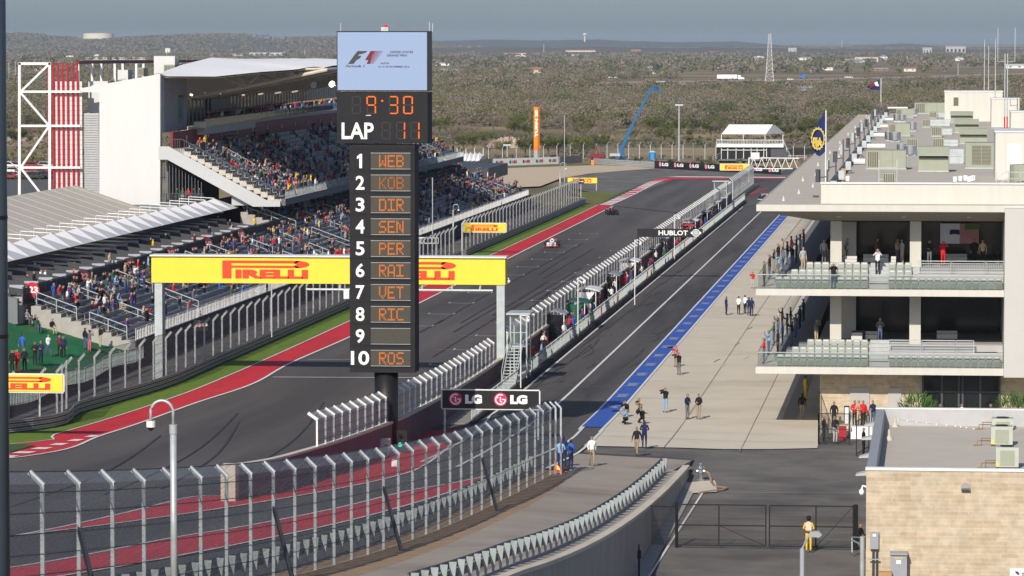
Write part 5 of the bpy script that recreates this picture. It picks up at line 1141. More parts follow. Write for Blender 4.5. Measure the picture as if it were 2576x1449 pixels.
X1 = gu(-45); b = MB().quad((XW+.05, yg+.3, .1), (X1, yg, .1), (X1, yg, ztop-.15), (XW+.05, yg+.3, ztop-.15)); b.build('chain_link', CHAIN, gr, fix=False); MB().bar((XW+.05, yg+.3, ztop-.15), (X1, yg, ztop-.15), .06).build('gate_frame', GM, gr)
p = AY(1611, 1452, 188); r = thing('short_post_fence', 'short black fence post against the retaining wall in the lower yard', 'post', (XW+.5, 188, 0)); 
MB().bar((XW+.5, 188, 0), (XW+.5, 188, 1.9), .09).build('post', GM, r); MB().box(XW+.42, XW+.6, 187.9, 188.1, 1.2, 1.6).build('latch', GM, r)
# fence at the paddock corner
fr = thing('yard_fence', 'black chain link fence panels by the buffet table at the paddock corner', 'fence', (-7.6, 255, 0))
zp = A2(0, 212, 255)[2]
for (xa, ya, xb, yb, h) in [(-7.6, 255, -5.6, 254.9, zp), (-7.6, 255, -7.9, 267, zp+.4)]:
    MB().quad((xa, ya, .1), (xb, yb, .1), (xb, yb, h), (xa, ya, h)).build('chain_link', CHAIN, fr, fix=False); b = MB()
    for z_ in (.12, h*.5, h): b.bar((xa, ya, z_), (xb, yb, z_), .05)
    b.bar((xa, ya, 0), (xa, ya, h), .08); b.bar((xb, yb, 0), (xb, yb, h), .07); b.build('fence_frame', GM, fr)
b = MB(); a = (-5.0, 247.8, 0); c = (-4.3, 252.5, 0)
for z_ in (.15, 2.2): b.bar((a[0], a[1], z_), (c[0], c[1], z_), .05)
b.bar(a, (a[0], a[1], 2.2), .07); b.bar(c, (c[0], c[1], 2.2), .07); b.build('fence_frame', GM, fr)
r = thing('fire_hydrant', 'silver fire hydrant with a hose on the yard corner', 'hydrant', (-13.9, 232.5, 0)); h0 = .0
b = MB().tube([(-13.9, 232.5, 0), (-13.9, 232.5, .12), (-13.9, 232.5, .125), (-13.9, 232.5, .75), (-13.9, 232.5, .78), (-13.9, 232.5, .92), (-13.9, 232.5, 1.0), (-13.9, 232.5, 1.1)], [.26, .26, .17, .17, .22, .15, .07, .05], 12); b.build('barrel', STAIN, r)
b = MB().tube([(-14.15, 232.5, .62), (-13.65, 232.5, .62)], .08, 8); b.tube([(-13.9, 232.25, .6), (-13.9, 232.5, .6)], .11, 8); b.build('nozzles', STAIN, r)
HO = [(-13.65, 232.5, .6), (-13.4, 232.4, .5), (-13.2, 231.5, .1), (-12.9, 229.5, .06), (-12.1, 228.6, .06), (-12.3, 227.8, .06), (-13.6, 226.0, .06)]
tag(MB().tube([Vector(p) for p in HO], .07, 8).build('fire_hose', mat('canvas hose', (.25, .18, .12), .9)), 'brown canvas hose running from the silver hydrant over the asphalt', 'hose')
# planted shrubs, buffet table
def shrub(label, x0, x1, yb, yt, yy):
    p = A2((x0+x1)/2, yb, yy); q = A2(x1, yt, yy); z1 = q[2]; rx = q[0]-p[0]; r = thing('palm_shrub', label, 'shrub', (p[0], yy, 0)); b = MB(); c = Vector((p[0], yy, z1*.52))
    for i in range(900):
        d = Vector((random.gauss(0, 1), random.gauss(0, 1), random.gauss(0, 1))).normalized(); rr = random.uniform(.6, 1.08); q_ = c+Vector((d.x*rx*rr, d.y*.9*rr, d.z*z1*.5*rr)); e = (d+Vector((random.uniform(-.5, .5), random.uniform(-.5, .5), .5))).normalized()
        s_ = e.cross(Vector((random.random(), random.random(), random.random()))).normalized()*.04; b._a([q_-s_, q_+s_, q_+e*.34], [(0, 1, 2)])
    b.build('leaves', mat('shrub leaf', (.055, .13, .022), .6, var=.35, scale=4), r, fix=False); MB().tube([(c.x, yy, 0), (c.x, yy, z1*.6)], .1, 6).build('stem', MATS['stem brown'], r)
shrub('rounded green palm shrub left of the glass doors', 1625, 1915, 178, 78, 262); shrub('rounded green palm shrub cut by the right edge of the photo', 2345, 2640, 178, 80, 262)
r = thing('buffet_table', 'table under a white cloth behind the black fence at the paddock corner', 'table', (-4.4, 259, 0)); a = A2(1270, 268, 259); c = A2(1432, 350, 259)
b = MB().box(a[0], c[0], 258.6, 259.5, .0, .8); b.build('cloth', TENTW, r)
r = thing('banner_stand', 'white framed stand with a black edge beside the buffet table', 'stand', A2(1235, 350, 259)); a = A2(1217, 165, 259.6); c = A2(1258, 345, 259.6); MB().box(a[0], c[0], 259.6, 259.7, 0, a[2]).build('frame', GM, r); MB().box(a[0]+.06, c[0]-.06, 259.56, 259.598, .1, a[2]-.1).build('face', TENTW, r)
r = thing('cooler_stand', 'red drinks stand with a tan tray beside the white buffet table', 'stand', A2(1195, 345, 258.3)); a = A2(1178, 250, 258); c = A2(1212, 345, 258); MB().box(a[0], c[0]+.2, 258, 258.6, 0, .9).build('body', REDB, r); MB().box(a[0]-.1, c[0]+.45, 257.9, 258.7, .905, 1.0).build('tray', mat('tan tray', (.5, .38, .22), .8), r)
r = thing('pipe_rail', 'grey pipe handrail and bollard beside the limestone building', 'railing', A2(1330, 1260, 200)); b = MB(); a = A2(1278, 1155, 199); c = A2(1278, 1270, 199); b.bar(a, c, .06); d = A2(1350, 1158, 197); e = A2(1350, 1215, 197); b.bar(a, d, .06); b.bar((a[0], a[1], e[2]), e, .06); b.build('rail', GALV, r); p = A2(1356, 1150, 190.5); MB().tube([(p[0], 190.5, 0), (p[0], 190.5, p[2])], .12, 12).build('bollard', GALV, r)
line('yard_white_line', [(-13.4, 228), (-13.9, 190), (-13.9, 170)], .12, WHITEP, .03, 'R', 30); line('yard_cross_line', [(-12.5, 226.8), (-3.4, 227.2)], .1, mat('worn line', (.3, .28, .26), .9, var=.3), .03, 'R', 10)
poly('yard_kerb_pavement', [(-14.69, 150), (-13.95, 150), (-13.95, 226), (-14.69, 229)], mat('pale pavement', (.36, .35, .33), .9), .04, 0)
poly('concrete_yard_corner', [(-14.69, 229), (-13.95, 226), (-12.6, 226.8), (-12.9, 231), (-13.2, 234), (-14.69, 235)], CONC, .05, 0)
# ================================================================ MAIN GRANDSTAND
YG = 437.
gs = thing('grandstand', 'big white grandstand with a fabric roof, glazed suites and a steep upper seating deck', 'grandstand', (-87, YG, 0))
def g2(u, v, y=YG): p = AY(u, v, y); return (p[0], p[2])
b = MB(); b.prism([g2(250, 232), g2(250, 515), g2(403, 515), g2(403, 186), g2(203, 222), g2(203, 232)], 'y', YG, YG+1.2); b.build('end_wall', WALLW, gs)
b = MB(); a = g2(250, 515); c = g2(404, 590); b.box(a[0]-8, c[0]+1.2, YG+.05, YG+1.4, 0, a[1]-.003); b.build('base_wall', GREY, gs)
b = MB(); a = g2(210, 285); c = g2(249, 515)
n = 38
for i in range(n): z = c[1]+(a[1]-c[1])*i/n; b.box(a[0], c[0]-.02, YG+.25, YG+.35, z, z+(a[1]-c[1])/n*.6)
b.box(a[0], c[0]-.02, YG+.36, YG+.5, c[1], a[1]); b.build('louvre_panel', GREYL, gs)
b = MB(); a = g2(128, 205); c = g2(205, 500); b.box(a[0], c[0], YG+.6, YG+.9, c[1]-6, a[1])
b.build('stair_tower_wall', WALLW, gs); b = MB()
for i in range(24): z = c[1]+(a[1]-c[1])*i/24; b.box(a[0], c[0], YG+.57, YG+.597, z, z+.06)
b.build('panel_joints', GREYL, gs)
b = MB(); a = g2(203, 205); c = g2(240, 285); b.box(a[0], c[0]+.6, YG+4, YG+4.2, c[1], a[1]); b.build('stair_tower_wall', WALLW, gs)
# white truss frame and red bars of the end screen
b = MB(); P = lambda u, v: (lambda q: (q[0], YG, q[1]))(g2(u, v))
for u in (49.5, 125.5): b.bar(P(u, 158), P(u, 520), .3)
b.bar(P(47, 160), P(128, 160), .3); 
for v in (230.5, 316.5, 421.5): b.bar(P(50, v), P(203, v), .26)
for (p, q) in [((54, 229), (122, 163)), ((53, 234), (122, 314)), ((122, 320), (54, 419)), ((54, 424), (105, 490))]: b.bar(P(*p), P(*q), .24)
b.build('end_truss', WHITE, gs)
for u in (119, 131, 143, 155, 167, 180, 192): MB().tube([(g2(u, 0)[0], YG+.3, 0.), (g2(u, 0)[0], YG+.3, g2(0, 158)[1])], .105, 8).build('red_bar', REDB, gs)
b = MB(); b.bar(P(195, 157), (AY(550, 153, 560)[0], 560, AY(550, 153, 560)[2]), .35); b.build('red_top_beam', REDW, gs)
for i, u in enumerate((197, 232, 255, 289, 309, 343, 361)): 
    y = YG+2+i*6; a = AY(u, 160, y); c = AY(u, 206, y); MB().bar(a, (a[0], y, c[2]), .28).build('white_fin', WHITE, gs)
for i, (u0, u1, v0, v1, y, m_, l) in enumerate([(296, 322, 176, 202, 450, WALLW, 'white plant box on the grandstand roof, leftmost'), (345, 361, 171, 192, 455, HVAC, 'slatted sage unit right of the leftmost white roof box'), (387, 440, 141, 188, 462, WALLW, 'tall white plant room on the grandstand roof'), (412, 439, 163, 184, 456, HVAC, 'sage unit in front of the tall white plant room'), (452, 478, 162, 181, 466, HVAC, 'sage unit right of the tall white plant room'), (480, 496, 163, 181, 468, HVAC, 'narrow sage unit in the middle of the roof row'), (503, 531, 161, 178, 472, HVAC, 'sage unit nearest the red fins of the roof row'), (553, 575, 157, 166, 490, HVAC, 'low sage unit at the right end of the roof row'), (732, 752, 147, 156, 560, WHITE, 'small white box on top of the fabric roof')]):
    a = AY(u0, v0, y); c = AY(u1, v1, y); r = thing('plant_unit', l, 'air conditioner', (a[0], y, c[2]), 0, 'plant boxes on the grandstand roof'); MB().box(a[0], c[0], y, y+2.5, c[2], a[2]).build('case', m_, r)
    if m_ is HVAC:
        b = MB(); W_ = c[0]-a[0]
        for k in range(6): b.box(a[0]+W_*(.08+.15*k), a[0]+W_*(.15+.15*k), y-.03, y-.002, c[2]+.15, a[2]-.1)
        b.build('louvre', LOUV, r)
    else: MB().box(a[0]+.2, c[0]-.2, y-.03, y-.002, c[2]+.1, c[2]+.2).build('trim', GREYL, r)
# roof membrane
def rl(x, y, z): return (x, y, z)
FR = [(-86.5, 437.5, 22.25), (-81.5, 440, 22.2), (-77, 445, 22.7), (-72.3, 453, 23.05), (-71, 470, 23.2), (-71, 488, 23.25), (-71, 506, 23.3), (-71, 524, 23.3), (-71, 542, 23.3)]
BK = [(-87.3, 438, 22.45), (-88.5, 446, 22.75), (-89, 460, 23.45), (-89, 478, 24.2), (-89, 495, 24.0), (-89, 515, 23.9), (-89, 530, 23.9), (-89, 545, 23.8), (-89, 560, 23.8)]
nx_, ny_ = 6, 80
def lo(L, t):
    t = t*(len(L)-1); i = min(int(t), len(L)-2); f = t-i; return Vector(L[i]).lerp(Vector(L[i+1]), f)
b = MB()
for dz in (0, -.18):
    for i in range(ny_+1):
        for j in range(nx_+1):
            p = lo(FR, i/ny_).lerp(lo(BK, i/ny_), j/nx_); b.v.append((p.x, p.y, p.z+dz+(.22*abs(math.sin(i/ny_*math.pi*12)) if i > 26 else 0)*math.sin(math.pi*min(1, .3+j/nx_))))
for i in range(ny_):
    for j in range(nx_):
        o = i*(nx_+1)+j; b.f.append((o, o+1, o+nx_+2, o+nx_+1)); o += (ny_+1)*(nx_+1); b.f.append((o+nx_+1, o+nx_+2, o+1, o)); 
b.m = [0, 1]*(nx_*ny_)
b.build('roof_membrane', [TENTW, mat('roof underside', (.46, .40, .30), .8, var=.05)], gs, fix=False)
for i in range(7):     # cantilever trusses
    y = 452+14*i; b = MB(); b.tube([(-88.5, y, 19.3), (-80, y, 20.9), (-70.5, y, 22.9)], .22, 8); b.tube([(-88.5, y, 22.0), (-79.5, y, 22.7), (-70.8, y, 23.05)], .14, 6)
    for x, za, zb in ((-84, 20.1, 22.4), (-81.5, 20.6, 22.6), (-78, 21.3, 22.8)): b.tube([(-80, y, 20.9), (x, y, zb)], .12, 6)
    b.build('roof_truss', mat('truss beige', (.52, .47, .38), .6), gs)
for i in range(6): b = MB(); b.tube([(-70.6, 452+14*i, 22.95), (-70.6, 452+14*(i+1), 23.0)], .16, 6); b.build('edge_tube', WHITE, gs)
LAMP = mat('lit floodlight', (1, .80, .55), .4, var=0, emis=6)
for i in range(6):
    y = 462+14*i; r = thing('roof_floodlight', 'round floodlight under the grandstand roof edge, %s from the camera' % ordn(i+1), 'floodlight', (-74, y, 21.2), 0, 'floodlights under the grandstand roof')
    MB().tube([(-74, y, 21.2), (-73.6, y-.5, 21.0)], [.28, .42], 12).build('housing', WHITE, r); MB().tube([(-73.59, y-.52, 20.99), (-73.57, y-.55, 20.98)], .38, 14).build('lens', LAMP if i > 0 else GALVL, r)
for i in range(16): MB().tube([(-85.5, 446+9*i, 20.1), (-85.2, 446+9*i, 20.0)], .13, 6).build('downlight', mat('warm downlight', (1, .7, .4), .4, var=0, emis=2.5), gs)
# suites: back wall, glazing, balcony
def bw(x0, x1, y0, y1, z0, z1, m, nm, t=.3):
    b = MB(); b._a([(x0, y0, z0), (x1, y1, z0), (x1, y1, z1), (x0, y0, z1), (x0-t, y0, z0), (x1-t, y1, z0), (x1-t, y1, z1), (x0-t, y0, z1)], [(0, 1, 2, 3), (7, 6, 5, 4), (0, 4, 5, 1), (1, 5, 6, 2), (2, 6, 7, 3), (3, 7, 4, 0)]); return b.build(nm, m, gs)
bw(-87.0, -87.0, 438.3, 452, 15.9, 22.2, mat('inner grey wall', (.30, .30, .32), .8), 'inner_wall'); bw(-88, -92, 452, 604, 19.7, 22.5, CREAM2, 'upper_wall')
gl = bw(-88.2, -92.2, 452, 604, 16.3, 19.697, mat('suite glass', (.05, .055, .035), .15, var=.5, scale=.5, spec=.6), 'suite_glazing')
b = MB()
for i in range(52): y = 453+i*2.9; x = -88-(y-452)/38; b.box(x-.05, x+.12, y, y+.25, 16.3, 19.69)
b.build('mullions', GREYL, gl)
for i in range(6): y = 474+i*2.4; x = -88-(y-452)/38; MB().box(x+.13, x+.3, y, y+2.2, 16.3, 19.68).build('dark_panel', STEELD, gs)
bw(-85.2, -88.6, 453, 604, 15.3, 16.25, CREAM2, 'balcony_slab', 3.2); bw(-85.1, -88.5, 453, 572, 16.26, 17.1, mat('yellow tinted glass', (.30, .28, .12), .2, var=.2, alpha=.85), 'balcony_glass', .05)
b = MB(); p = AY(460, 240, 447); q = AY(436, 325, 447); b.box(q[0], p[0], 446.8, 447.2, q[2], p[2]); po = b.build('poster_tower', STEELD, gs)
b = MB(); p = AY(459, 244, 446.7); q = AY(443, 324, 446.7); b.box(q[0], p[0], 446.7, 446.79, q[2], p[2]); b.build('poster', mat('pale poster', (.13, .24, .26), .6, var=.3, scale=.8), po)
b = MB(); p = AY(488, 306, 451); q = AY(519, 322, 451); b.box(p[0], q[0], 451, 452.9, q[2], p[2]); b.build('balcony_end', CREAM, gs)
bw(-86, -86.3, 438.3, 604, 14.1, 15.95, REDW, 'crimson_wall')
for i in range(14): MB().box(-86.0, -85.9, 446+11*i, 446.3+11*i, 14.8, 15.4).build('wall_light', CREAM2, gs)
# upper deck: 14 tiers, z 14.1 -> 8.3
NR = 14; xt, xf, zt_, zf = -84.4, -73.3, 14.1, 8.35
for i in range(NR):
    x1 = xf+(xt-xf)*(i+1)/NR; x0 = xf+(xt-xf)*i/NR; z = zf+(zt_-zf)*i/NR
    MB().box(x1, x0-.003, YG, 604, z-.62, z).build('seating_tier', STAND, gs)
MB().box(-86, xt-.003, YG, 604, 13.3, 14.097).build('top_walkway', STAND, gs)
AIS = [450.5, 463, 477, 492, 508, 524, 540, 556, 572, 588]
SEATS = mat('stand seats', (.27, .29, .29), .6, var=.1)
for i in range(NR):
    x = xf+(xt-xf)*(i+.75)/NR; z = zf+(zt_-zf)*i/NR; b = MB(); y = 438.6
    while y < 602:
        if not any(abs(y+1.1-a) < 1.5 for a in AIS):
            b.box(x-.05, x+.05, y, y+2.05, z+.35, z+.8); b.box(x, x+.45, y, y+2.05, z+.36, z+.44); b.box(x-.02, x+.03, y+.9, y+1.0, z+.002, z+.35)
        y += 2.3
    b.build('seat_row', SEATS, gs)
def pipe_rail(P, h, m, parent, nm='handrail', posts=3, r=.035):
    P = [Vector(p) for p in P]; b = MB(); up = Vector((0, 0, h)); b.tube([p+up for p in P], r, 5); b.tube([p+up*.5 for p in P], r*.8, 5)
    for k in range(posts): t = k/(posts-1)*(len(P)-1); i = min(int(t), len(P)-2); q = P[i].lerp(P[i+1], t-i); b.tube([q, q+up], r, 5)
    return b.build(nm, m, parent)
for a in AIS:
    MB()._a([(xt, a-.6, zt_+.02), (xf, a-.6, zf+.02), (xf, a+.6, zf+.02), (xt, a+.6, zt_+.02), (xt, a-.6, zt_-.2), (xf, a-.6, zf-.2), (xf, a+.6, zf-.2), (xt, a+.6, zt_-.2)], [(0, 1, 2, 3), (0, 4, 5, 1), (2, 6, 7, 3), (1, 5, 6, 2)]).build('aisle_stair', mat('pale stair', (.50, .46, .39), .9), gs)
    pipe_rail([(xt+2.5, a, zt_-1.3), (-79, a, 11.2)], .9, GALVL, gs); pipe_rail([(-78, a, 10.7), (-75, a, 9.1)], .9, GALVL, gs)
# side stair stringer, railing, nose
b = MB(); n = 46
for i in range(NR*1): 
    x1 = xf+(xt-xf)*(i+1)/NR; x0 = xf+(xt-xf)*i/NR; z = zf+(zt_-zf)*i/NR; b.box(x1, x0-.02, YG-.5, YG-.02, z-.5, z+.12)
b.build('step_ends', MATS['pale stair'], gs)
b = MB(); b.prism([g2(428, 368), g2(640, 484), g2(672, 502), g2(708, 505), g2(708, 519), g2(640, 519), g2(425, 401), g2(403, 401), g2(403, 368)], 'y', YG-.9, YG-.6); b.build('stringer', mat('ribbed fascia', (.45, .46, .46), .6, var=.1, scale=8, stretch=(6, 1, .2)), gs)
b = MB(); A_ = [(-86.5, 14.1), (-84.6, 14.1), (-73.6, 8.4)]
for (x0, z0), (x1, z1) in zip(A_, A_[1:]):
    L_ = max(2, int((x1-x0)/.25))
    for k in range(L_+1): t = k/L_; b.bar((x0+(x1-x0)*t, YG-.55, z0+(z1-z0)*t), (x0+(x1-x0)*t, YG-.55, z0+(z1-z0)*t+1.05), .045)
    b.bar((x0, YG-.55, z0+1.08), (x1, YG-.55, z1+1.08), .07)
b.build('side_railing', STEELD, gs)
MB().box(-73.6, -72.9, YG-.3, 604, 7.75, 8.5).build('front_beam', mat('deck fascia', (.13, .135, .15), .7), gs)
for k in range(24):
    b = MB(); y0_ = YG+k*7
    for j in range(10): b.bar((-72.95, y0_+.1+j*.7, 8.4), (-72.95, y0_+.1+j*.7, 9.4), .045)
    b.bar((-72.95, y0_, 9.4), (-72.95, y0_+6.8, 9.4), .06); b.build('front_railing', GALVL, gs)
# hall under the deck
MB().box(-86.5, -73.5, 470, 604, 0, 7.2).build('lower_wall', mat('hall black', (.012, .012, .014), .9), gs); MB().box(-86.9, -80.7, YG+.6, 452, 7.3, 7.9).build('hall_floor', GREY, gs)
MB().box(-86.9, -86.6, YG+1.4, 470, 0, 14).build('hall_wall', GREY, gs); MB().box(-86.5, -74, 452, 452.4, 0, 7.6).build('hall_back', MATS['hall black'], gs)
b = MB(); a = g2(404, 519.5); c = g2(560, 536); b.box(a[0], c[0], YG-.2, YG+.5, c[1], a[1]); b.build('cross_beam', GREYL, gs)
b = MB()
for u in range(407, 508, 8): x = g2(u, 0)[0]; b.bar((x, YG+.3, 7.9), (x, YG+.3, 12.4 if u < 430 else 12.4-(u-430)*.028), .045)
b.build('hall_mullions', GREY, gs)
b = MB(); x0 = g2(404, 0)[0]; x1 = g2(508, 0)[0]; n = 30
for k in range(n+1): b.bar((x0+(x1-x0)*k/n, YG+.1, 7.95), (x0+(x1-x0)*k/n, YG+.1, 9.0), .045)
b.bar((x0, YG+.1, 9.05), (x1, YG+.1, 9.05), .06); b.box(x0, x1, YG, YG+.2, 7.6, 7.94); b.build('hall_railing', STEELD, gs)
b = MB(); a = g2(580, 488); c = g2(640, 520); b.prism([g2(582, 487), g2(582, 517), g2(640, 517)], 'y', YG+.2, YG+.5); b.build('gusset_wall', GREYL, gs)
for y in range(460, 604, 18): MB().box(-74.6, -74.0, y, y+.6, 1.5, 7.74).build('deck_column', STAND, gs)
# ---------------------------------------------------------------- lower bleachers
BX0, BZ0 = -64.3, 2.15; DX, DZ = .82, .30
def bleacher(label, y0, y1, nr, aisles, group='grey bench bleachers', side_steps=False):
    r = thing('bleacher', label, 'bleacher', (BX0, y0, 0), 0, group)
    for i in range(nr):
        x = BX0-DX*i; z = BZ0+DZ*i
        MB().box(x-DX, x-.003, y0, y1, 0, z).build('tier', STAND, r)
        b = MB(); segs = []; s_ = y0+.5
        for a in sorted(aisles)+[y1]: segs.append((s_, a-.7)); s_ = a+.7
        for (p, q) in segs:
            if q-p < 1: continue
            b.box(x-.62, x-.28, p, q, z+.42, z+.46); b.box(x-.68, x-.64, p, q, z+.55, z+.85)
            k = p+.3
            while k < q: b.box(x-.55, x-.48, k, k+.06, z, z+.42); b.box(x-.66, x-.62, k, k+.05, z+.3, z+.6); k += 1.9
        b.build('bench_row', BENCH, r)
    for a in aisles+[y0+.15]:
        for (i0, i1) in ((.5, nr*.42), (nr*.55, nr*.95)): pipe_rail([(BX0-DX*i0, a, BZ0+DZ*i0), (BX0-DX*i1, a, BZ0+DZ*i1)], 1.0, GALVL, r, r=.045)
    MB().box(BX0+.003, BX0+.5, y0-1, y1, .0, BZ0-.0).build('front_walk', GREY, r); MB().box(BX0+.503, BX0+.6, y0-1, y1, 0, BZ0+.05).build('front_wall', mat('dark front wall', (.055, .055, .06), .85), r)
    n = int((y1-y0+1)/4.4)
    for k in range(n):
        b = MB(); ya = y0-1+k*4.4
        for j in range(7): b.bar((BX0+.55, ya+.1+j*.65, BZ0), (BX0+.55, ya+.1+j*.65, BZ0+1.05), .05)
        b.bar((BX0+.55, ya, BZ0+1.02), (BX0+.55, ya+4.2, BZ0+1.02), .06); b.bar((BX0+.55, ya, BZ0+.12), (BX0+.55, ya+4.2, BZ0+.12), .045); b.build('rail_panel', WHITE, r)
    return r
bleacher('near block of grey benches beside the green mound', 310, 372, 10, [322, 341])
bleacher('middle block of grey benches behind the yellow banner', 373, 436, 10, [386, 404, 421])
bleacher('long far block of grey benches partly shaded by the upper deck', 438, 617, 17, [452, 470, 489, 508, 527, 546, 565, 584, 602])
# back fence of the benches with round section signs
bf = thing('section_fence', 'dark navy slatted fence behind the benches', 'fence', (-72.9, 372, 5.2)); NV = mat('navy fence', (.022, .027, .04), .6, var=.2)
for k in range(32):
    b = MB(); ya = 309+k*4.05; b.box(-72.98, -72.92, ya, ya+3.9, 5.0, 5.7)
    for j in range(10): b.box(-72.99, -72.91, ya+.05+j*.4, ya+.27+j*.4, 5.703, 6.35)
    b.bar((-72.95, ya, 6.42), (-72.95, ya+3.95, 6.42), .07); b.build('fence_panel', NV, bf)
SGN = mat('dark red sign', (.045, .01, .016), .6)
for (s_, u, v) in [('123', 82, 729), ('122', 210, 695), ('121', 325, 665), ('120', 427, 636), ('119', 521, 613), ('118', 603, 590)]:
    p = AX(u, v, -72.7); r = thing('section_sign', ('bright red' if s_ == '123' else 'dark red')+' round section sign reading '+s_+', '+ordn(['123', '122', '121', '120', '119', '118'].index(s_)+1)+' along the navy fence from the camera', 'sign', p, 0, 'round section signs'); b = MB(); R_ = .62
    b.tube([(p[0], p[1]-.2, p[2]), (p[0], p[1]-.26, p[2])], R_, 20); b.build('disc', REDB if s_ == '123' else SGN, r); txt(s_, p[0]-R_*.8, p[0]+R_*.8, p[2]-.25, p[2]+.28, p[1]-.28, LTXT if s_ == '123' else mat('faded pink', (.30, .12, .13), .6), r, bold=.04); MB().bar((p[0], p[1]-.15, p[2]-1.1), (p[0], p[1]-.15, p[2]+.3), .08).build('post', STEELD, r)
# suites terrace, partitions and umbrellas
structure(MB().box(-85.2, -73.1, 308, 436, 0, 5.0), 'suite_terrace', STAND)
MB_ = MB().prism([(-73.0, 3.6), (-73.0, 5.6), (-79, 7.1), (-85.2, 7.3), (-85.2, 3.0)], 'y', 307.4, 307.99); tag(MB_.build('terrace_end_wall', GREY), 'plain grey end wall of the suite terrace left of the standing spectators', 'wall')
DKP = mat('charcoal partition', (.05, .052, .057), .5, var=.1); LTP = mat('pale partition end', (.34, .36, .40), .5, var=.05)
for i in range(23):
    y = 311+i*5.35; r = thing('box_partition', 'dark sloping partition between open air suites, %s from the near end' % ordn(i+1), 'partition', (-78, y, 5), 0, 'partitions of the suite terrace')
    MB().prism([(-83.5, 6.3), (-83.5, 6.75), (-81.5, 6.75), (-74.4, 5.8), (-74.4, 5.35)], 'y', y-.14, y).build('sloped_top', DKP, r)
    MB().box(-80.6, -78.6, y+2.0, y+2.1, 5.003, 6.5).build('pale_panel', LTP, r); MB().box(-76.6, -75.4, y+3.4, y+3.5, 5.003, 5.95).build('pale_panel', LTP, r); MB().box(-76.9, -75.6, y+1.2, y+1.9, 5.003, 5.75).build('cabinet', DKP, r); MB().box(-83.5, -74, y+2.8, y+3.0, 5.003, 5.35).build('step', STAND, r)
UMB = mat('umbrella white', (.62, .62, .63), .7, var=.02)
um0 = None
for i in range(21):
    y = 327+i*5.45; z = 7.6
    l = 'white pyramid umbrella over the suite terrace, %s from the near end' % ordn(i+1)
    if um0 is None:
        um0 = thing('umbrella', l, 'umbrella', (-80.9, y, z), 0, 'white umbrellas in a row over the suite terrace')
        b = MB()._a([(-2.4, -2.6, 0), (2.4, -2.6, -.15), (2.4, 2.6, -.15), (-2.4, 2.6, 0), (0, 0, .95)], [(0, 1, 4), (1, 2, 4), (2, 3, 4), (3, 0, 4)]); b.build('canopy', UMB, um0, local=True, fix=False)
        MB().tube([(-2.9, 0, -2.2), (-2.9, 0, 1.15)], .06, 6).build('post', GALVL, um0, local=True); MB().bar((-2.9, 0, 1.15), (0, 0, .98), .07).build('arm', WHITE, um0, local=True)
    else: copy_tree(um0, (-80.9, y, z), 0, l)
# big tent
tn = thing('event_tent', 'huge tan marquee roof at the left beside the grandstand', 'tent', (-95, 362, 0)); y0, y1 = 362, 431; xe, xr, xw_, ze, zr = -85.6, -95.6, -106, 6.8, 10.15
MB()._a([(xe, y0, ze), (xe, y1, ze), (xr, y1, zr), (xr, y0, zr), (xw_, y0, ze), (xw_, y1, ze)], [(0, 1, 2, 3), (3, 2, 5, 4)]).build('roof', TENTM, tn, fix=False)
for k in range(1, 14): y = y0+k*5.1; b = MB(); b.bar((xe, y, ze+.01), (xr, y, zr+.01), .07, .025); b.build('roof_seam', mat('tent seam', (.56, .52, .45), .8), tn)
MB()._a([(xe, y0, ze), (xr, y0, zr), (xw_, y0, ze), (xw_, y0, 2), (xe, y0, 2)], [(0, 1, 2, 3, 4)]).build('gable', TENTW, tn, fix=False); MB()._a([(xe, y1, ze), (xr, y1, zr), (xw_, y1, ze), (xw_, y1, 2), (xe, y1, 2)], [(0, 1, 2, 3, 4)]).build('gable', TENTW, tn, fix=False)
MB().box(xe-.1, xe, y0+.01, y1-.01, 2, ze-.15).build('side_wall', mat('tent dark wall', (.085, .08, .085), .8, var=.2, scale=2, stretch=(1, 4, .1)), tn); MB().bar((xe+.05, y0, ze-.08), (xe+.05, y1, ze-.08), .22).build('eave', STEELD, tn)
# far end details
tag(MB().box(-84, -70, 612, 640, 4.5, 6.4).build('dark_suites', DKP), 'dark flat roofed suite block at the far end of the grandstand', 'suite block')
a = AY(1140, 406, 700); c = AY(1206, 392, 700); r = thing('shade_canopy', 'white tensioned shade canopy beyond the far end of the grandstand', 'canopy', (a[0], 700, 0)); b = MB()
for k in range(6): x = a[0]+(c[0]-a[0])*k/6; x2 = a[0]+(c[0]-a[0])*(k+1)/6; b._a([(x, 700, a[2]), (x2, 700, a[2]+.15), (x2, 706, c[2]), (x, 706, c[2]+.5), ((x+x2)/2, 703, (a[2]+c[2])/2+.35)], [(0, 1, 4), (1, 2, 4), (2, 3, 4), (3, 0, 4)])
b.build('fabric', TENTW, r, fix=False); b = MB(); 
for k in range(4): x = a[0]+(c[0]-a[0])*k/3; b.bar((x, 706, 0), (x, 706, c[2]+1.2), .15)
b.build('poles', GALVL, r)
r = thing('equipment_gantry', 'light metal frame of loudspeakers beside the scoreboard at the fence gap', 'frame', AY(1090, 640, 470)); b = MB(); a = AY(1050, 598, 470); c = AY(1103, 612, 470)
for z in (a[2], c[2]): b.bar((a[0], 470, z), (c[0], 470, z), .14)
for k in range(7): x = a[0]+(c[0]-a[0])*k/6; b.bar((x, 470, a[2]), (x, 470, c[2]), .07)
b.build('frame', WHITE, r); b = MB(); b.bar((a[0]+.3, 470, 0), (a[0]+.3, 470, a[2]), .15); b.bar((c[0]-.3, 470, 0), (c[0]-.3, 470, a[2]), .15); b.build('leg', GALV, r)
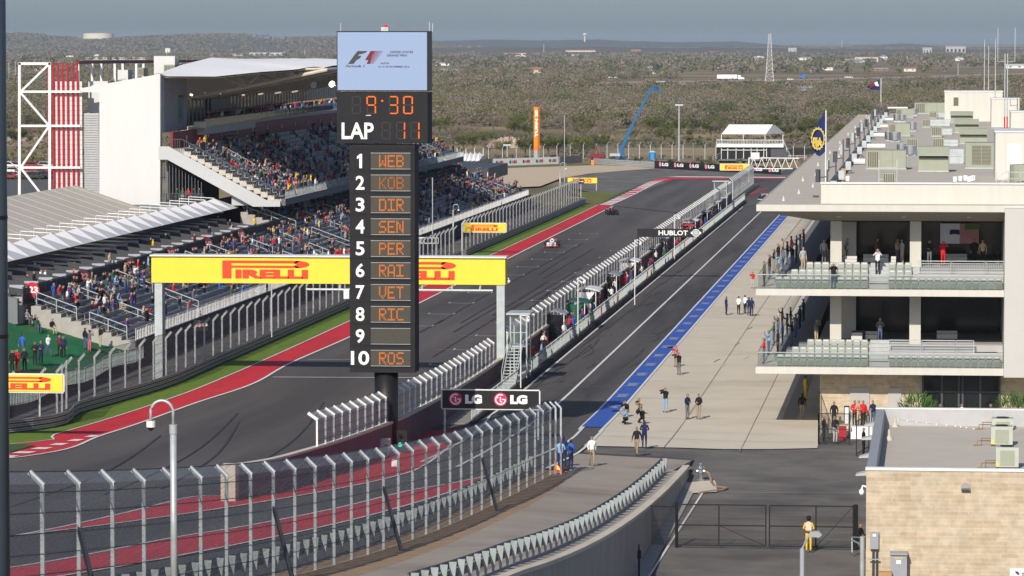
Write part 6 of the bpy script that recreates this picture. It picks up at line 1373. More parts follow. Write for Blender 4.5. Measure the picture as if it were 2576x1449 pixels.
for k, (u, vt, vb, y, l) in enumerate([(1088, 447, 600, 478, 'thin white mast right of the scoreboard'), (1420, 290, 505, 650, 'thin white mast by the far end of the left fence'), (683, 690, 860, 330, 'thin mast with an orange foot inside the left fence')]):
    a = AY(u, vt, y); MB_ = MB().tube([(a[0], y, 0 if k < 2 else 1), (a[0], y, a[2])], .06, 6); tag(MB_.build('thin_mast', GALVL), l, 'mast')
# ================================================================ FAR COUNTRYSIDE
def ridge(name, prof, Yr, depth, m, seed):
    """hill range: foot at Yr-depth, crest at Yr; prof gives crest height in picture rows over the level horizon"""
    r_ = np.random.default_rng(seed); U = np.linspace(prof[0][0], prof[-1][0], 160); V = np.interp(U, [p[0] for p in prof], [p[1] for p in prof])+r_.normal(0, .35, 160)
    mb = MB(); K = 12
    for i, (u, v) in enumerate(zip(U, V)):
        for j in range(K+1):
            t = j/K; Yd = Yr-depth*(1-t*1.6 if t < .625 else 0) if t < .625 else Yr+depth*(t-.625)*2
            hh = (HC+(108-v)/FOC*Yr)*(math.sin(min(1, t/.625)*math.pi/2)**1.3 if t <= .625 else max(-.02, 1-(t-.625)*2.2))
            X = (u-CX)/FOC*Yr; x = X*ct-Yd*st; y = X*st+Yd*ct; mb.v.append((x, y, -.5+hh+(r_.normal(0, .02*hh) if 0 < j < 7 else 0)))
    for i in range(159):
        for j in range(K): o = i*(K+1)+j; mb.f.append((o, o+K+1, o+K+2, o+1))
    mb.m = [0]*len(mb.f); o = mb.build(name, m, smooth=True, fix=False); o['kind'] = 'structure'; return o
SCRUB = two_tone('scrub hillside', (.085, .08, .06), (.115, .09, .07), .01, 1, .4, .6, detail=10, third=(.14, .10, .06), tscale=.004, tlo=.62, thi=.7)
FARH = two_tone('distant hills', (.045, .055, .045), (.06, .065, .055), .004, 1, .4, .6, detail=8)
PH = [(-300, 92), (13, 91), (60, 86), (85, 88), (113, 95), (160, 95), (200, 103), (290, 103), (350, 97), (400, 94), (500, 90), (560, 89), (633, 90), (700, 98), (760, 97), (859, 95), (960, 99), (1050, 108), (1130, 118), (1250, 124)]
hill = ridge('hill_range', PH, 11000, 2600, SCRUB, 3)
ridge('distant_hills', [(850, 116), (1000, 106), (1090, 103), (1230, 99), (1330, 101), (1400, 101), (1500, 99), (1600, 103), (1700, 106), (1780, 105), (1850, 104), (1900, 109), (1960, 115), (2070, 118), (2200, 112), (2260, 109), (2330, 116), (2576, 118), (2800, 116)], 15500, 2500, FARH, 5)
ridge('low_wooded_rise', [(900, 121), (1090, 120), (1180, 119), (1300, 117.5), (1420, 119), (1500, 116), (1560, 118), (1700, 120), (1800, 118.5), (1950, 120), (2200, 123), (2800, 124)], 8800, 900, SCRUB, 9)
def hz_(x, y):    # height of the left hill under a point (for its trees)
    Xc = x*ct+y*st; Yc = -x*st+y*ct; t = (Yc-8400)/2600
    v = np.interp(CX+FOC*Xc/11000, [p[0] for p in PH], [p[1] for p in PH]); return np.where(t > 0, (HC+(108-v)/FOC*11000)*np.sin(np.clip(t, 0, 1)*math.pi/2)**1.3, 0)-.5
# highway and field tracks
def gl_(L): return [G(u, v, -.25)[:2] for u, v in L]
def flatline(name, L, wv, m, z):
    A = gl_([(u, v-wv/2) for u, v in L]); B = gl_([(u, v+wv/2) for u, v in L]); mb = MB()
    for (a, b, c, d) in zip(A, A[1:], B[1:], B): mb.quad((*a, z), (*b, z), (*c, z), (*d, z))
    structure(mb, name, m)
HWY = [(1350, 212), (1560, 206.5), (1836, 202), (2000, 200), (2250, 194), (2576, 184.5), (2800, 178)]
flatline('highway_verge', HWY, 13, two_tone('dry verge', (.25, .18, .10), (.16, .12, .07), .01, 1), -.24); flatline('highway', [(u, v+1) for u, v in HWY], 3.2, mat('pale highway', (.33, .29, .24), .9, var=.1, scale=.05), -.2)
flatline('dirt_track', [(-200, 349), (20, 350), (130, 352)], 11, mat('pale dirt', (.45, .37, .28), 1, var=.1), -.2); flatline('dirt_bank', [(-200, 362), (20, 363), (120, 362)], 12, SOIL, -.22)
GOLD_ = two_tone('golden dry field', (.33, .25, .13), (.25, .19, .10), .03, 1)
CLEAR = [(1500, 2260, 371, 392), (1480, 1620, 338, 352), (1700, 1950, 336, 348), (2100, 2260, 330, 352), (1080, 1400, 366, 395), (1090, 1320, 318, 326), (1960, 2250, 372, 392), (1100, 1240, 168, 173), (20, 850, 152, 158), (1700, 2576, 186, 208), (1080, 1700, 150, 155), (2230, 2576, 170, 182)]
for (u0, u1, v0, v1) in CLEAR[:7]:
    A = gl_([(u0, (v0+v1)/2), (u0+.12*(u1-u0), v0), (u1-.1*(u1-u0), v0+1), (u1, (v0+v1)/2), (u1-.15*(u1-u0), v1), (u0+.1*(u1-u0), v1-1)]); mb = MB(); mb.v = [(*p, -.27+.004*len(mb.f)) for p in A]; mb.f = [tuple(range(6))]; mb.m = [0]; structure(mb, 'dry_field', GOLD_)
HW = mat('house wall pale', (.62, .58, .50), .8, var=.06, scale=.1); HW2 = mat('house wall white', (.75, .74, .70), .8, var=.05, scale=.1); HR = mat('house roof rust', (.28, .14, .09), .9, var=.1); HR2 = mat('house roof grey', (.30, .31, .32), .8, var=.1); PINK = mat('salmon trim', (.55, .20, .15), .8); GRN = mat('green gable', (.03, .15, .10), .8)
HS = [(1423, 1498, 125, 141, HW, PINK, .12, 9, 'long cream hotel block with salmon end towers on the skyline', 'hotel'), (1269, 1324, 132, 142, HW, PINK, .2, 5, 'long cream warehouse left of the hotel on the skyline', 'warehouse'), (1188, 1202, 130, 139, HW, HR, .3, 1, 'small cream shed left of the long warehouse', 'shed'), (1212, 1253, 131, 139, HW2, HR2, .3, 3, 'white low sheds between shed and warehouse', 'shed'),
      (1112, 1137, 264, 278, HW2, HW2, .45, 1, 'white gabled barn in the scrub right of the scoreboard', 'barn'), (1331, 1364, 168, 184, HW, HR, .5, 2, 'cream house with a rust roof above the highway', 'house'), (1240, 1252, 170, 182, HW2, HR, .5, 1, 'tiny white house with a red roof', 'house'), (1105, 1155, 172, 186, HW, HR2, .5, 3, 'brown roofed shed just right of the scoreboard', 'shed'), (1155, 1165, 178, 187, HW2, HW2, .4, 1, 'small white carport beside the brown roofed shed', 'shed'), (1090, 1135, 157, 165, WHITE, WHITE, .3, 2, 'long white shed roof against the scoreboard edge', 'shed'),
      (1626, 1641, 166, 180, HW2, HR2, .4, 1, 'narrow white two storey house among trees', 'house'), (1642, 1675, 177, 186, HW, HW, .2, 3, 'low cream house right of the narrow white house', 'house'), (1520, 1554, 190, 196, HW2, GREYL, .3, 2, 'low white trailer home in the woods', 'trailer'), (1588, 1612, 124, 130, HW2, HR, .4, 2, 'white houses on the wooded rise, left pair', 'house'), (1783, 1809, 128, 134, HW2, HR, .4, 3, 'white house on the wooded rise left of the tower', 'house'),
      (1888, 1930, 140, 152, HW2, HW2, .45, 2, 'white barn with open front left of the tall tower', 'barn'), (1998, 2048, 143, 151, HW2, GREYL, .3, 3, 'white sheds right of the tall tower', 'shed'), (2119, 2172, 147, 158, HR2, HR2, .4, 2, 'long blue grey roofed shed on the right', 'shed'), (2151, 2210, 142, 156, HW, PINK, .1, 4, 'cream store building with a red corner on the right', 'store'), (2212, 2234, 138, 150, HW2, HR2, .4, 2, 'grey gabled workshop right of the cream store', 'workshop'),
      (2068, 2096, 168, 177, HW2, HW2, .2, 2, 'low white cabin above the highway verge', 'cabin'), (2200, 2235, 169, 179, HR, HR2, .4, 2, 'brown roofed house near the highway on the right', 'house'), (2275, 2305, 168, 180, HW, HR, .3, 2, 'tan roofed hut left of the slim pole', 'hut'), (2398, 2428, 141, 153, HW2, HR2, .45, 1, 'pale grey gabled shed behind the masts', 'shed'), (2532, 2600, 160, 172, HW2, WHITE, .4, 3, 'long white shed at the right edge above the stair house', 'shed'), (2002, 2043, 214, 228, HR2, HR2, .5, 2, 'grey metal roofed shed in the woods below the highway', 'shed'),
      (1984, 2004, 120, 125, GREYL, GREYL, .2, 2, 'pale block on the far right plain', 'building'), (2380, 2430, 115, 124, GREYL, GREYL, .1, 5, 'cluster of pale tower blocks on the far right skyline', 'building'), (2322, 2345, 119, 124, GREYL, GREYL, .1, 3, 'small white block on the far right skyline', 'building'),
      (150, 190, 139, 143, HW2, GREYL, .2, 2, 'white low building at the foot of the left hill', 'building'), (232, 250, 136, 141, HW2, HW2, .5, 1, 'white peaked tent at the foot of the left hill', 'building'), (213, 268, 144, 150, HW, HW, .1, 6, 'low tan apartments below the left hill, left row', 'apartments'), (282, 365, 144, 150, HW, HW, .1, 8, 'low tan apartments below the left hill, middle row', 'apartments'), (528, 612, 134, 140, HW, PINK, .3, 8, 'row of cream and salmon apartments below the hill', 'apartments'), (626, 716, 131, 140, HW2, GREYL, .3, 7, 'pale grey apartments near the scoreboard below the hill', 'apartments'), (415, 427, 121, 137, HW2, HW2, .05, 1, 'twin pale silos behind the grandstand plant room', 'silo'), (78, 108, 170, 180, HW, ORANGE, .4, 3, 'cream building with an orange roof seen through the truss', 'building')]
# ---- woodland: everything past the nearest few hundred trees
LEAF = [mat('leaf olive', (.13, .13, .055), .9, var=.25, scale=.25), mat('leaf dark green', (.075, .088, .042), .9, var=.25, scale=.25), mat('twig grey brown', (.20, .165, .13), .95, var=.25, scale=.25), mat('leaf rust', (.18, .14, .075), .95, var=.25, scale=.25)]
def vn(x, y, s, seed):      # cheap smooth value noise
    r_ = np.random.default_rng(seed); T = r_.random((64, 64)); a = x/s; b = y/s; i = np.floor(a).astype(int); j = np.floor(b).astype(int); f = a-i; g_ = b-j; f = f*f*(3-2*f); g_ = g_*g_*(3-2*g_)
    return (T[i % 64, j % 64]*(1-f)+T[(i+1) % 64, j % 64]*f)*(1-g_)+(T[i % 64, (j+1) % 64]*(1-f)+T[(i+1) % 64, (j+1) % 64]*f)*g_
def topx(x, y, z=0.):
    X = x*ct+y*st; Y = -x*st+y*ct; return CX+FOC*X/Y, 108+(HC-z)/Y*FOC
def woodland(name, Y0_, Y1_, area, K, q, hmin, hmax, label, cover, seed, spread=1.):
    r_ = np.random.default_rng(seed); n = int((.16*(Y1_**2-Y0_**2))/area); Yd = np.sqrt(r_.random(n)*(Y1_**2-Y0_**2)+Y0_**2); Xd = (r_.random(n)*2-1)*.16*Yd
    x = Xd*ct-Yd*st; y = Xd*st+Yd*ct; u, v = topx(x, y)
    keep = vn(x, y, 60, seed+1)*.55+vn(x, y, 190, seed+2)*.45+r_.normal(0, .10, n) > 1-cover
    for (u0, u1, v0, v1) in CLEAR: keep &= ~((u > u0) & (u < u1) & (v > v0-1) & (v < v1+.02*FOC*(hmin)/Yd*4))
    for q_ in HS: keep &= ~((u > q_[0]-2) & (u < q_[1]+2) & (v > q_[2]) & (v < q_[3]+FOC*hmax*(1.15 if q_[3] < 160 else .8)/Yd+1) & (r_.random(n) < .85))
    hw = np.interp(u, [p[0] for p in HWY], [p[1] for p in HWY]); keep &= ~((u > 1500) & (v > hw-6) & (v < hw+FOC*hmax*.6/Yd+3))
    x, y = x[keep], y[keep]; n = len(x); h = r_.uniform(hmin, hmax, n)*(.75+.5*vn(x, y, 45, seed+3)); rad = h*r_.uniform(.55, .9, n)*spread; z0 = hz_(x, y)+.2
    c = np.stack([x, y, z0+h*.55], 1).repeat(K, 0); d = r_.normal(size=(n*K, 3)); d /= np.linalg.norm(d, axis=1)[:, None]; rr = r_.random(n*K)**.45*r_.uniform(.75, 1.12, n*K)
    c += d*np.stack([rad, rad, h*.48], 1).repeat(K, 0)*rr[:, None]; c[:, 2] = np.maximum(c[:, 2], -.2)
    a = r_.normal(size=(n*K, 3)); a /= np.linalg.norm(a, axis=1)[:, None]; b_ = np.cross(a, r_.normal(size=(n*K, 3))); b_ /= np.linalg.norm(b_, axis=1)[:, None]
    s = (q*r_.uniform(.6, 1.3, n*K))[:, None]; V = np.stack([c-a*s, c+b_*s*.7, c+a*s, c-b_*s*.7], 1).reshape(-1, 3)
    kind = np.clip(np.floor((vn(x, y*.35, 60, seed+5)*.75+r_.random(n)*.4)*5.2), 0, 5).astype(int); kind = np.array([1, 2, 0, 2, 1, 3])[kind]; mi = kind.repeat(K)
    me = bpy.data.meshes.new(name); N = n*K; me.vertices.add(4*N); me.vertices.foreach_set('co', V.astype(np.float32).ravel()); me.loops.add(4*N); me.loops.foreach_set('vertex_index', np.arange(4*N)); me.polygons.add(N)
    me.polygons.foreach_set('loop_start', np.arange(0, 4*N, 4)); me.polygons.foreach_set('loop_total', np.full(N, 4))
    for m in LEAF: me.materials.append(m)
    me.polygons.foreach_set('material_index', mi); me.update(calc_edges=True); o = bpy.data.objects.new(name, me); COL.objects.link(o); tag(o, label, 'woodland', kind='stuff'); return o
woodland('woodland', 1190, 1900, 46, 250, .29, 2.8, 7.0, 'dense brown and green scrub woodland beyond the dry field', .66, 21)
woodland('woodland', 1900, 3300, 90, 95, .52, 3., 8, 'scrub woodland stretching to the highway and the first houses', .62, 31)
woodland('woodland', 3300, 8300, 480, 34, 1.5, 4, 9.5, 'far woods and treed hillside fading into haze', .60, 41)
woodland('hillside_scrub', 8500, 11250, 420, 12, 2.4, 3.5, 7, 'grey brown scrub covering the long hill on the left', .95, 61)
woodland('undergrowth', 850, 1250, 22, 40, .28, .5, 1.4, 'low weeds and bushes on the rough ground behind the far corner', .55, 51)
# ---- individual trees
def tree_proto(kind, seed):
    random.seed(seed); r = thing({'oak': 'live_oak', 'bare': 'bare_mesquite', 'bush': 'rounded_bush'}[kind], 'x', 'tree', (0, 0, -60)); H = {'oak': 5.2, 'bare': 5.0, 'bush': 2.8}[kind]
    b = MB(); L = [Vector((0, 0, 0)), Vector((.1, 0, H*.18)), Vector((.05, .1, H*.34))]; b.tube(L, [.22*H/5, .17*H/5, .13*H/5], 7); tips_ = []
    for i in range(8 if kind != 'bush' else 5):
        a = i*.8+random.random(); e = L[2]+Vector((math.cos(a), math.sin(a), random.uniform(.5, 1.1)))*H*random.uniform(.2, .3); f = e+Vector((math.cos(a+.4), math.sin(a+.4), .7))*H*.16; b.tube([L[random.choice((1, 2))], e, f], [.09*H/5, .05, .02], 5); tips_ += [e, f]
        for j in range(3 if kind == 'bare' else 1): a2 = a+random.uniform(-1, 1); q_ = e+Vector((math.cos(a2)*.8, math.sin(a2)*.8, random.uniform(.3, 1.1)))*H*.2; b.tube([e, q_], [.035, .012], 4); tips_.append(q_)
    b.build('trunk', mat('bark', (.14, .11, .085), .95, var=.2), r, local=True)
    b = MB(); cl = [t+Vector((random.gauss(0, .25), random.gauss(0, .25), random.gauss(0, .2)))*H/5 for t in tips_ for _ in range(2)]
    for c in cl:
        R_ = H*random.uniform(.11, .19); n = {'oak': 62, 'bare': 26, 'bush': 60}[kind]
        for k in range(n):
            d = Vector((random.gauss(0, 1), random.gauss(0, 1), random.gauss(0, .8))).normalized(); p = c+d*R_*random.random()**.5; a = Vector((random.gauss(0, 1), random.gauss(0, 1), random.gauss(0, 1))).normalized(); e = a.cross(d).normalized() if a.cross(d).length > .1 else Vector((1, 0, 0)); s_ = {'oak': .15, 'bare': .13, 'bush': .13}[kind]*random.uniform(.6, 1.3)
            if kind == 'bare': b._a([p-a*s_*1.7, p+e*s_*.22, p+a*s_*1.7], [(0, 1, 2)])
            else: b._a([p-a*s_, p+e*s_*.6, p+a*s_, p-e*s_*.6], [(0, 1, 2, 3)])
    b.build('crown', mat({'oak': 'crown olive', 'bare': 'crown twigs', 'bush': 'crown sage'}[kind], {'oak': (.095, .105, .03), 'bare': (.20, .165, .12), 'bush': (.125, .13, .055)}[kind], .9, var=.25, scale=1.2, rand=.22), r, local=True, fix=False); return r
PT = [tree_proto('oak', 1), tree_proto('oak', 2), tree_proto('bare', 3), tree_proto('bush', 5), tree_proto('bare', 6), tree_proto('bush', 8)]
random.seed(5); used = set(); TL = []
for band, (v0, v1, n, kinds, sc) in enumerate([(397, 378, 64, (3, 5, 0, 3, 4), (.75, 1.1)), (378, 352, 58, (0, 1, 3, 5, 2), (.8, 1.25)), (352, 330, 66, (0, 2, 4, 1, 3), (.8, 1.2)), (330, 312, 72, (0, 1, 2, 4, 2), (.85, 1.25))]):
    row = []
    for k in range(n):
        u = 20+(k+.5)/n*2260+random.uniform(-14, 14); v = random.uniform(v1, v0)
        if 130 < u < 1060 and band < 4 and u > 130: 
            if 160 < u < 1080: continue
        if band == 0 and (u > 1780 or u < 1090): continue
        if band == 1 and (1225 < u < 1450 and v > 348): continue
        if v > 368 and 1480 < u < 2260 and random.random() < .6: continue
        row.append((u, v))
    for j, (u, v) in enumerate(row): TL.append((u, v, random.choice(kinds), random.uniform(*sc), band, j))
BN = ['nearest', 'second', 'third', 'fourth']
KN = {0: 'olive green oak', 1: 'spreading olive oak', 2: 'bare grey mesquite', 3: 'rounded sage bush', 4: 'tall bare mesquite', 5: 'low green bush'}
for (u, v, k, s, band, j) in TL:
    p = G(u, v, -.3); l = '%s, %s from left, %s tree row beyond the far corner' % (KN[k], ordn(j+1), BN[band]); P_ = PT[k]
    if k not in used: used.add(k); o = P_; o.location = p; o.scale = (s, s, s); o['label'] = l; o.rotation_euler = (0, 0, random.uniform(0, 6))
    else: o = copy_tree(P_, p, random.uniform(0, 6), l, s)
    o['group'] = 'trees beyond the far corner'
# ---- things behind the far corner
def on(u, v, z=0.): return G(u, v, z)
p = on(1350, 402); y = p[1]; r = thing('corner_pylon', 'tall orange column with white letters TURN 20 and a grey foot', 'sign column', p); x0, x1 = AY(1342.5, 0, y)[0], AY(1357.5, 0, y)[0]; za, zb, zc = AY(0, 267, y)[2], AY(0, 375, y)[2], 0
def octp(x0, x1, y, z0, z1, m, nm): w_ = x1-x0; b = MB(); b.prism([(x0, y), (x0+.1*w_, y-.35*w_), (x1-.3*w_, y-.5*w_), (x1, y-.1*w_), (x1-.2*w_, y+.4*w_), (x0+.2*w_, y+.4*w_)], 'z', z0, z1); return b.build(nm, m, r)
octp(x0, x1, y, zb+.003, za, ORANGE, 'orange_shaft'); octp(x0, x1, y, 0, zb, GREYL, 'grey_foot'); txt('TURN 20', x0+.38, x1-.32, AY(0, 341, y)[2], AY(0, 274, y)[2], y-.52*(x1-x0)-.02, LTXT, r, bold=.05, rot='up')
# boom lift
p = on(1562, 404); y = p[1]; r = thing('boom_lift', 'blue articulated boom lift raised high with a basket and tiny crew', 'boom lift', p); BL = mat('lift blue', (.008, .11, .28), .45, var=.06)
Q = lambda u, v: (AY(u, v, y)[0], y, AY(u, v, y)[2])
b = MB(); a = Q(1540, 404); c = Q(1572, 390); b.box(a[0], c[0], y-1.2, y+1.2, .5, 1.0); b.build('chassis', BL, r)
for dx in (.4, 2.2):
    for dy in (-1.3, 1.3): MB().tube([(a[0]+dx, y+dy-.15, .5), (a[0]+dx, y+dy+.15, .5)], .5, 14).build('wheel', BLACK, r)
a = Q(1535, 402); c = Q(1561, 386); MB().box(a[0], c[0], y-.9, y+.9, 1.02, c[2]).build('engine_cover', GREYL, r)
MB().bar(Q(1573, 400), Q(1562, 378), .55, .7).build('lower_arm', BL, r); MB().bar(Q(1562, 380), Q(1587, 322), .6, .7).build('boom_section', BL, r); MB().bar(Q(1585, 326), Q(1639, 220), .42, .5).build('boom_section', BL, r); MB().bar(Q(1563, 384), Q(1578, 352), .25).build('lift_cylinder', STEELD, r)
b = MB(); b.bar(Q(1638, 221), Q(1648, 225), .4); a = Q(1646, 231); c = Q(1666, 214); b.box(a[0], c[0], y-.6, y+.6, a[2], a[2]+.15)
for t in (0, .33, .66, 1): b.bar((a[0]+(c[0]-a[0])*t, y-.6, a[2]), (a[0]+(c[0]-a[0])*t, y-.6, a[2]+1.1), .08)
b.bar((a[0], y-.6, a[2]+1.1), (c[0], y-.6, a[2]+1.1), .1); b.box(a[0], a[0]+.7, y-.3, y+.5, a[2]+.2, a[2]+1.2); b.build('basket', BL, r); MB().bar(Q(1650, 206), Q(1672, 205), .16).build('camera_beam', GREYL, r)
p = on(1502, 402); y = p[1]; r = thing('small_lift', 'small dark red telescopic lift standing left of the blue boom', 'lift', p); MB().box(p[0]-1.4, p[0]+1.6, y-.8, y+.8, .3, 1.4).build('body', REDW, r); MB().bar((p[0], y, 1.4), (AY(1499, 362, y)[0], y, AY(0, 362, y)[2]), .25).build('arm', mat('rust red arm', (.18, .03, .02), .6), r); a = AY(1494, 361, y); MB().box(a[0], a[0]+1, y-.4, y+.4, a[2], a[2]+.8).build('basket', BLACK, r)
for dx in (-1, 1.1): MB().tube([(p[0]+dx, y-.9, .35), (p[0]+dx, y-.7, .35)], .35, 10).build('wheel', BLACK, r)
p = on(1641, 405); y = p[1]; r = thing('portable_toilet', 'blue portable toilet by the far barrier', 'toilet', p); x0, x1 = AY(1633, 0, y)[0], AY(1650, 0, y)[0]; MB().box(x0, x1, y, y+1.4, 0, 1.9).build('cabin', BL, r); MB().prism([(x0-.05, 1.9), (x1+.05, 1.9), ((x0+x1)/2+.3, 2.25), ((x0+x1)/2-.3, 2.25)], 'y', y-.05, y+1.45).build('roof', mat('pale blue roof', (.3, .5, .6), .6), r); MB().box(x0+.4, x1-.4, y-.03, y-.003, .1, 1.7).build('door', mat('door blue', (.05, .25, .5), .6), r)
for (u, vt, vb, l) in [(1708, 262, 405, 'tall pale floodlight pole behind the black LG wall'), (1276, 362, 400, 'short grey light pole behind the tyre wall')]:
    p = on(u, vb); y = p[1]; z = AY(0, vt, y)[2]; r = thing('floodlight_pole', l, 'light pole', p); MB().tube([(p[0], y, 0), (p[0], y, z)], [.22, .13], 8).build('pole', GALVL, r); MB().tube([(p[0]-.9, y, z), (p[0]+.9, y, z)], .22, 8).build('lamp_head', GALVL, r)
# rubble heaps
ROCK = two_tone('pale rubble', (.50, .38, .29), (.38, .28, .21), .8, 1, .4, .6)
def heap(l, u0, u1, vt, vb, seed):
    p = on((u0+u1)/2, vb); y = p[1]; rx = (u1-u0)/2/FOC*y; h = (vb-vt)/FOC*y; r_ = np.random.default_rng(seed); mb = MB(); nx = 34; ny = 14
    for i in range(nx+1):
        for j in range(ny+1):
            a = i/nx*2-1; c = j/ny*2-1; d = max(0, 1-(a*a+c*c)); mb.v.append((p[0]+a*rx, y+4+c*6, -.3+h*d**.6*(.72+.45*r_.random())))
    for i in range(nx):
        for j in range(ny): o = i*(ny+1)+j; mb.f.append((o, o+1, o+ny+2, o+ny+1))
    mb.m = [0]*len(mb.f); tag(mb.build('rubble_heap', ROCK, fix=False), l, 'rubble heap')
heap('large pale rubble heap left of the orange column', 1215, 1330, 344, 369, 1); heap('smaller pale rubble heap right behind the orange column', 1318, 1420, 347, 368, 2)
# far perimeter fence
ff = thing('perimeter_fence', 'far wire perimeter fence with bent grey posts behind the tyre walls', 'fence', on(1400, 402)); WF = mesh_mat('far wire', (.14, .14, .13), .2)
b = MB(); A = Vector(on(1085, 416)); B = Vector(on(1500, 398)); C_ = Vector(on(2080, 404)); b.quad(A, B, B+Vector((0, 0, 3.2)), A+Vector((0, 0, 3.2))); b.quad(B, C_, C_+Vector((0, 0, 3.2)), B+Vector((0, 0, 3.2))); b.build('wire', WF, ff, fix=False)
for k in range(34):
    q_ = A.lerp(B, k/12) if k < 12 else B.lerp(C_, (k-12)/21); b = MB(); b.bar(q_, q_+Vector((0, 0, 3.1)), .13); b.bar(q_+Vector((0, 0, 3.1)), q_+Vector((.4, -.3, 3.7)), .12); b.build('post', GALV, ff)
# hospitality double decker
p = on(1815, 404); y = p[1]; r = thing('hospitality_deck', 'two storey black and white hospitality stand with a white tent roof', 'building', p); X = lambda u: AY(u, 0, y)[0]; Z = lambda v: AY(0, v, y)[2]
MB().box(X(1804), X(1940), y, y+9, 0, Z(365)).build('lower_storey', BLACKM, r); MB().box(X(1804), X(1973), y-.6, y+9, Z(365)+.003, Z(357)).build('upper_floor', WHITE, r)
b = MB(); 
for k in range(44): x = X(1804)+(X(1973)-X(1804))*k/43; b.bar((x, y-.6, Z(357)), (x, y-.6, Z(347)), .07)
b.bar((X(1804), y-.6, Z(347)), (X(1973), y-.6, Z(347)), .12); b.build('railing', WHITE, r)
b = MB()
for u in (1816, 1832, 1853, 1872, 1891, 1906, 1923, 1930): b.bar((X(u), y-.05, 0), (X(u), y-.05, Z(367)), .14)
b.bar((X(1816), y-.05, Z(372)), (X(1930), y-.05, Z(372)), .5, .14); b.box(X(1890), X(1912), y-.08, y-.02, .1, Z(378)); b.build('shopfront_frame', WHITE, r)
b = MB()
for u in (1816, 1871, 1926, 1971): b.bar((X(u), y, Z(357)), (X(u), y, Z(333)), .14)
b.build('roof_post', WHITE, r)
b = MB()
for (ua, ub) in ((1816, 1871), (1871.3, 1928)): b._a([(X(ua), y-.3, Z(333)), (X(ub), y-.3, Z(333)), (X(ub)+1.4, y+5, Z(310)), (X(ua)+1.4, y+5, Z(310)), (X(ua), y+10, Z(333)), (X(ub), y+10, Z(333))], [(0, 1, 2, 3), (3, 2, 5, 4)])
b.build('tent_roof', TENTW, r, fix=False); MB()._a([(X(1928), y-.3, Z(333)), (X(1973), y+8, Z(333)), (X(1948), y+4, Z(310))], [(0, 1, 2)]).build('tent_gable', mat('grey gable', (.5, .5, .5), .7), r, fix=False)
MB().prism([(X(1940.5), 0), (X(1990), 0), (X(1975), Z(362)), (X(1940.5), Z(357)-.2)], 'y', y, y+.4).build('stair_side', STEELD, r); pipe_rail([(X(1972), y-.3, Z(358)), (X(1990), y-.3, Z(395))], 1., WHITE, r); pipe_rail([(X(1985), y-.3, Z(396)), (X(2030), y-.3, Z(396))], 1., WHITE, r)
MB()._a([(X(1812), y-8, .2), (X(1925), y-8, .2), (X(1925), y-1, Z(394)), (X(1812), y-1, Z(394))], [(0, 1, 2, 3)]).build('seat_bank', mat('grey seats far', (.22, .23, .24), .8, var=.4, scale=2), r, fix=False); pipe_rail([(X(1800), y-8, .2), (X(1816), y-1, Z(390))], 1., WHITE, r)
# white frame at pit entry
y = 735; r = thing('truss_frame', 'white lattice truss frame holding the yellow board near the pit entry', 'frame', (AY(1884, 470, y)[0], y, 0)); T = lambda u, v: (AY(u, v, y)[0], y, AY(u, v, y)[2]); b = MB()
b.bar(T(1884, 474), T(1884, 397), .22); b.bar(T(1884, 397), T(2010, 398), .18); b.bar(T(1884, 424), T(1994, 424), .18)
for k in range(6): b.bar(T(1886+k*20, 423), T(1896+k*20, 398), .12); b.bar(T(1896+k*20, 398), T(1906+k*20, 423), .12)
b.build('truss', WHITE, r)
# pylon tower, H-frame, water tank, masts
def lattice(l, u, vt, vb, w0, w1, n, t, name='transmission_tower'):
    p = on(u, vb, -.3); y = p[1]; z1 = AY(0, vt, y)[2]; r = thing(name, l, 'pylon', p); b = MB(); W0, W1 = w0/FOC*y/2, w1/FOC*y/2; tt = t/FOC*y
    lev = [(z1*(k/n), W0+(W1-W0)*(k/n)**.8) for k in range(n+1)]
    for (za, wa), (zb, wb) in zip(lev, lev[1:]):
        for sx in (-1, 1):
            for sy in (-1, 1): b.bar((p[0]+sx*wa, y+sy*wa, za), (p[0]+sx*wb, y+sy*wb, zb), tt)
            b.bar((p[0]-sx*wa, y-wa, za), (p[0]+sx*wb, y-wb, zb), tt*.6); b.bar((p[0]-wa, y-sx*wa, za), (p[0]-wb, y+sx*wb, zb), tt*.6)
        b.bar((p[0]-wa, y-wa, za), (p[0]+wa, y-wa, za), tt*.6)
    b.build('lattice', GALV, r); return r
lattice('tall lattice transmission tower by the highway on the right', 1936, 85, 205, 21, 5, 11, 1.1)
r = thing('timber_pylon', 'two legged timber power pylon in the woods right of the blue boom', 'pylon', on(1835, 288, -.3)); p = on(1835, 288, -.3); y = p[1]; WD = mat('weathered timber', (.13, .10, .07), .9); b = MB(); xa, xb = AY(1826, 0, y)[0], AY(1845, 0, y)[0]; z1 = AY(0, 209, y)[2]
b.bar((xa, y, 0), (xa, y, z1), .3); b.bar((xb, y, 0), (xb, y, z1), .3); b.bar((xa-1, y, z1-.5), (xb+1, y, z1-.5), .25); b.bar((xa, y, z1*.2), (xb, y, z1*.7), .15); b.build('frame', WD, r)
Yt = 11150; p = AY(248, 98, Yt); R_ = 39/FOC*Yt; zt0 = 22; z1 = AY(0, 84, Yt)[2]; r = thing('water_tank', 'huge round cream water tank on the left hill crest', 'water tank', (p[0], Yt, zt0)); MB().tube([(p[0], Yt, zt0), (p[0], Yt, z1)], R_, 48).build('drum', mat('tank cream', (.72, .66, .52), .8, var=.04, scale=.02), r, smooth=False); MB().tube([(p[0], Yt, z1), (p[0], Yt, z1+1.4)], [R_*1.01, R_*.3], 48).build('roof', mat('tank roof', (.6, .58, .5), .8), r)
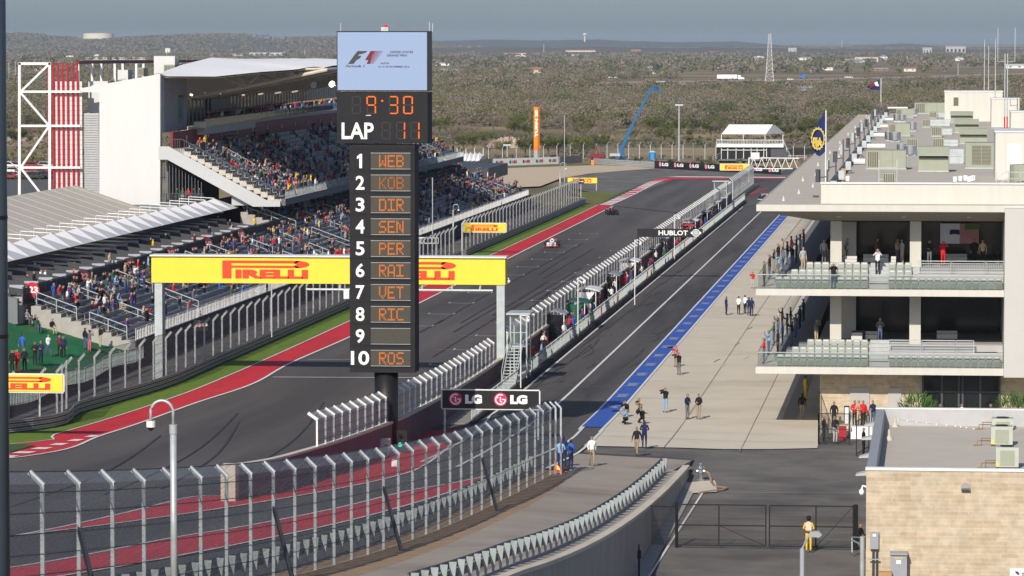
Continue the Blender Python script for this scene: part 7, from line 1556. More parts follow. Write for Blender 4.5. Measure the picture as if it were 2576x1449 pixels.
Yt = 14000; p = AY(1471, 98, Yt); r = thing('water_tower', 'tiny white water tower on the distant blue hills', 'water tower', (p[0], Yt, 30)); MB().tube([(p[0], Yt, 30), (p[0], Yt, p[2]+12)], 3, 8).build('stem', WHITE, r); MB().sphere((p[0], Yt, p[2]+16), 7, 10, 6, (1, 1, .8)).build('bowl', WHITE, r)
for i, (u, vt, vb, l) in enumerate([(1368, 112, 141, 'thin far mast above the long cream warehouse'), (767, 125, 150, 'thin far mast behind the grandstand roof'), (2118, 100, 128, 'faint mast on the far right skyline'), (39, 158, 210, 'pale pole behind the white truss, right one'), (23, 158, 212, 'pale pole behind the white truss, left one'), (2282, 140, 160, 'slim pole near the highway on the right'), (2410, 158, 192, 'slim roadside pole right of the far flag')]):
    p = on(u, vb, -.3); y = p[1]; tag(MB().tube([(p[0], y, 0), (p[0], y, AY(0, vt, y)[2])], .9/FOC*y, 6).build('far_mast', GALVL), l, 'mast')
# houses and sheds
def house(l, u0, u1, vt, vb, wall, roof, rf=.45, wins=3, name='house', gable=False):
    p = on(u0, vb, -.3); y = min(p[1], 8250); x0, x1 = AY(u0, 0, y)[0], AY(u1, 0, y)[0]; z1 = AY(0, vt, y)[2]; zw = z1*(1-rf); d = min(30, (x1-x0)*.5); r = thing(name, l, 'building', (x0, y, 0)); w_ = x1-x0
    MB().box(x0, x1, y, y+d, -.3, zw).build('wall', wall, r); b = MB()
    if gable: b.prism([(x0-.4, zw+.003), (x1+.4, zw+.003), ((x0+x1)/2, z1)], 'y', y-.4, y+d)
    else: b.prism([(y-.4, zw+.003), (y+d+.4, zw+.003), (y+d/2, z1)], 'x', x0-.4, x1+.4)
    b.build('roof', roof, r)
    for k in range(wins): xx = x0+w_*(k+.5)/wins; MB().box(xx-w_*.05, xx+w_*.05, y-.06, y-.003, zw*.35, zw*.75).build('window', GLASSD, r)
for (u0, u1, vt, vb, wl, rf_, rr, nw, l, nm) in HS: house(l, u0, u1, vt, vb, wl, rf_, rr, nw, nm, gable='barn' in l or 'gabled' in l or 'peaked' in l)
# ---------------------------------------------------------------- road vehicles
CARP = {}
def vehicle(kind, l, u, vb, L_, colr, base='car', rz=0, z=-.2, group='vehicles on the far highway', tall=1.):
    p = on(u, vb, z); s = 1.; r = thing({'car': 'parked_car', 'pickup': 'pickup_truck', 'semi': 'semi_truck'}[kind], l, {'car': 'car', 'pickup': 'truck', 'semi': 'truck'}[kind], p, rz, group)
    m = mat('paint %s' % colr[0], colr[1], .35, var=.02, spec=.5); W_ = 1.8
    if kind in ('car', 'pickup'):
        c = [(-L_/2, .35), (-L_/2, .85), (-L_/2+.2, .95), (L_/2-.3, .85), (L_/2, .65), (L_/2, .35)]
        MB().prism(c, 'y', -.9, .9).build('body', m, r, local=True)
        t = [(-L_*.32, .95), (-L_*.22, 1.45), (L_*.12, 1.45), (L_*.27, .9)] if kind == 'car' else [(-L_*.02, .93), (0, 1.6), (L_*.16, 1.6), (L_*.25, .9)]
        MB().prism(t, 'y', -.78, .78).build('cabin', m, r, local=True)
        MB().prism([(q[0]*.93, q[1]-.06+.0) for q in t], 'y', -.8, .8).build('windows', GLASSD, r, local=True)
        for sx in (-.32, .32): MB().tube([(sx*L_, -.92, .34), (sx*L_, .92, .34)], .34, 12).build('wheel', BLACK, r, local=True)
    else:
        MB().box(-L_/2, L_*.24, -1.25, 1.25, 1.2, 4.0 if colr[0] != 'flat' else 1.4).build('trailer', m if colr[0] != 'flat' else STEELD, r, local=True)
        mc = m if colr[0] != 'flat' else mat('paint blue cab', (.02, .15, .5), .35); MB().prism([(L_*.27, .9), (L_*.27, 3.6), (L_*.36, 3.7), (L_*.4, 2.2), (L_*.5, 2.0), (L_*.5, .7)], 'y', -1.2, 1.2).build('cab', mc, r, local=True); MB().box(L_*.37, L_*.402, -1.0, 1.0, 2.3, 3.1).build('windscreen', GLASSD, r, local=True)
        for sx in (-.44, -.38, .2, .26, .44): MB().tube([(sx*L_, -1.27, .5), (sx*L_, 1.27, .5)], .5, 12).build('wheel', BLACK, r, local=True)
    return r
vehicle('semi', 'long white semi trailer truck on the highway left of the tall tower', 1838, 202, 19, ('white', (.8, .8, .78))); vehicle('semi', 'blue cab flatbed truck on the highway right of the tall tower', 2042, 198.5, 18, ('flat', (.1, .1, .1)), rz=math.pi)
vehicle('car', 'small white car between the tall tower and blue truck', 1988, 201.5, 4.6, ('white', (.8, .8, .78))); vehicle('pickup', 'white pickup with equipment on the right highway', 2135, 196, 6.5, ('white', (.8, .8, .78))); vehicle('pickup', 'white pickup on the highway above the orange column', 1388, 211, 6, ('white', (.8, .8, .78))); vehicle('car', 'white hatchback on the highway right of the white pickup', 1437, 210, 4.6, ('white', (.8, .8, .78)))
structure(MB().box(-215, -150, 560, 760, -.28, -.12), 'parking_ground', mat('parking asphalt', (.10, .10, .10), .9, var=.1))
PC = [('silver', (.5, .5, .5)), ('black', (.02, .02, .02)), ('white', (.8, .8, .78)), ('dark red', (.25, .02, .02)), ('grey', (.2, .2, .21))]; random.seed(3)
for row in range(3):
    for k in range(7):
        u = 22+k*15+random.uniform(-2, 2); v = 424+row*13+random.uniform(-1, 1); c_ = random.choice(PC); vehicle('car', '%s car, %s from left, %s row of the car park behind the truss' % (c_[0], ordn(k+1), ('back', 'middle', 'front')[row]), u, v, 4.6, c_, group='cars parked behind the truss', z=-.12)
# ================================================================ RACING CARS AND PIT WALL STANDS
def race_car(label, x, y, rz, cb, cw, cs, hel):
    r = thing('racing_car', label, 'racing car', (x, y, .06), rz, 'open wheel racing cars on track'); B_ = mat('car '+cb[0], cb[1], .3, var=.03, spec=.5); W_ = mat('car '+cw[0], cw[1], .3, var=.03, spec=.5); S_ = mat('car '+cs[0], cs[1], .35, var=.03)
    b = MB()     # nose points to -y
    def ring(y, w, z0, z1): return [(-w, y, z0), (-w*.8, y, z1), (w*.8, y, z1), (w, y, z0)]
    R4 = [ring(-2.45, .08, .22, .32), ring(-1.75, .16, .26, .52), ring(-.9, .27, .1, .62), ring(-.2, .34, .08, .66), ring(.4, .32, .08, .92), ring(1.4, .22, .1, .62), ring(2.1, .1, .14, .4)]
    for q in R4: b.v += q
    for i in range(len(R4)-1):
        for k in range(4): b.f.append((i*4+k, i*4+(k+1) % 4, i*4+4+(k+1) % 4, i*4+4+k))
    b.f += [(0, 1, 2, 3), (24, 25, 26, 27)]; b.m = [0]*len(b.f); b.build('body', B_, r, local=True)
    for s in (-1, 1): MB()._a([(s*.34, -.35, .1), (s*.7, -.3, .1), (s*.7, -.3, .52), (s*.34, -.35, .58), (s*.2, 1.5, .1), (s*.35, 1.5, .1), (s*.3, 1.4, .3), (s*.2, 1.5, .4)], [(0, 1, 2, 3), (7, 6, 5, 4), (0, 4, 5, 1), (1, 5, 6, 2), (2, 6, 7, 3), (3, 7, 4, 0)]).build('sidepod', B_, r, local=True)
    b = MB(); b.box(-.9, .9, -2.5, -2.1, .12, .16); b.box(-.9, .9, -2.35, -2.1, .2, .23)
    for s in (-1, 1): b.box(s*.9, s*.93, -2.55, -2.05, .08, .33)
    b.build('front_wing', W_, r, local=True); b = MB(); b.box(-.48, .48, 2.05, 2.35, .82, .9); b.box(-.48, .48, 2.1, 2.3, .68, .72)
    for s in (-1, 1): b.box(s*.48, s*.51, 1.95, 2.4, .35, .97)
    b.build('rear_wing', W_, r, local=True); MB().prism([(.35, .6), (.5, 1.02), (.75, 1.0), (1.6, .6)], 'x', -.09, .09).build('airbox', S_, r, local=True)
    MB().sphere((0, .12, .76), .15, 12, 8).build('helmet', hel, r, local=True)
    for s in (-1, 1):
        for yy, rr, ww in ((-1.55, .33, .3), (1.55, .34, .36)):
            w = MB().tube([(s*(.9-ww), yy, rr), (s*.9, yy, rr)], rr, 20).build('wheel', BLACKM, r, local=True); MB().tube([(s*.9, yy, rr), (s*.915, yy, rr)], rr*.62, 14).build('rim', STEELD, w, local=True)
            MB().bar((s*.2, yy, rr+.05), (s*(.9-ww), yy, rr), .04).build('suspension', BLACK, r, local=True)
    return r
race_car('white racing car with red and dark trim passing the painted grid boxes', -48.9, 499, .03, ('white', (.72, .72, .72)), ('dark red', (.5, .03, .05)), ('white', (.72, .72, .72)), MATS['screen ink'])
race_car('black and gold racing car just past the striped kerb', -49.2, 595, .15, ('black', (.012, .012, .014)), ('black', (.012, .012, .014)), ('gold', (.4, .3, .1)), REDB)
race_car('dark racing car with a white rear wing in the far pit lane', -28.6, 652, 0, ('navy', (.02, .025, .05)), ('white', (.72, .72, .72)), ('navy', (.02, .025, .05)), REDB)
def flatc(n, c): return mat('stand '+n, c, .5, var=.05)
def team_stand(label, u0, u1, vt, vb, style, body, roof, dep=3.4):
    p = G(u0, vb, .42); y = p[1]; x0 = p[0]; x1 = AY(u1, vb, y)[0]; z1 = AY(u0, vt, y+dep*.4)[2]; z0 = .425; w_ = x1-x0
    x1 = min(x1, -31.4); x0 = min(max(x0, -33.6), x1-1.7); r = thing('team_stand', label, 'pit stand', (x0, y, z0), 0, 'team stands on the pit wall')
    b = MB()
    for yy in (y, y+dep): b.bar((x0+.05, yy, z0), (x0+.05, yy, z1-.25), .07); b.bar((x1-.05, yy, z0), (x1-.05, yy, z1-.25), .07)
    b.build('frame', WHITE if body is not DKP else GALV, r)
    if style == 'curve':
        pts = [(x0-.2+(x1-x0+.5)*t, z1-.3+.3*math.sin(math.pi*(.15+.8*t))) for t in np.linspace(0, 1, 9)]; MB().prism(pts+[(q[0], q[1]-.08) for q in pts[::-1]], 'y', y-.2, y+dep+.2).build('curved_roof', roof, r)
    elif style == 'gable': MB().prism([(x0-.15, z1-.35), ((x0+x1)/2, z1), (x1+.15, z1-.35), (x1+.15, z1-.43), ((x0+x1)/2, z1-.08), (x0-.15, z1-.43)], 'y', y-.15, y+dep+.15).build('gable_roof', roof, r)
    else: MB().prism([(x0-.2, z1-.08), (x1+.25, z1-.2), (x1+.25, z1-.28), (x0-.2, z1-.18)], 'y', y-.2, y+dep+.2).build('flat_roof', roof, r)
    MB().box(x0+.1, x0+.2, y+.04, y+dep-.04, z0+.1, z1-.45).build('back_panel', body, r)
    MB().prism([(x0, z0+.02), (x0, z1-.4), (x1-.15, z1-.4), (x1-.5, z1-.9), (x1-.75, z0+1.2), (x1-.3, z0+.9), (x1-.3, z0+.02)], 'y', y-.04, y+.08).build('side_panel', body, r)
    MB().box(x0+.6, x1-.1, y+dep+.3, y+dep+1.5, z0, z0+.95).build('equipment_case', DKP, r)
    MB().box(x0+.25, x0+.85, y+.1, y+dep-.1, z0+.85, z0+1.0).build('desk', body, r)
    for k in range(4): yy = y+.25+k*(dep-.5)/4; MB().box(x0+.24, x0+.3, yy, yy+.6, z0+1.2, z0+1.65).build('monitor', BLACK, r)
    return r
GNS = flatc('green', (.005, .09, .055)); RDD = flatc('red', (.55, .02, .02)); BLS = flatc('blue', (.02, .05, .2)); GYS = flatc('grey roof', (.25, .26, .28)); WHS = flatc('white', (.72, .72, .72))
for a in [('small white framed glass booth with a pitched grey roof, nearest stand', 1382, 1420, 778, 858, 'gable', GLASSD, GYS, 2.6), ('dark green stand with a rounded green roof', 1426, 1472, 752, 822, 'curve', GNS, GNS, 3.6), ('white moulded cabin stand with a curved white roof', 1463, 1500, 722, 790, 'curve', WHS, WHS, 4), ('stand with a dark grey curved roof and black sides', 1515, 1552, 684, 745, 'curve', BLACK, GYS, 4),
          ('white stand with a swept white visor roof', 1566, 1600, 650, 704, 'curve', WHS, WHS, 4), ('grey box shaped stand under a flat grey roof', 1618, 1645, 618, 662, 'flat', GYS, GYS, 4), ('black stand with a dark arched roof beside the black board posts', 1646, 1672, 600, 642, 'curve', BLACK, BLACK, 4), ('bright red stand behind the left half of the watch dial', 1712, 1738, 563, 600, 'curve', RDD, RDD, 5), ('white arch shaped stand just beyond the red one', 1725, 1750, 549, 585, 'curve', WHS, WHS, 4), ('blue and orange stand near the far lamp', 1758, 1780, 527, 562, 'flat', BLS, GYS, 5), ('low scaffolding stand at the far end of the row', 1786, 1808, 502, 540, 'flat', STAND, GALVL, 6)]: team_stand(*a)
def tower(label, u0, u1, vt, vr, y, dep):
    x0, x1 = AY(u0, vt, y)[0], AY(u1, vt, y)[0]; z1 = AY(u0, vt, y)[2]; zf = z1-2.5; r = thing('marshal_tower', label, 'tower', (x0, y, .42), 0, 'marshal towers on the pit wall')
    MB().box(x0-.3, x1+.3, y-.3, y+dep, z1-.14, z1).build('roof', GALVL, r); b = MB()
    for x in (x0, x1):
        for yy in (y, y+dep-.3): b.bar((x, yy, .42), (x, yy, z1-.143), .1)
    b.bar((x0, y, zf+1), (x1, y, zf+1), .05); b.build('frame', GALVL, r); MB().box(x0+.06, x1-.06, y+.06, y+dep-.35, zf-.12, zf).build('deck', GALV, r)
    MB().quad((x0+.06, y, zf), (x1-.06, y, zf), (x1-.06, y, z1-.3), (x0+.06, y, z1-.3)).build('glass', mat('greenish glass', (.2, .26, .25), .1, alpha=.3, var=0), r, fix=False); return r, x0, x1, zf
t_, x0, x1, zfl = tower('near glazed marshal tower with a metal stair beside the gantry leg', 1284, 1325, 787, 0, 297, 3)
tx0 = x0
for k in range(12): z = .5+(zfl-.5)*k/12; MB().box(x0-.1, x0+.9, 292.0+k*.42, 292.4+k*.42, z, z+.06).build('stair_step', GALVL, t_)
b = MB(); 
for xx in (x0-.12, x0+.92): b.bar((xx, 292, .5), (xx, 297, zfl), .08, .2); b.bar((xx, 292, 1.5), (xx, 297, zfl+1), .05); b.bar((xx, 292, .5), (xx, 292, 1.5), .05)
b.build('stair_rail', GALVL, t_)
tower('far glazed marshal tower near the end of the pit wall', 1797, 1828, 455, 0, 600, 3)
for i, (u, v, c, l) in enumerate([(1555, 745, ORANGE, 'orange flag board hung on the railing below the gantry camera'), (1513, 782, RDD, 'red flag board on the railing by the white cabin'), (1597, 714, mat('hi vis yellow', (.65, .8, .02), .6), 'hi vis yellow board hung on the railing below the board posts'), (1629, 687, ORANGE, 'orange board on the railing below the grey stand'), (1692, 633, RDD, 'red board on the railing below the far half of the sign'), (1722, 613, ORANGE, 'orange board on the railing right of the watch dial')]):
    p = AX(u, v, -31.25); tag(MB().box(-31.29, -31.22, p[1]-.3, p[1]+.3, .6, 1.45).build('flag_board', c), l, 'board')
    x = -31.25; 
for i in range(12):
    y = 306+i*21.5; r = thing('equipment_trolley', 'tool trolley with a monitor by the pit wall, %s from the near end' % ordn(i+1), 'trolley', (-32.9, y, .43), 0, 'tool trolleys on the pit wall'); c_ = (BLACK, RDD, WHS, BLS)[i % 4]
    MB().box(-33.1, -32.5, y, y+.9, .55, 1.35).build('cabinet', c_, r); MB().box(-33.05, -32.95, y+.1, y+.8, 1.353, 1.95).build('monitor', BLACK, r); MB().box(-33.05, -32.55, y+.05, y+.85, .43, .547).build('wheels', BLACKM, r)
cone = thing('traffic_flags', 'red and yellow folded flags lying at the foot of the end fence post', 'flags', GT(1392, 1188)); p = cone.location; MB()._a([p+Vector((0, 0, 0)), p+Vector((.75, -.1, 0)), p+Vector((.05, 0, .65))], [(0, 1, 2)]).build('red_flag', RDD, cone, fix=False); MB()._a([p+Vector((.1, -.05, .2)), p+Vector((.5, -.12, .1)), p+Vector((.1, -.05, .6))], [(0, 1, 2)]).build('yellow_flag', YELL, cone, fix=False)
# ================================================================ PEOPLE
BASE = dict(pel=(0, 0, .93), sp=(0, 0, 1.12), ch=(0, 0, 1.34), nk=(0, 0, 1.47), h1=(0, -.01, 1.56), h2=(0, -.02, 1.655), h3=(0, 0, 1.73),
    sL=(.17, 0, 1.40), eL=(.25, .03, 1.14), wL=(.24, -.04, .90), aL=(.23, -.06, .81), sR=(-.17, 0, 1.40), eR=(-.25, .03, 1.14), wR=(-.24, -.04, .90), aR=(-.23, -.06, .81),
    hL=(.09, 0, .87), kL=(.10, -.02, .48), fL=(.10, .02, .09), tL=(.11, -.13, .045), hR=(-.09, 0, .87), kR=(-.10, -.02, .48), fR=(-.10, .02, .09), tR=(-.11, -.13, .045))
RAD = dict(pel=.13, sp=.12, ch=.145, nk=.055, h1=.08, h2=.098, h3=.07, sL=.07, eL=.046, wL=.033, aL=.036, hL=.092, kL=.06, fL=.045, tL=.038)
BONES = [('pel', 'sp', 1), ('sp', 'ch', 1), ('ch', 'nk', 1), ('nk', 'h1', 0), ('h1', 'h2', 0), ('h2', 'h3', 4)]+[x for s in 'LR' for x in [('ch', 's'+s, 1), ('s'+s, 'e'+s, 1), ('e'+s, 'w'+s, 1), ('w'+s, 'a'+s, 0), ('pel', 'h'+s, 2), ('h'+s, 'k'+s, 2), ('k'+s, 'f'+s, 2), ('f'+s, 't'+s, 3)]]
POSES = {'stand': {}, 'walk': dict(kL=(.10, -.18, .50), fL=(.10, -.22, .09), tL=(.11, -.38, .06), kR=(-.10, .05, .47), fR=(-.10, .28, .14), tR=(-.11, .16, .045), eL=(.24, .14, 1.15), wL=(.23, .2, .93), aL=(.23, .2, .84), wR=(-.23, -.2, .97), aR=(-.22, -.27, .9), eR=(-.24, -.05, 1.14)),
    'photo': dict(eL=(.30, -.16, 1.30), wL=(.12, -.27, 1.52), aL=(.06, -.27, 1.6), eR=(-.30, -.16, 1.28), wR=(-.12, -.30, 1.50), aR=(-.06, -.29, 1.58)),
    'arms': dict(eL=(.27, -.02, 1.14), wL=(.06, -.2, 1.14), aL=(-.02, -.22, 1.17), eR=(-.27, -.02, 1.14), wR=(-.06, -.22, 1.1), aR=(.02, -.24, 1.12)),
    'sit': dict(pel=(0, 0, .5), sp=(0, -.02, .68), ch=(0, -.06, .9), nk=(0, -.08, 1.03), h1=(0, -.1, 1.12), h2=(0, -.12, 1.215), h3=(0, -.1, 1.29), sL=(.17, -.06, .96), eL=(.24, -.12, .72), wL=(.16, -.36, .64), aL=(.14, -.44, .64), sR=(-.17, -.06, .96), eR=(-.24, -.12, .72), wR=(-.16, -.36, .64), aR=(-.14, -.44, .64), hL=(.09, -.04, .48), kL=(.12, -.46, .5), fL=(.12, -.48, .09), tL=(.12, -.62, .045), hR=(-.09, -.04, .48), kR=(-.12, -.46, .5), fR=(-.12, -.48, .09), tR=(-.12, -.62, .045)),
    'crouch': dict(pel=(0, .05, .38), sp=(0, -.02, .55), ch=(0, -.12, .75), nk=(0, -.18, .87), h1=(0, -.22, .95), h2=(0, -.25, 1.04), h3=(0, -.22, 1.12), sL=(.17, -.12, .82), eL=(.24, -.3, .66), wL=(.1, -.46, .86), aL=(.06, -.48, .94), sR=(-.17, -.12, .82), eR=(-.24, -.3, .66), wR=(-.1, -.46, .84), aR=(-.06, -.48, .92), hL=(.1, .02, .36), kL=(.2, -.34, .5), fL=(.14, -.1, .09), tL=(.16, -.26, .045), hR=(-.1, .02, .36), kR=(-.2, -.3, .12), fR=(-.14, .1, .09), tR=(-.14, .22, .05))}
def person_mesh(pose, fine):
    J = {k: Vector(v) for k, v in {**BASE, **POSES[pose]}.items()}; names_ = list(J); idx = {k: i for i, k in enumerate(names_)}
    me = bpy.data.meshes.new('sk'); me.from_pydata([J[k] for k in names_], [(idx[a], idx[b]) for a, b, _ in BONES], []); o = bpy.data.objects.new('sk', me); COL.objects.link(o)
    m = o.modifiers.new('s', 'SKIN'); m.use_smooth_shade = True; lay = me.skin_vertices[0].data
    for k in names_:
        r_ = RAD.get(k) or RAD.get(k[:-1]+'L'); lay[idx[k]].radius = (r_*(1.25 if k in ('pel', 'sp', 'ch') else .92 if k == 'h2' else 1), r_*(.85 if k in ('pel', 'sp', 'ch') else 1)); lay[idx[k]].use_root = (k == 'pel')
    if fine: s = o.modifiers.new('d', 'SUBSURF'); s.levels = 1; s.render_levels = 1
    bpy.context.view_layer.update(); out = bpy.data.meshes.new_from_object(o.evaluated_get(bpy.context.evaluated_depsgraph_get())); bpy.data.objects.remove(o); bpy.data.meshes.remove(me)
    V = [v.co.copy() for v in out.vertices]; F = [tuple(p.vertices) for p in out.polygons]; MI = []
    for f in F:
        c = sum((V[i] for i in f), Vector())/len(f); best = (9, 1)
        for a, b_, mi in BONES:
            A, B = J[a], J[b_]; d = B-A; t = max(0, min(1, (c-A).dot(d)/d.length_squared)); q = (c-(A+d*t)).length/max(.03, ((RAD.get(a) or RAD.get(a[:-1]+'L'))))
            if q < best[0]: best = (q, mi)
        mi = best[1]
        if (c-J['h2']).length < .16: mi = 4 if (c.z > J['h2'].z+.03 or c.y > J['h2'].y+.035) else 0
        MI.append(mi)
    bpy.data.meshes.remove(out); mb = MB(); mb.v = [tuple(v) for v in V]; mb.f = F; mb.m = MI
    if fine:
        for s in 'LR':
            w, a = J['w'+s], J['a'+s]; d = (a-w).normalized(); sd_ = d.cross(Vector((0, 1, 0)) if abs(d.y) < .8 else Vector((1, 0, 0))).normalized(); fr = sd_.cross(d)
            for k in range(4): b0 = a+sd_*(.024*(k-1.5))+d*.02; b1 = b0+d*(.035+.006*(1.5-abs(k-1.5))); mb.tube([b0, b1, b1+d*.025+fr*.02], [.011, .010, .007], 5, 0)
            b0 = a-d*.02+sd_*.04; mb.tube([b0, b0+sd_*.025+d*.02, b0+sd_*.03+d*.045], [.012, .011, .008], 5, 0)
        h = J['h2']; mb.tube([h+Vector((0, -.08, .01)), h+Vector((0, -.125, -.02))], [.012, .018], 5, 0)
        for s in (-1, 1): mb.sphere(h+Vector((s*.035, -.088, .015)), .012, 6, 4, mi=4); mb.sphere(h+Vector((s*.098, .0, -.005)), .025, 6, 4, (.4, .7, 1.2), 0)
        mb.box(h.x-.025, h.x+.025, h.y-.1, h.y-.085, h.z-.055, h.z-.048, 2)
    o = mb.build('person', [SKIN, TENTW, TENTW, BLACK, HAIR], None, smooth=True, fix=False); return o
FINE = {p: person_mesh(p, True) for p in POSES}; ROUGH = {p: person_mesh(p, False) for p in ('stand', 'sit', 'photo')}
usedp = set()
CL = {'black': (.012, .012, .014), 'white': (.75, .75, .74), 'red': (.55, .015, .02), 'navy': (.012, .02, .07), 'blue': (.03, .11, .42), 'grey': (.13, .135, .14), 'pale grey': (.38, .39, .40), 'brown': (.12, .065, .035), 'tan': (.42, .33, .22), 'yellow': (.80, .48, .015), 'orange': (.50, .15, .03), 'green': (.02, .11, .05), 'teal': (.01, .28, .30), 'maroon': (.14, .015, .03), 'pink': (.6, .12, .2), 'denim': (.06, .10, .19), 'khaki': (.30, .24, .15), 'light blue': (.22, .36, .55), 'olive': (.09, .10, .05), 'purple': (.12, .04, .2)}
def cm(n): return mat('cloth '+n, CL[n], .85, var=0)
def person(label, x, y, z, rz=0, pose='stand', top='black', bot='denim', hair=None, group=None, fine=True, s=1.):
    key = (pose, fine); P0 = (FINE if fine else ROUGH)[pose]
    if key not in usedp: usedp.add(key); o = P0
    else: o = P0.copy(); COL.objects.link(o)
    o.location = (x, y, z); o.rotation_euler = (0, 0, rz); o.scale = (s, s, s); tag(o, label, 'person', group)
    for i, m in ((1, cm(top)), (2, cm(bot)), (4, cm(hair) if hair else HAIR)): o.material_slots[i].link = 'OBJECT'; o.material_slots[i].material = m
    return o
def hold_camera(o, label, tall=1.5):
    """a camera with a long lens held at the face, on a monopod"""
    c, s = math.cos(o.rotation_euler.z), math.sin(o.rotation_euler.z); L = o.location; hz_ = 1.6 if o.dimensions.z > 1.4 else .95; yo = -.42 if hz_ > 1 else -.62
    def W(x, y, z): return (L.x+x*c-y*s, L.y+x*s+y*c, L.z+z)
    r = thing('camera', label, 'camera', W(0, yo, hz_)); MB().tube([W(0, yo+.05, hz_), W(0, yo-.02, hz_)], .07, 8).build('camera_body', BLACK, r); MB().tube([W(0, yo-.021, hz_), W(0, yo-.4, hz_)], [.05, .065], 10).build('lens', GALV if 'white lens' in label else BLACK, r)
PI = math.pi
NAMED = [ # label, u, v(feet), plane z or None, rz, pose, top, bottom, hair
 ('marshal in blue overalls and pale bib, left of three by the fence end', 1410, 1184, None, PI, 'arms', 'light blue', 'navy', 'navy'), ('marshal in blue overalls behind the other two at the fence end', 1418, 1176, None, PI, 'stand', 'navy', 'navy', 'navy'), ('marshal in blue overalls, right of three by the fence end', 1436, 1184, None, 2.4, 'arms', 'blue', 'navy', None),
 ('photographer in white shirt, pink bib and grey shorts walking at the pit exit', 1489, 1175, None, .2, 'walk', 'white', 'khaki', None), ('man in black shirt and khaki shorts carrying a video camera', 1602, 1148, None, -.3, 'walk', 'black', 'khaki', None), ('marshal in dark blue overalls behind the video camera man', 1621, 1130, None, PI, 'arms', 'navy', 'navy', None),
 ('crouching photographer in black on the pit apron, rear left', 1578, 1050, None, -.6, 'crouch', 'black', 'khaki', None), ('crouching photographer in light blue at the front left of the group', 1577, 1070, None, -1.2, 'crouch', 'light blue', 'black', 'grey'), ('photographer in tan vest seated behind the black clad one', 1610, 1044, None, -.2, 'crouch', 'tan', 'black', None), ('crouching photographer in black with red trim, right of the group', 1616, 1068, None, -.3, 'crouch', 'black', 'black', None),
 ('photographer in black vest and pale jeans standing on the apron', 1674, 1040, None, -.4, 'photo', 'black', 'light blue', None), ('man in navy shirt and grey shorts chatting on the apron', 1729, 1057, None, .9, 'arms', 'navy', 'grey', None), ('man in black jacket and khaki shorts facing the navy shirted man', 1758, 1057, None, -.5, 'arms', 'black', 'khaki', None),
 ('photographer with tripod in pink and black, rear one by the blue band', 1700, 925, None, -.8, 'photo', 'pink', 'khaki', None), ('photographer in black vest and grey shorts, front one by the blue band', 1708, 945, None, -.6, 'photo', 'black', 'grey', None),
 ('crew member in navy standing alone near the garages', 1827, 794, None, 2, 'stand', 'navy', 'navy', None), ('crew member in white and black, left of the cluster', 1858, 793, None, 2.6, 'arms', 'white', 'black', None), ('crew member in white shirt leaning in the cluster', 1874, 790, None, 2.4, 'arms', 'white', 'black', None), ('crew member in navy and dark shorts, second from right of the cluster', 1884, 796, None, 2.8, 'stand', 'navy', 'navy', None), ('crew member in navy with shorts, rightmost of the cluster', 1891, 797, None, 2.8, 'stand', 'navy', 'navy', None),
 ('woman in red top and patterned shorts by the balcony corner', 1894, 727, None, -.5, 'photo', 'red', 'pale grey', None), ('man with a big navy backpack and khaki shorts in the building shade', 2018, 1056, None, PI, 'stand', 'black', 'khaki', None), ('man in yellow overalls near the shaded garage wall', 2026, 1008, None, 2, 'stand', 'yellow', 'yellow', 'black'),
 ('man in black suit leaning behind the near corner fence post', 2072, 1117, 0, 1.2, 'arms', 'black', 'black', 'pale grey'), ('man in black jacket and cream trousers with a cap by the fence', 2101, 1117, 0, .6, 'arms', 'black', 'white', 'navy'), ('tall man in black suit behind the fence near the stone wall', 2098, 1078, 0, -.2, 'stand', 'black', 'black', None), ('young man in grey sweater and jeans beside the buffet table', 2134, 1093, 0, -.9, 'stand', 'grey', 'denim', None),
 ('woman in red jacket behind the buffet table, left one', 2150, 1075, 0, -.2, 'arms', 'red', 'black', None), ('woman in cream top bending at the buffet table', 2160, 1075, 0, .5, 'arms', 'tan', 'tan', None), ('woman in bright red coat behind the buffet table, right one', 2171, 1075, 0, .2, 'stand', 'red', 'black', None), ('man in navy cap and navy shirt right of the buffet', 2196, 1075, 0, -.6, 'arms', 'navy', 'denim', 'navy'), ('man in black suit leaning on the low building corner', 2172, 1149, 0, 1.3, 'arms', 'black', 'black', None),
 ('security man in tan jacket half hidden by the corner fence', 2080, 1106, 0, 1.0, 'stand', 'tan', 'grey', None), ('man in dark suit with glasses by the green shrub and glass doors', 2365, 1084, 0, 0, 'stand', 'black', 'black', None), ('man in white shirt and red tie before the glass doors', 2419, 1084, 0, 0, 'stand', 'white', 'black', None), ('man in black suit right of the glass doors', 2492, 1084, 0, 0, 'stand', 'black', 'black', None),
 ('marshal in bright yellow overalls with pale bib and dark helmet at the gate', 2034, 1391, 0, PI, 'arms', 'yellow', 'yellow', 'black'), ('man in black suit sitting slumped against the gate post', 2160, 1383, 0, .9, 'sit', 'black', 'black', None)]
for (l, u, v, z, rz, pose, top, bot, hair) in NAMED:
    p = GT(u, v, 0, None) if z is None else G(u, v, 0)
    o = person(l, p[0], p[1], p[2]+.06, rz, pose, top, bot, hair, 'people in the pit lane and paddock', s=1.03)
    if 'yellow overalls with pale bib' in l: v_ = MB(); v_.prism([(-.14, 1.08), (.14, 1.08), (.15, 1.42), (.08, 1.48), (-.08, 1.48), (-.15, 1.42)], 'y', -.15, .15); v_.build('bib', mat('pale pink bib', (.68, .55, .48), .8), o, local=True); MB().tube([(0, 0, .98), (0, 0, 1.03)], .185, 14).build('belt', BLACK, o, local=True); MB().sphere((0, -.0, 1.68), .125, 12, 8).build('helmet', BLACK, o, local=True)
    if pose in ('photo', 'crouch') and 'woman' not in l: hold_camera(o, 'long lens camera held by the '+' '.join(l.split()[:7]).rstrip(','))
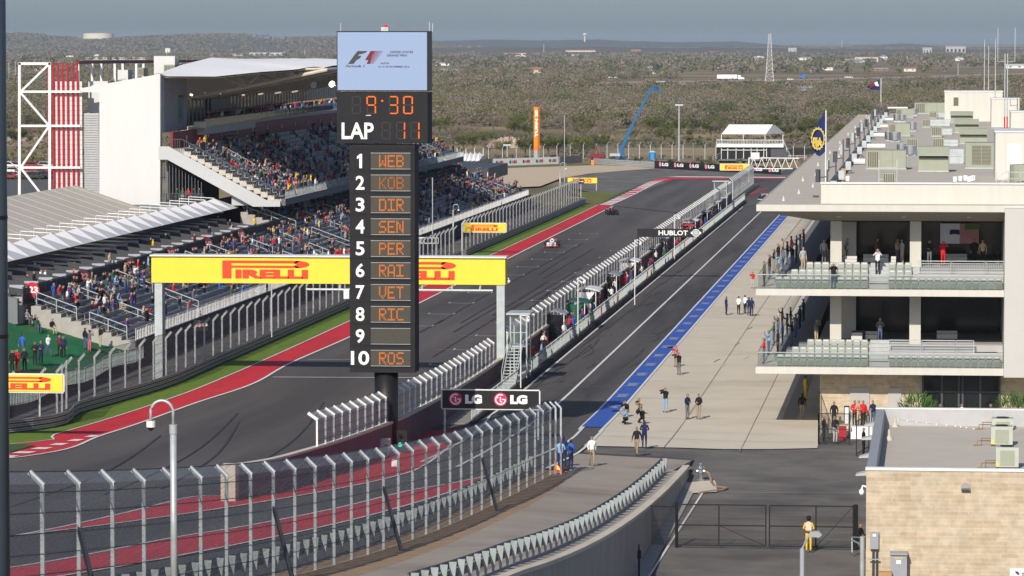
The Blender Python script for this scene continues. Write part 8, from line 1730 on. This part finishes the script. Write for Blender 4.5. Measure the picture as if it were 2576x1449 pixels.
# seated and standing guests on the pit building balconies
B1, B2 = FL[0][1], FL[1][1]
for (l, u, y, z, rz, pose, top, bot, hair) in [('man in white shirt and straw hat on the upper balcony stair', R(2, 1, 1483, 0)[0], 267, B1+.9, 0, 'photo', 'white', 'black', 'tan'), ('blonde woman in black at the upper balcony rail', R(2, 1, 1148, 0)[0], 265.5, B1+.02, 0, 'photo', 'black', 'denim', 'tan'), ('man in pale grey shirt behind the upper left seats', R(2, 1, 918, 0)[0], 268.3, B1+.95, .6, 'stand', 'pale grey', 'tan', None),
 ('woman in red coat behind the upper platform railing', R(2, 1, 1978, 0)[0], 269.6, B1+1.37, .3, 'photo', 'red', 'red', 'tan'), ('woman in black hat and jacket behind the upper platform railing', R(2, 1, 1875, 0)[0], 269.8, B1+1.37, -.3, 'arms', 'black', 'grey', 'black'), ('man in rust jacket inside the upper lounge', R(2, 1, 1480, 0)[0], 272, B1+1.37, 1, 'stand', 'brown', 'black', None), ('man in tan shirt inside the upper lounge, left of a pair', R(2, 1, 1632, 0)[0], 271.5, B1+1.37, 1, 'arms', 'tan', 'denim', None), ('man in pale shirt inside the upper lounge, right of a pair', R(2, 1, 1668, 0)[0], 271, B1+1.37, -1, 'arms', 'pale grey', 'tan', None),
 ('man in dark suit right of the lounge screen', R(2, 1, 2215, 0)[0], 272, B1+1.37, 0, 'stand', 'black', 'black', None), ('man in tan top at the right of the upper lounge', R(2, 1, 2278, 0)[0], 271, B1+1.37, 0, 'stand', 'tan', 'black', None), ('man in dark shirt and jeans at the top of the lower stair', R(2, 1, 1504, 0)[0], 269, B2+1.37, 0, 'arms', 'grey', 'denim', None), ('man in pale shirt in the shade left of the upper column', R(2, 1, 1075, 0)[0], 270.5, B1+1.37, .4, 'stand', 'pale grey', 'grey', None), ('woman in tan trousers leaning with a lens left of the lower column', R(2, 1, 1020, 0)[0], 269.6, B2+1.2, .9, 'photo', 'grey', 'tan', None)]:
    x = AY(u, 0, y)[0]; person(l, x, y, z, rz, pose, top, bot, hair, 'guests on the pit building balconies')
random.seed(12); TOPS = ['black']*12+['navy']*4+['grey']*4+['white']*2+['red']*3+['maroon', 'brown', 'tan', 'pale grey', 'denim', 'light blue', 'yellow', 'green', 'olive', 'purple', 'blue', 'black', 'grey']; BOTS = ['denim']*4+['black']*4+['khaki', 'grey', 'grey']; HRS = [None]*6+['red', 'white', 'black', 'tan', 'navy']
k = 0
for lev in (0, 1):
    for q in range(13): y = 267.5+q*2.6+random.uniform(-.6, .6); k = q % 3; x = -11.7+.85*k; person('guest in %s top, %s along the %s side terrace of the pit building' % (random.choice(TOPS), ordn(q+1), ('upper', 'lower')[lev]), x, y, FL[lev][1]+.42*k+.02, -1.4+random.uniform(-.3, .3), random.choice(('stand', 'photo', 'arms')), 'black', random.choice(BOTS), random.choice(HRS), 'guests on the side terraces')
for o in COL.objects:       # colour the terrace guests as their labels say
    if o.get('group') == 'guests on the side terraces': o.material_slots[1].material = cm(o['label'].split(' in ')[1].split(' top')[0])
# people around the team stands
for i in range(26):
    y = [299, 303, 318, 322, 343, 347, 352, 368, 372, 377, 384, 398, 404, 409, 423, 429, 436, 452, 458, 470, 478, 492, 505, 512, 540, 560][i]; t = random.choice(['navy', 'black', 'blue', 'light blue', 'black', 'white', 'purple', 'red', 'green']); person('pit wall crew member in %s, %s from the near end of the platform' % (t, ordn(i+1)), -31.75-.5*(i % 2), y, .43, random.uniform(-2.5, -.5), random.choice(('stand', 'arms', 'arms')), t, random.choice(('navy', 'black', 'black')), random.choice(HRS), 'crew on the pit wall platform')
for i in range(34): y = 309+i*8.1+random.uniform(-2, 2); t = random.choice(['black', 'black', 'navy', 'grey', 'white', 'red', 'light blue', 'black']); person('crew member in %s leaning at the railing, %s from the near end' % (t, ordn(i+1)), -31.75-.35*(i % 3), y, .43, random.uniform(.8, 2.4), random.choice(('stand', 'arms', 'sit')), t, random.choice(('navy', 'black', 'grey')), random.choice(HRS), 'crew on the pit wall platform')
person('marshal in navy standing inside the near glazed tower', tx0+.9, 297.8, zfl+.02, .3, 'stand', 'navy', 'navy', None, 'crew on the pit wall platform')
# spectators on the green mound
def mound(u, v):
    d = ray(u, v); k = 240.
    while k < 330 and HC+d[2]*k > max(mz(d[0]*k, d[1]*k), 0): k += .25
    return (d[0]*k, d[1]*k, HC+d[2]*k)
for (l, u, v, rz, pose, top, bot, hair) in [('man in striped blue shirt walking across the green mound', 57, 897, 2.6, 'walk', 'blue', 'denim', None), ('man in white tee and dark cap walking on the green mound', 122, 898, .9, 'walk', 'white', 'denim', 'black'), ('man in red shirt and red cap at the mound railing', 150, 900, .5, 'arms', 'maroon', 'black', 'red'), ('man in dark shirt next to the red capped man at the railing', 160, 902, .3, 'stand', 'navy', 'black', None), ('man in black with sunglasses at the railing, left of a pair', 88, 918, 0, 'arms', 'black', 'black', None), ('man in navy with tan cap at the railing, right of a pair', 103, 916, 0, 'arms', 'navy', 'navy', 'tan'),
 ('woman in white top half turned on the mound', 212, 852, 2, 'walk', 'white', 'black', None), ('woman with black backpack and blue jeans near the railing', 214, 880, 2.4, 'stand', 'black', 'denim', None), ('person in pink trousers and grey top at the railing', 225, 885, 2.6, 'photo', 'grey', 'pink', None), ('person in black hoodie and tan trousers leaning on the railing', 252, 875, 2.2, 'arms', 'black', 'tan', None), ('man in grey jacket photographing at the railing', 268, 866, 2.2, 'photo', 'grey', 'black', None), ('man in dark hoodie and white cap at the right end of the mound', 288, 858, 2.4, 'arms', 'black', 'denim', 'white'),
 ('seated man in pale grey on the left of the mound', 66, 818, 1, 'sit', 'pale grey', 'grey', None), ('seated woman in dark green on the mound', 92, 838, .8, 'sit', 'green', 'denim', None), ('seated man in black leaning back beside the green clad woman', 86, 832, 1.4, 'sit', 'black', 'black', None), ('seated man in black with tan shorts on the mound', 130, 842, .8, 'sit', 'black', 'tan', None),
 ('man in black with grey shorts at the top left of the mound', 46, 804, .5, 'stand', 'black', 'grey', None), ('man in black with white cap at the top of the mound', 62, 797, .5, 'photo', 'black', 'denim', 'white'), ('man in blue grey jacket and khaki trousers at the top of the mound', 80, 785, 0, 'photo', 'denim', 'khaki', 'black'), ('man in orange jacket and pale jeans at the top of the mound', 98, 796, .7, 'arms', 'orange', 'light blue', None), ('man in black and jeans with white cap, centre top of the mound', 120, 797, .7, 'photo', 'black', 'denim', 'white'), ('man in tan shirt with a dark bag at the top of the mound', 144, 790, 2, 'stand', 'tan', 'black', None), ('man in black and white jacket with blue jeans on the mound', 142, 812, .3, 'stand', 'black', 'light blue', None), ('man in bright blue jacket at the side stair of the benches', 245, 808, .2, 'arms', 'blue', 'khaki', None),
 ('man in red jacket at the lower left railing corner', 44, 938, -.5, 'photo', 'red', 'red', None), ('man in black beside the red jacket at the lower left corner', 31, 940, -.3, 'stand', 'black', 'black', None), ('woman with sunglasses right of the red jacket at the railing', 62, 935, .3, 'stand', 'black', 'black', None)]:
    p = mound(u, v); person(l, p[0], p[1], p[2]+.02, rz, pose, top, bot, hair, 'spectators on the green mound', s=1.0)
# railing of the mound
mr = thing('mound_railing', 'grey bar railing along the lower edge of the green mound', 'railing', (-62.4, 270, 1))
for k_ in range(20):
    b = MB(); A_ = [(-62.9-max(0, 262-y)*.1, y, max(mz(-63.6, y), zt(-63, y, 'L'))+0.) for y in (246+k_*3.1, 246+k_*3.1+2.9)]
    for j in range(8): q = Vector(A_[0]).lerp(Vector(A_[1]), j/7); b.bar(q, q+Vector((0, 0, 1.05)), .045)
    b.bar(Vector(A_[0])+Vector((0, 0, 1.07)), Vector(A_[1])+Vector((0, 0, 1.07)), .06); b.build('rail_panel', GALVL, mr)
# crowd on the benches and upper deck
def pick(): return random.choice(TOPS), random.choice(BOTS), random.choice(HRS)
budget = 0; STF = []
NUM = ['one', 'two', 'three', 'four', 'five', 'six', 'seven', 'eight', 'nine', 'ten', 'eleven', 'twelve', 'thirteen', 'fourteen', 'fifteen', 'sixteen', 'seventeen']
def crowd(block, nr, x_of, z_of, y0, y1, dens, limit):
    C = []
    for i in range(nr):
        y = y0+random.uniform(0, 2); j = 0
        while True:
            y += random.expovariate(dens(i, y))+.3
            if y > y1: break
            for gg in range(1 if random.random() < .5 else 2 if random.random() < .7 else 3):
                j += 1; t, b_, h = pick(); st_ = random.random() < .4; C.append((y+gg*.6, i, j, t, b_, h, st_, ('stand' if random.random() < .7 else 'photo') if st_ else 'sit'))
            y += gg*.6
    for n, (y, i, j, t, b_, h, st_, ps) in enumerate(sorted(C)):
        x = x_of(i)+(.05 if st_ else -.32)
        if n < limit: person('%s person in %s top, %s from near end, row %s of %s' % ('standing' if st_ else 'seated', t, ordn(j), NUM[i], block), x, y, z_of(i), PI/2+random.uniform(-.5, .5), ps, t, b_, h, 'spectators seated and standing in the stands', fine=False, s=random.uniform(.93, 1.05))
        else: STF.append((x, y, z_of(i), ps, t))
bx_ = lambda i: BX0-DX*i-.1; bz_ = lambda i: BZ0+DZ*i+.0
crowd('the near benches', 10, bx_, bz_, 311, 371, lambda i, y: .34 if i > 4 and y < 350 else .12, 60)
crowd('the middle benches', 10, bx_, bz_, 374, 435, lambda i, y: .32 if i > 4 else .16, 50)
ux = lambda i: xf+(xt-xf)*(i+.35)/NR; uz = lambda i: zf+(zt_2-zf)*i/NR
zt_2 = 14.1
crowd('the upper deck', 14, ux, uz, 438, 602, lambda i, y: (.5 if i < 6 else .2) if y < 480 else (.22 if i < 5 else .10), 70)
crowd('the far benches', 17, bx_, bz_, 439, 616, lambda i, y: .18 if i < 6 else .28, 0)
for i in range(90): STF.append((-85.4-(i*1.45)/38, 456+i*1.45, 16.3, random.choice(('stand', 'photo')), random.choice(TOPS)))
for i in range(34): STF.append((random.uniform(-84, -75), random.uniform(312, 434), 5.02, random.choice(('stand', 'sit')), random.choice(TOPS+['yellow']*4)))
for i in range(5): x = AY(445+i*14, 513, YG+.8)[0]; t = ['black', 'green', 'red', 'black', 'navy'][i]; person('person in %s top at the hall balcony below the deck, %s from left' % (t, ordn(i+1)), x, YG+.9, 7.92, 0, 'stand', t, 'pale grey' if i == 1 else 'black', 'red' if i in (1, 2) else None, 'people at the hall balcony')
groups = {}
for s_ in STF: groups.setdefault(s_[4], []).append(s_)
V = []; F = []; M = []; mats_ = [SKIN, cm('denim'), BLACK, HAIR]; no = 0
for t, L_ in groups.items():
    ti = len(mats_); mats_.append(cm(t))
    for (x, y, z, ps, _) in L_:
        me = ROUGH[ps].data; co2 = np.empty(len(me.vertices)*3); me.vertices.foreach_get('co', co2); co2 = co2.reshape(-1, 3); a = PI/2+random.uniform(-.4, .4); c, s = math.cos(a), math.sin(a)
        W = np.stack([co2[:, 0]*c-co2[:, 1]*s+x, co2[:, 0]*s+co2[:, 1]*c+y, co2[:, 2]+z], 1); V += W.tolist(); F += [tuple(i+no for i in p.vertices) for p in me.polygons]; M += [(0, ti, 1, 2, 3)[p.material_index] for p in me.polygons]; no += len(W)
mb = MB(); mb.v = V; mb.f = F; mb.m = M; tag(mb.build('crowd', mats_, smooth=True, fix=False), 'dense shaded crowd of spectators on the far benches, suites and terrace', 'crowd', kind='stuff')
print('people stuff', len(STF), 'persons', sum(1 for o in COL.objects if o.name.startswith('person')))
# ================================================================ HAZE
hz = MB().box(-9000, 9000, -60, 17000, -1.3, 60).build('haze', [])
vm = bpy.data.materials.new('haze air'); vm.use_nodes = True; n = vm.node_tree; n.nodes.remove(n.nodes['Principled BSDF'])
pv = n.nodes.new('ShaderNodeVolumePrincipled'); pv.inputs['Color'].default_value = (.62, .72, .85, 1); pv.inputs['Density'].default_value = 4.8e-5; pv.inputs['Anisotropy'].default_value = 0.
n.links.new(pv.outputs[0], n.nodes['Material Output'].inputs['Volume']); hz.data.materials.append(vm); hz['kind'] = 'stuff'
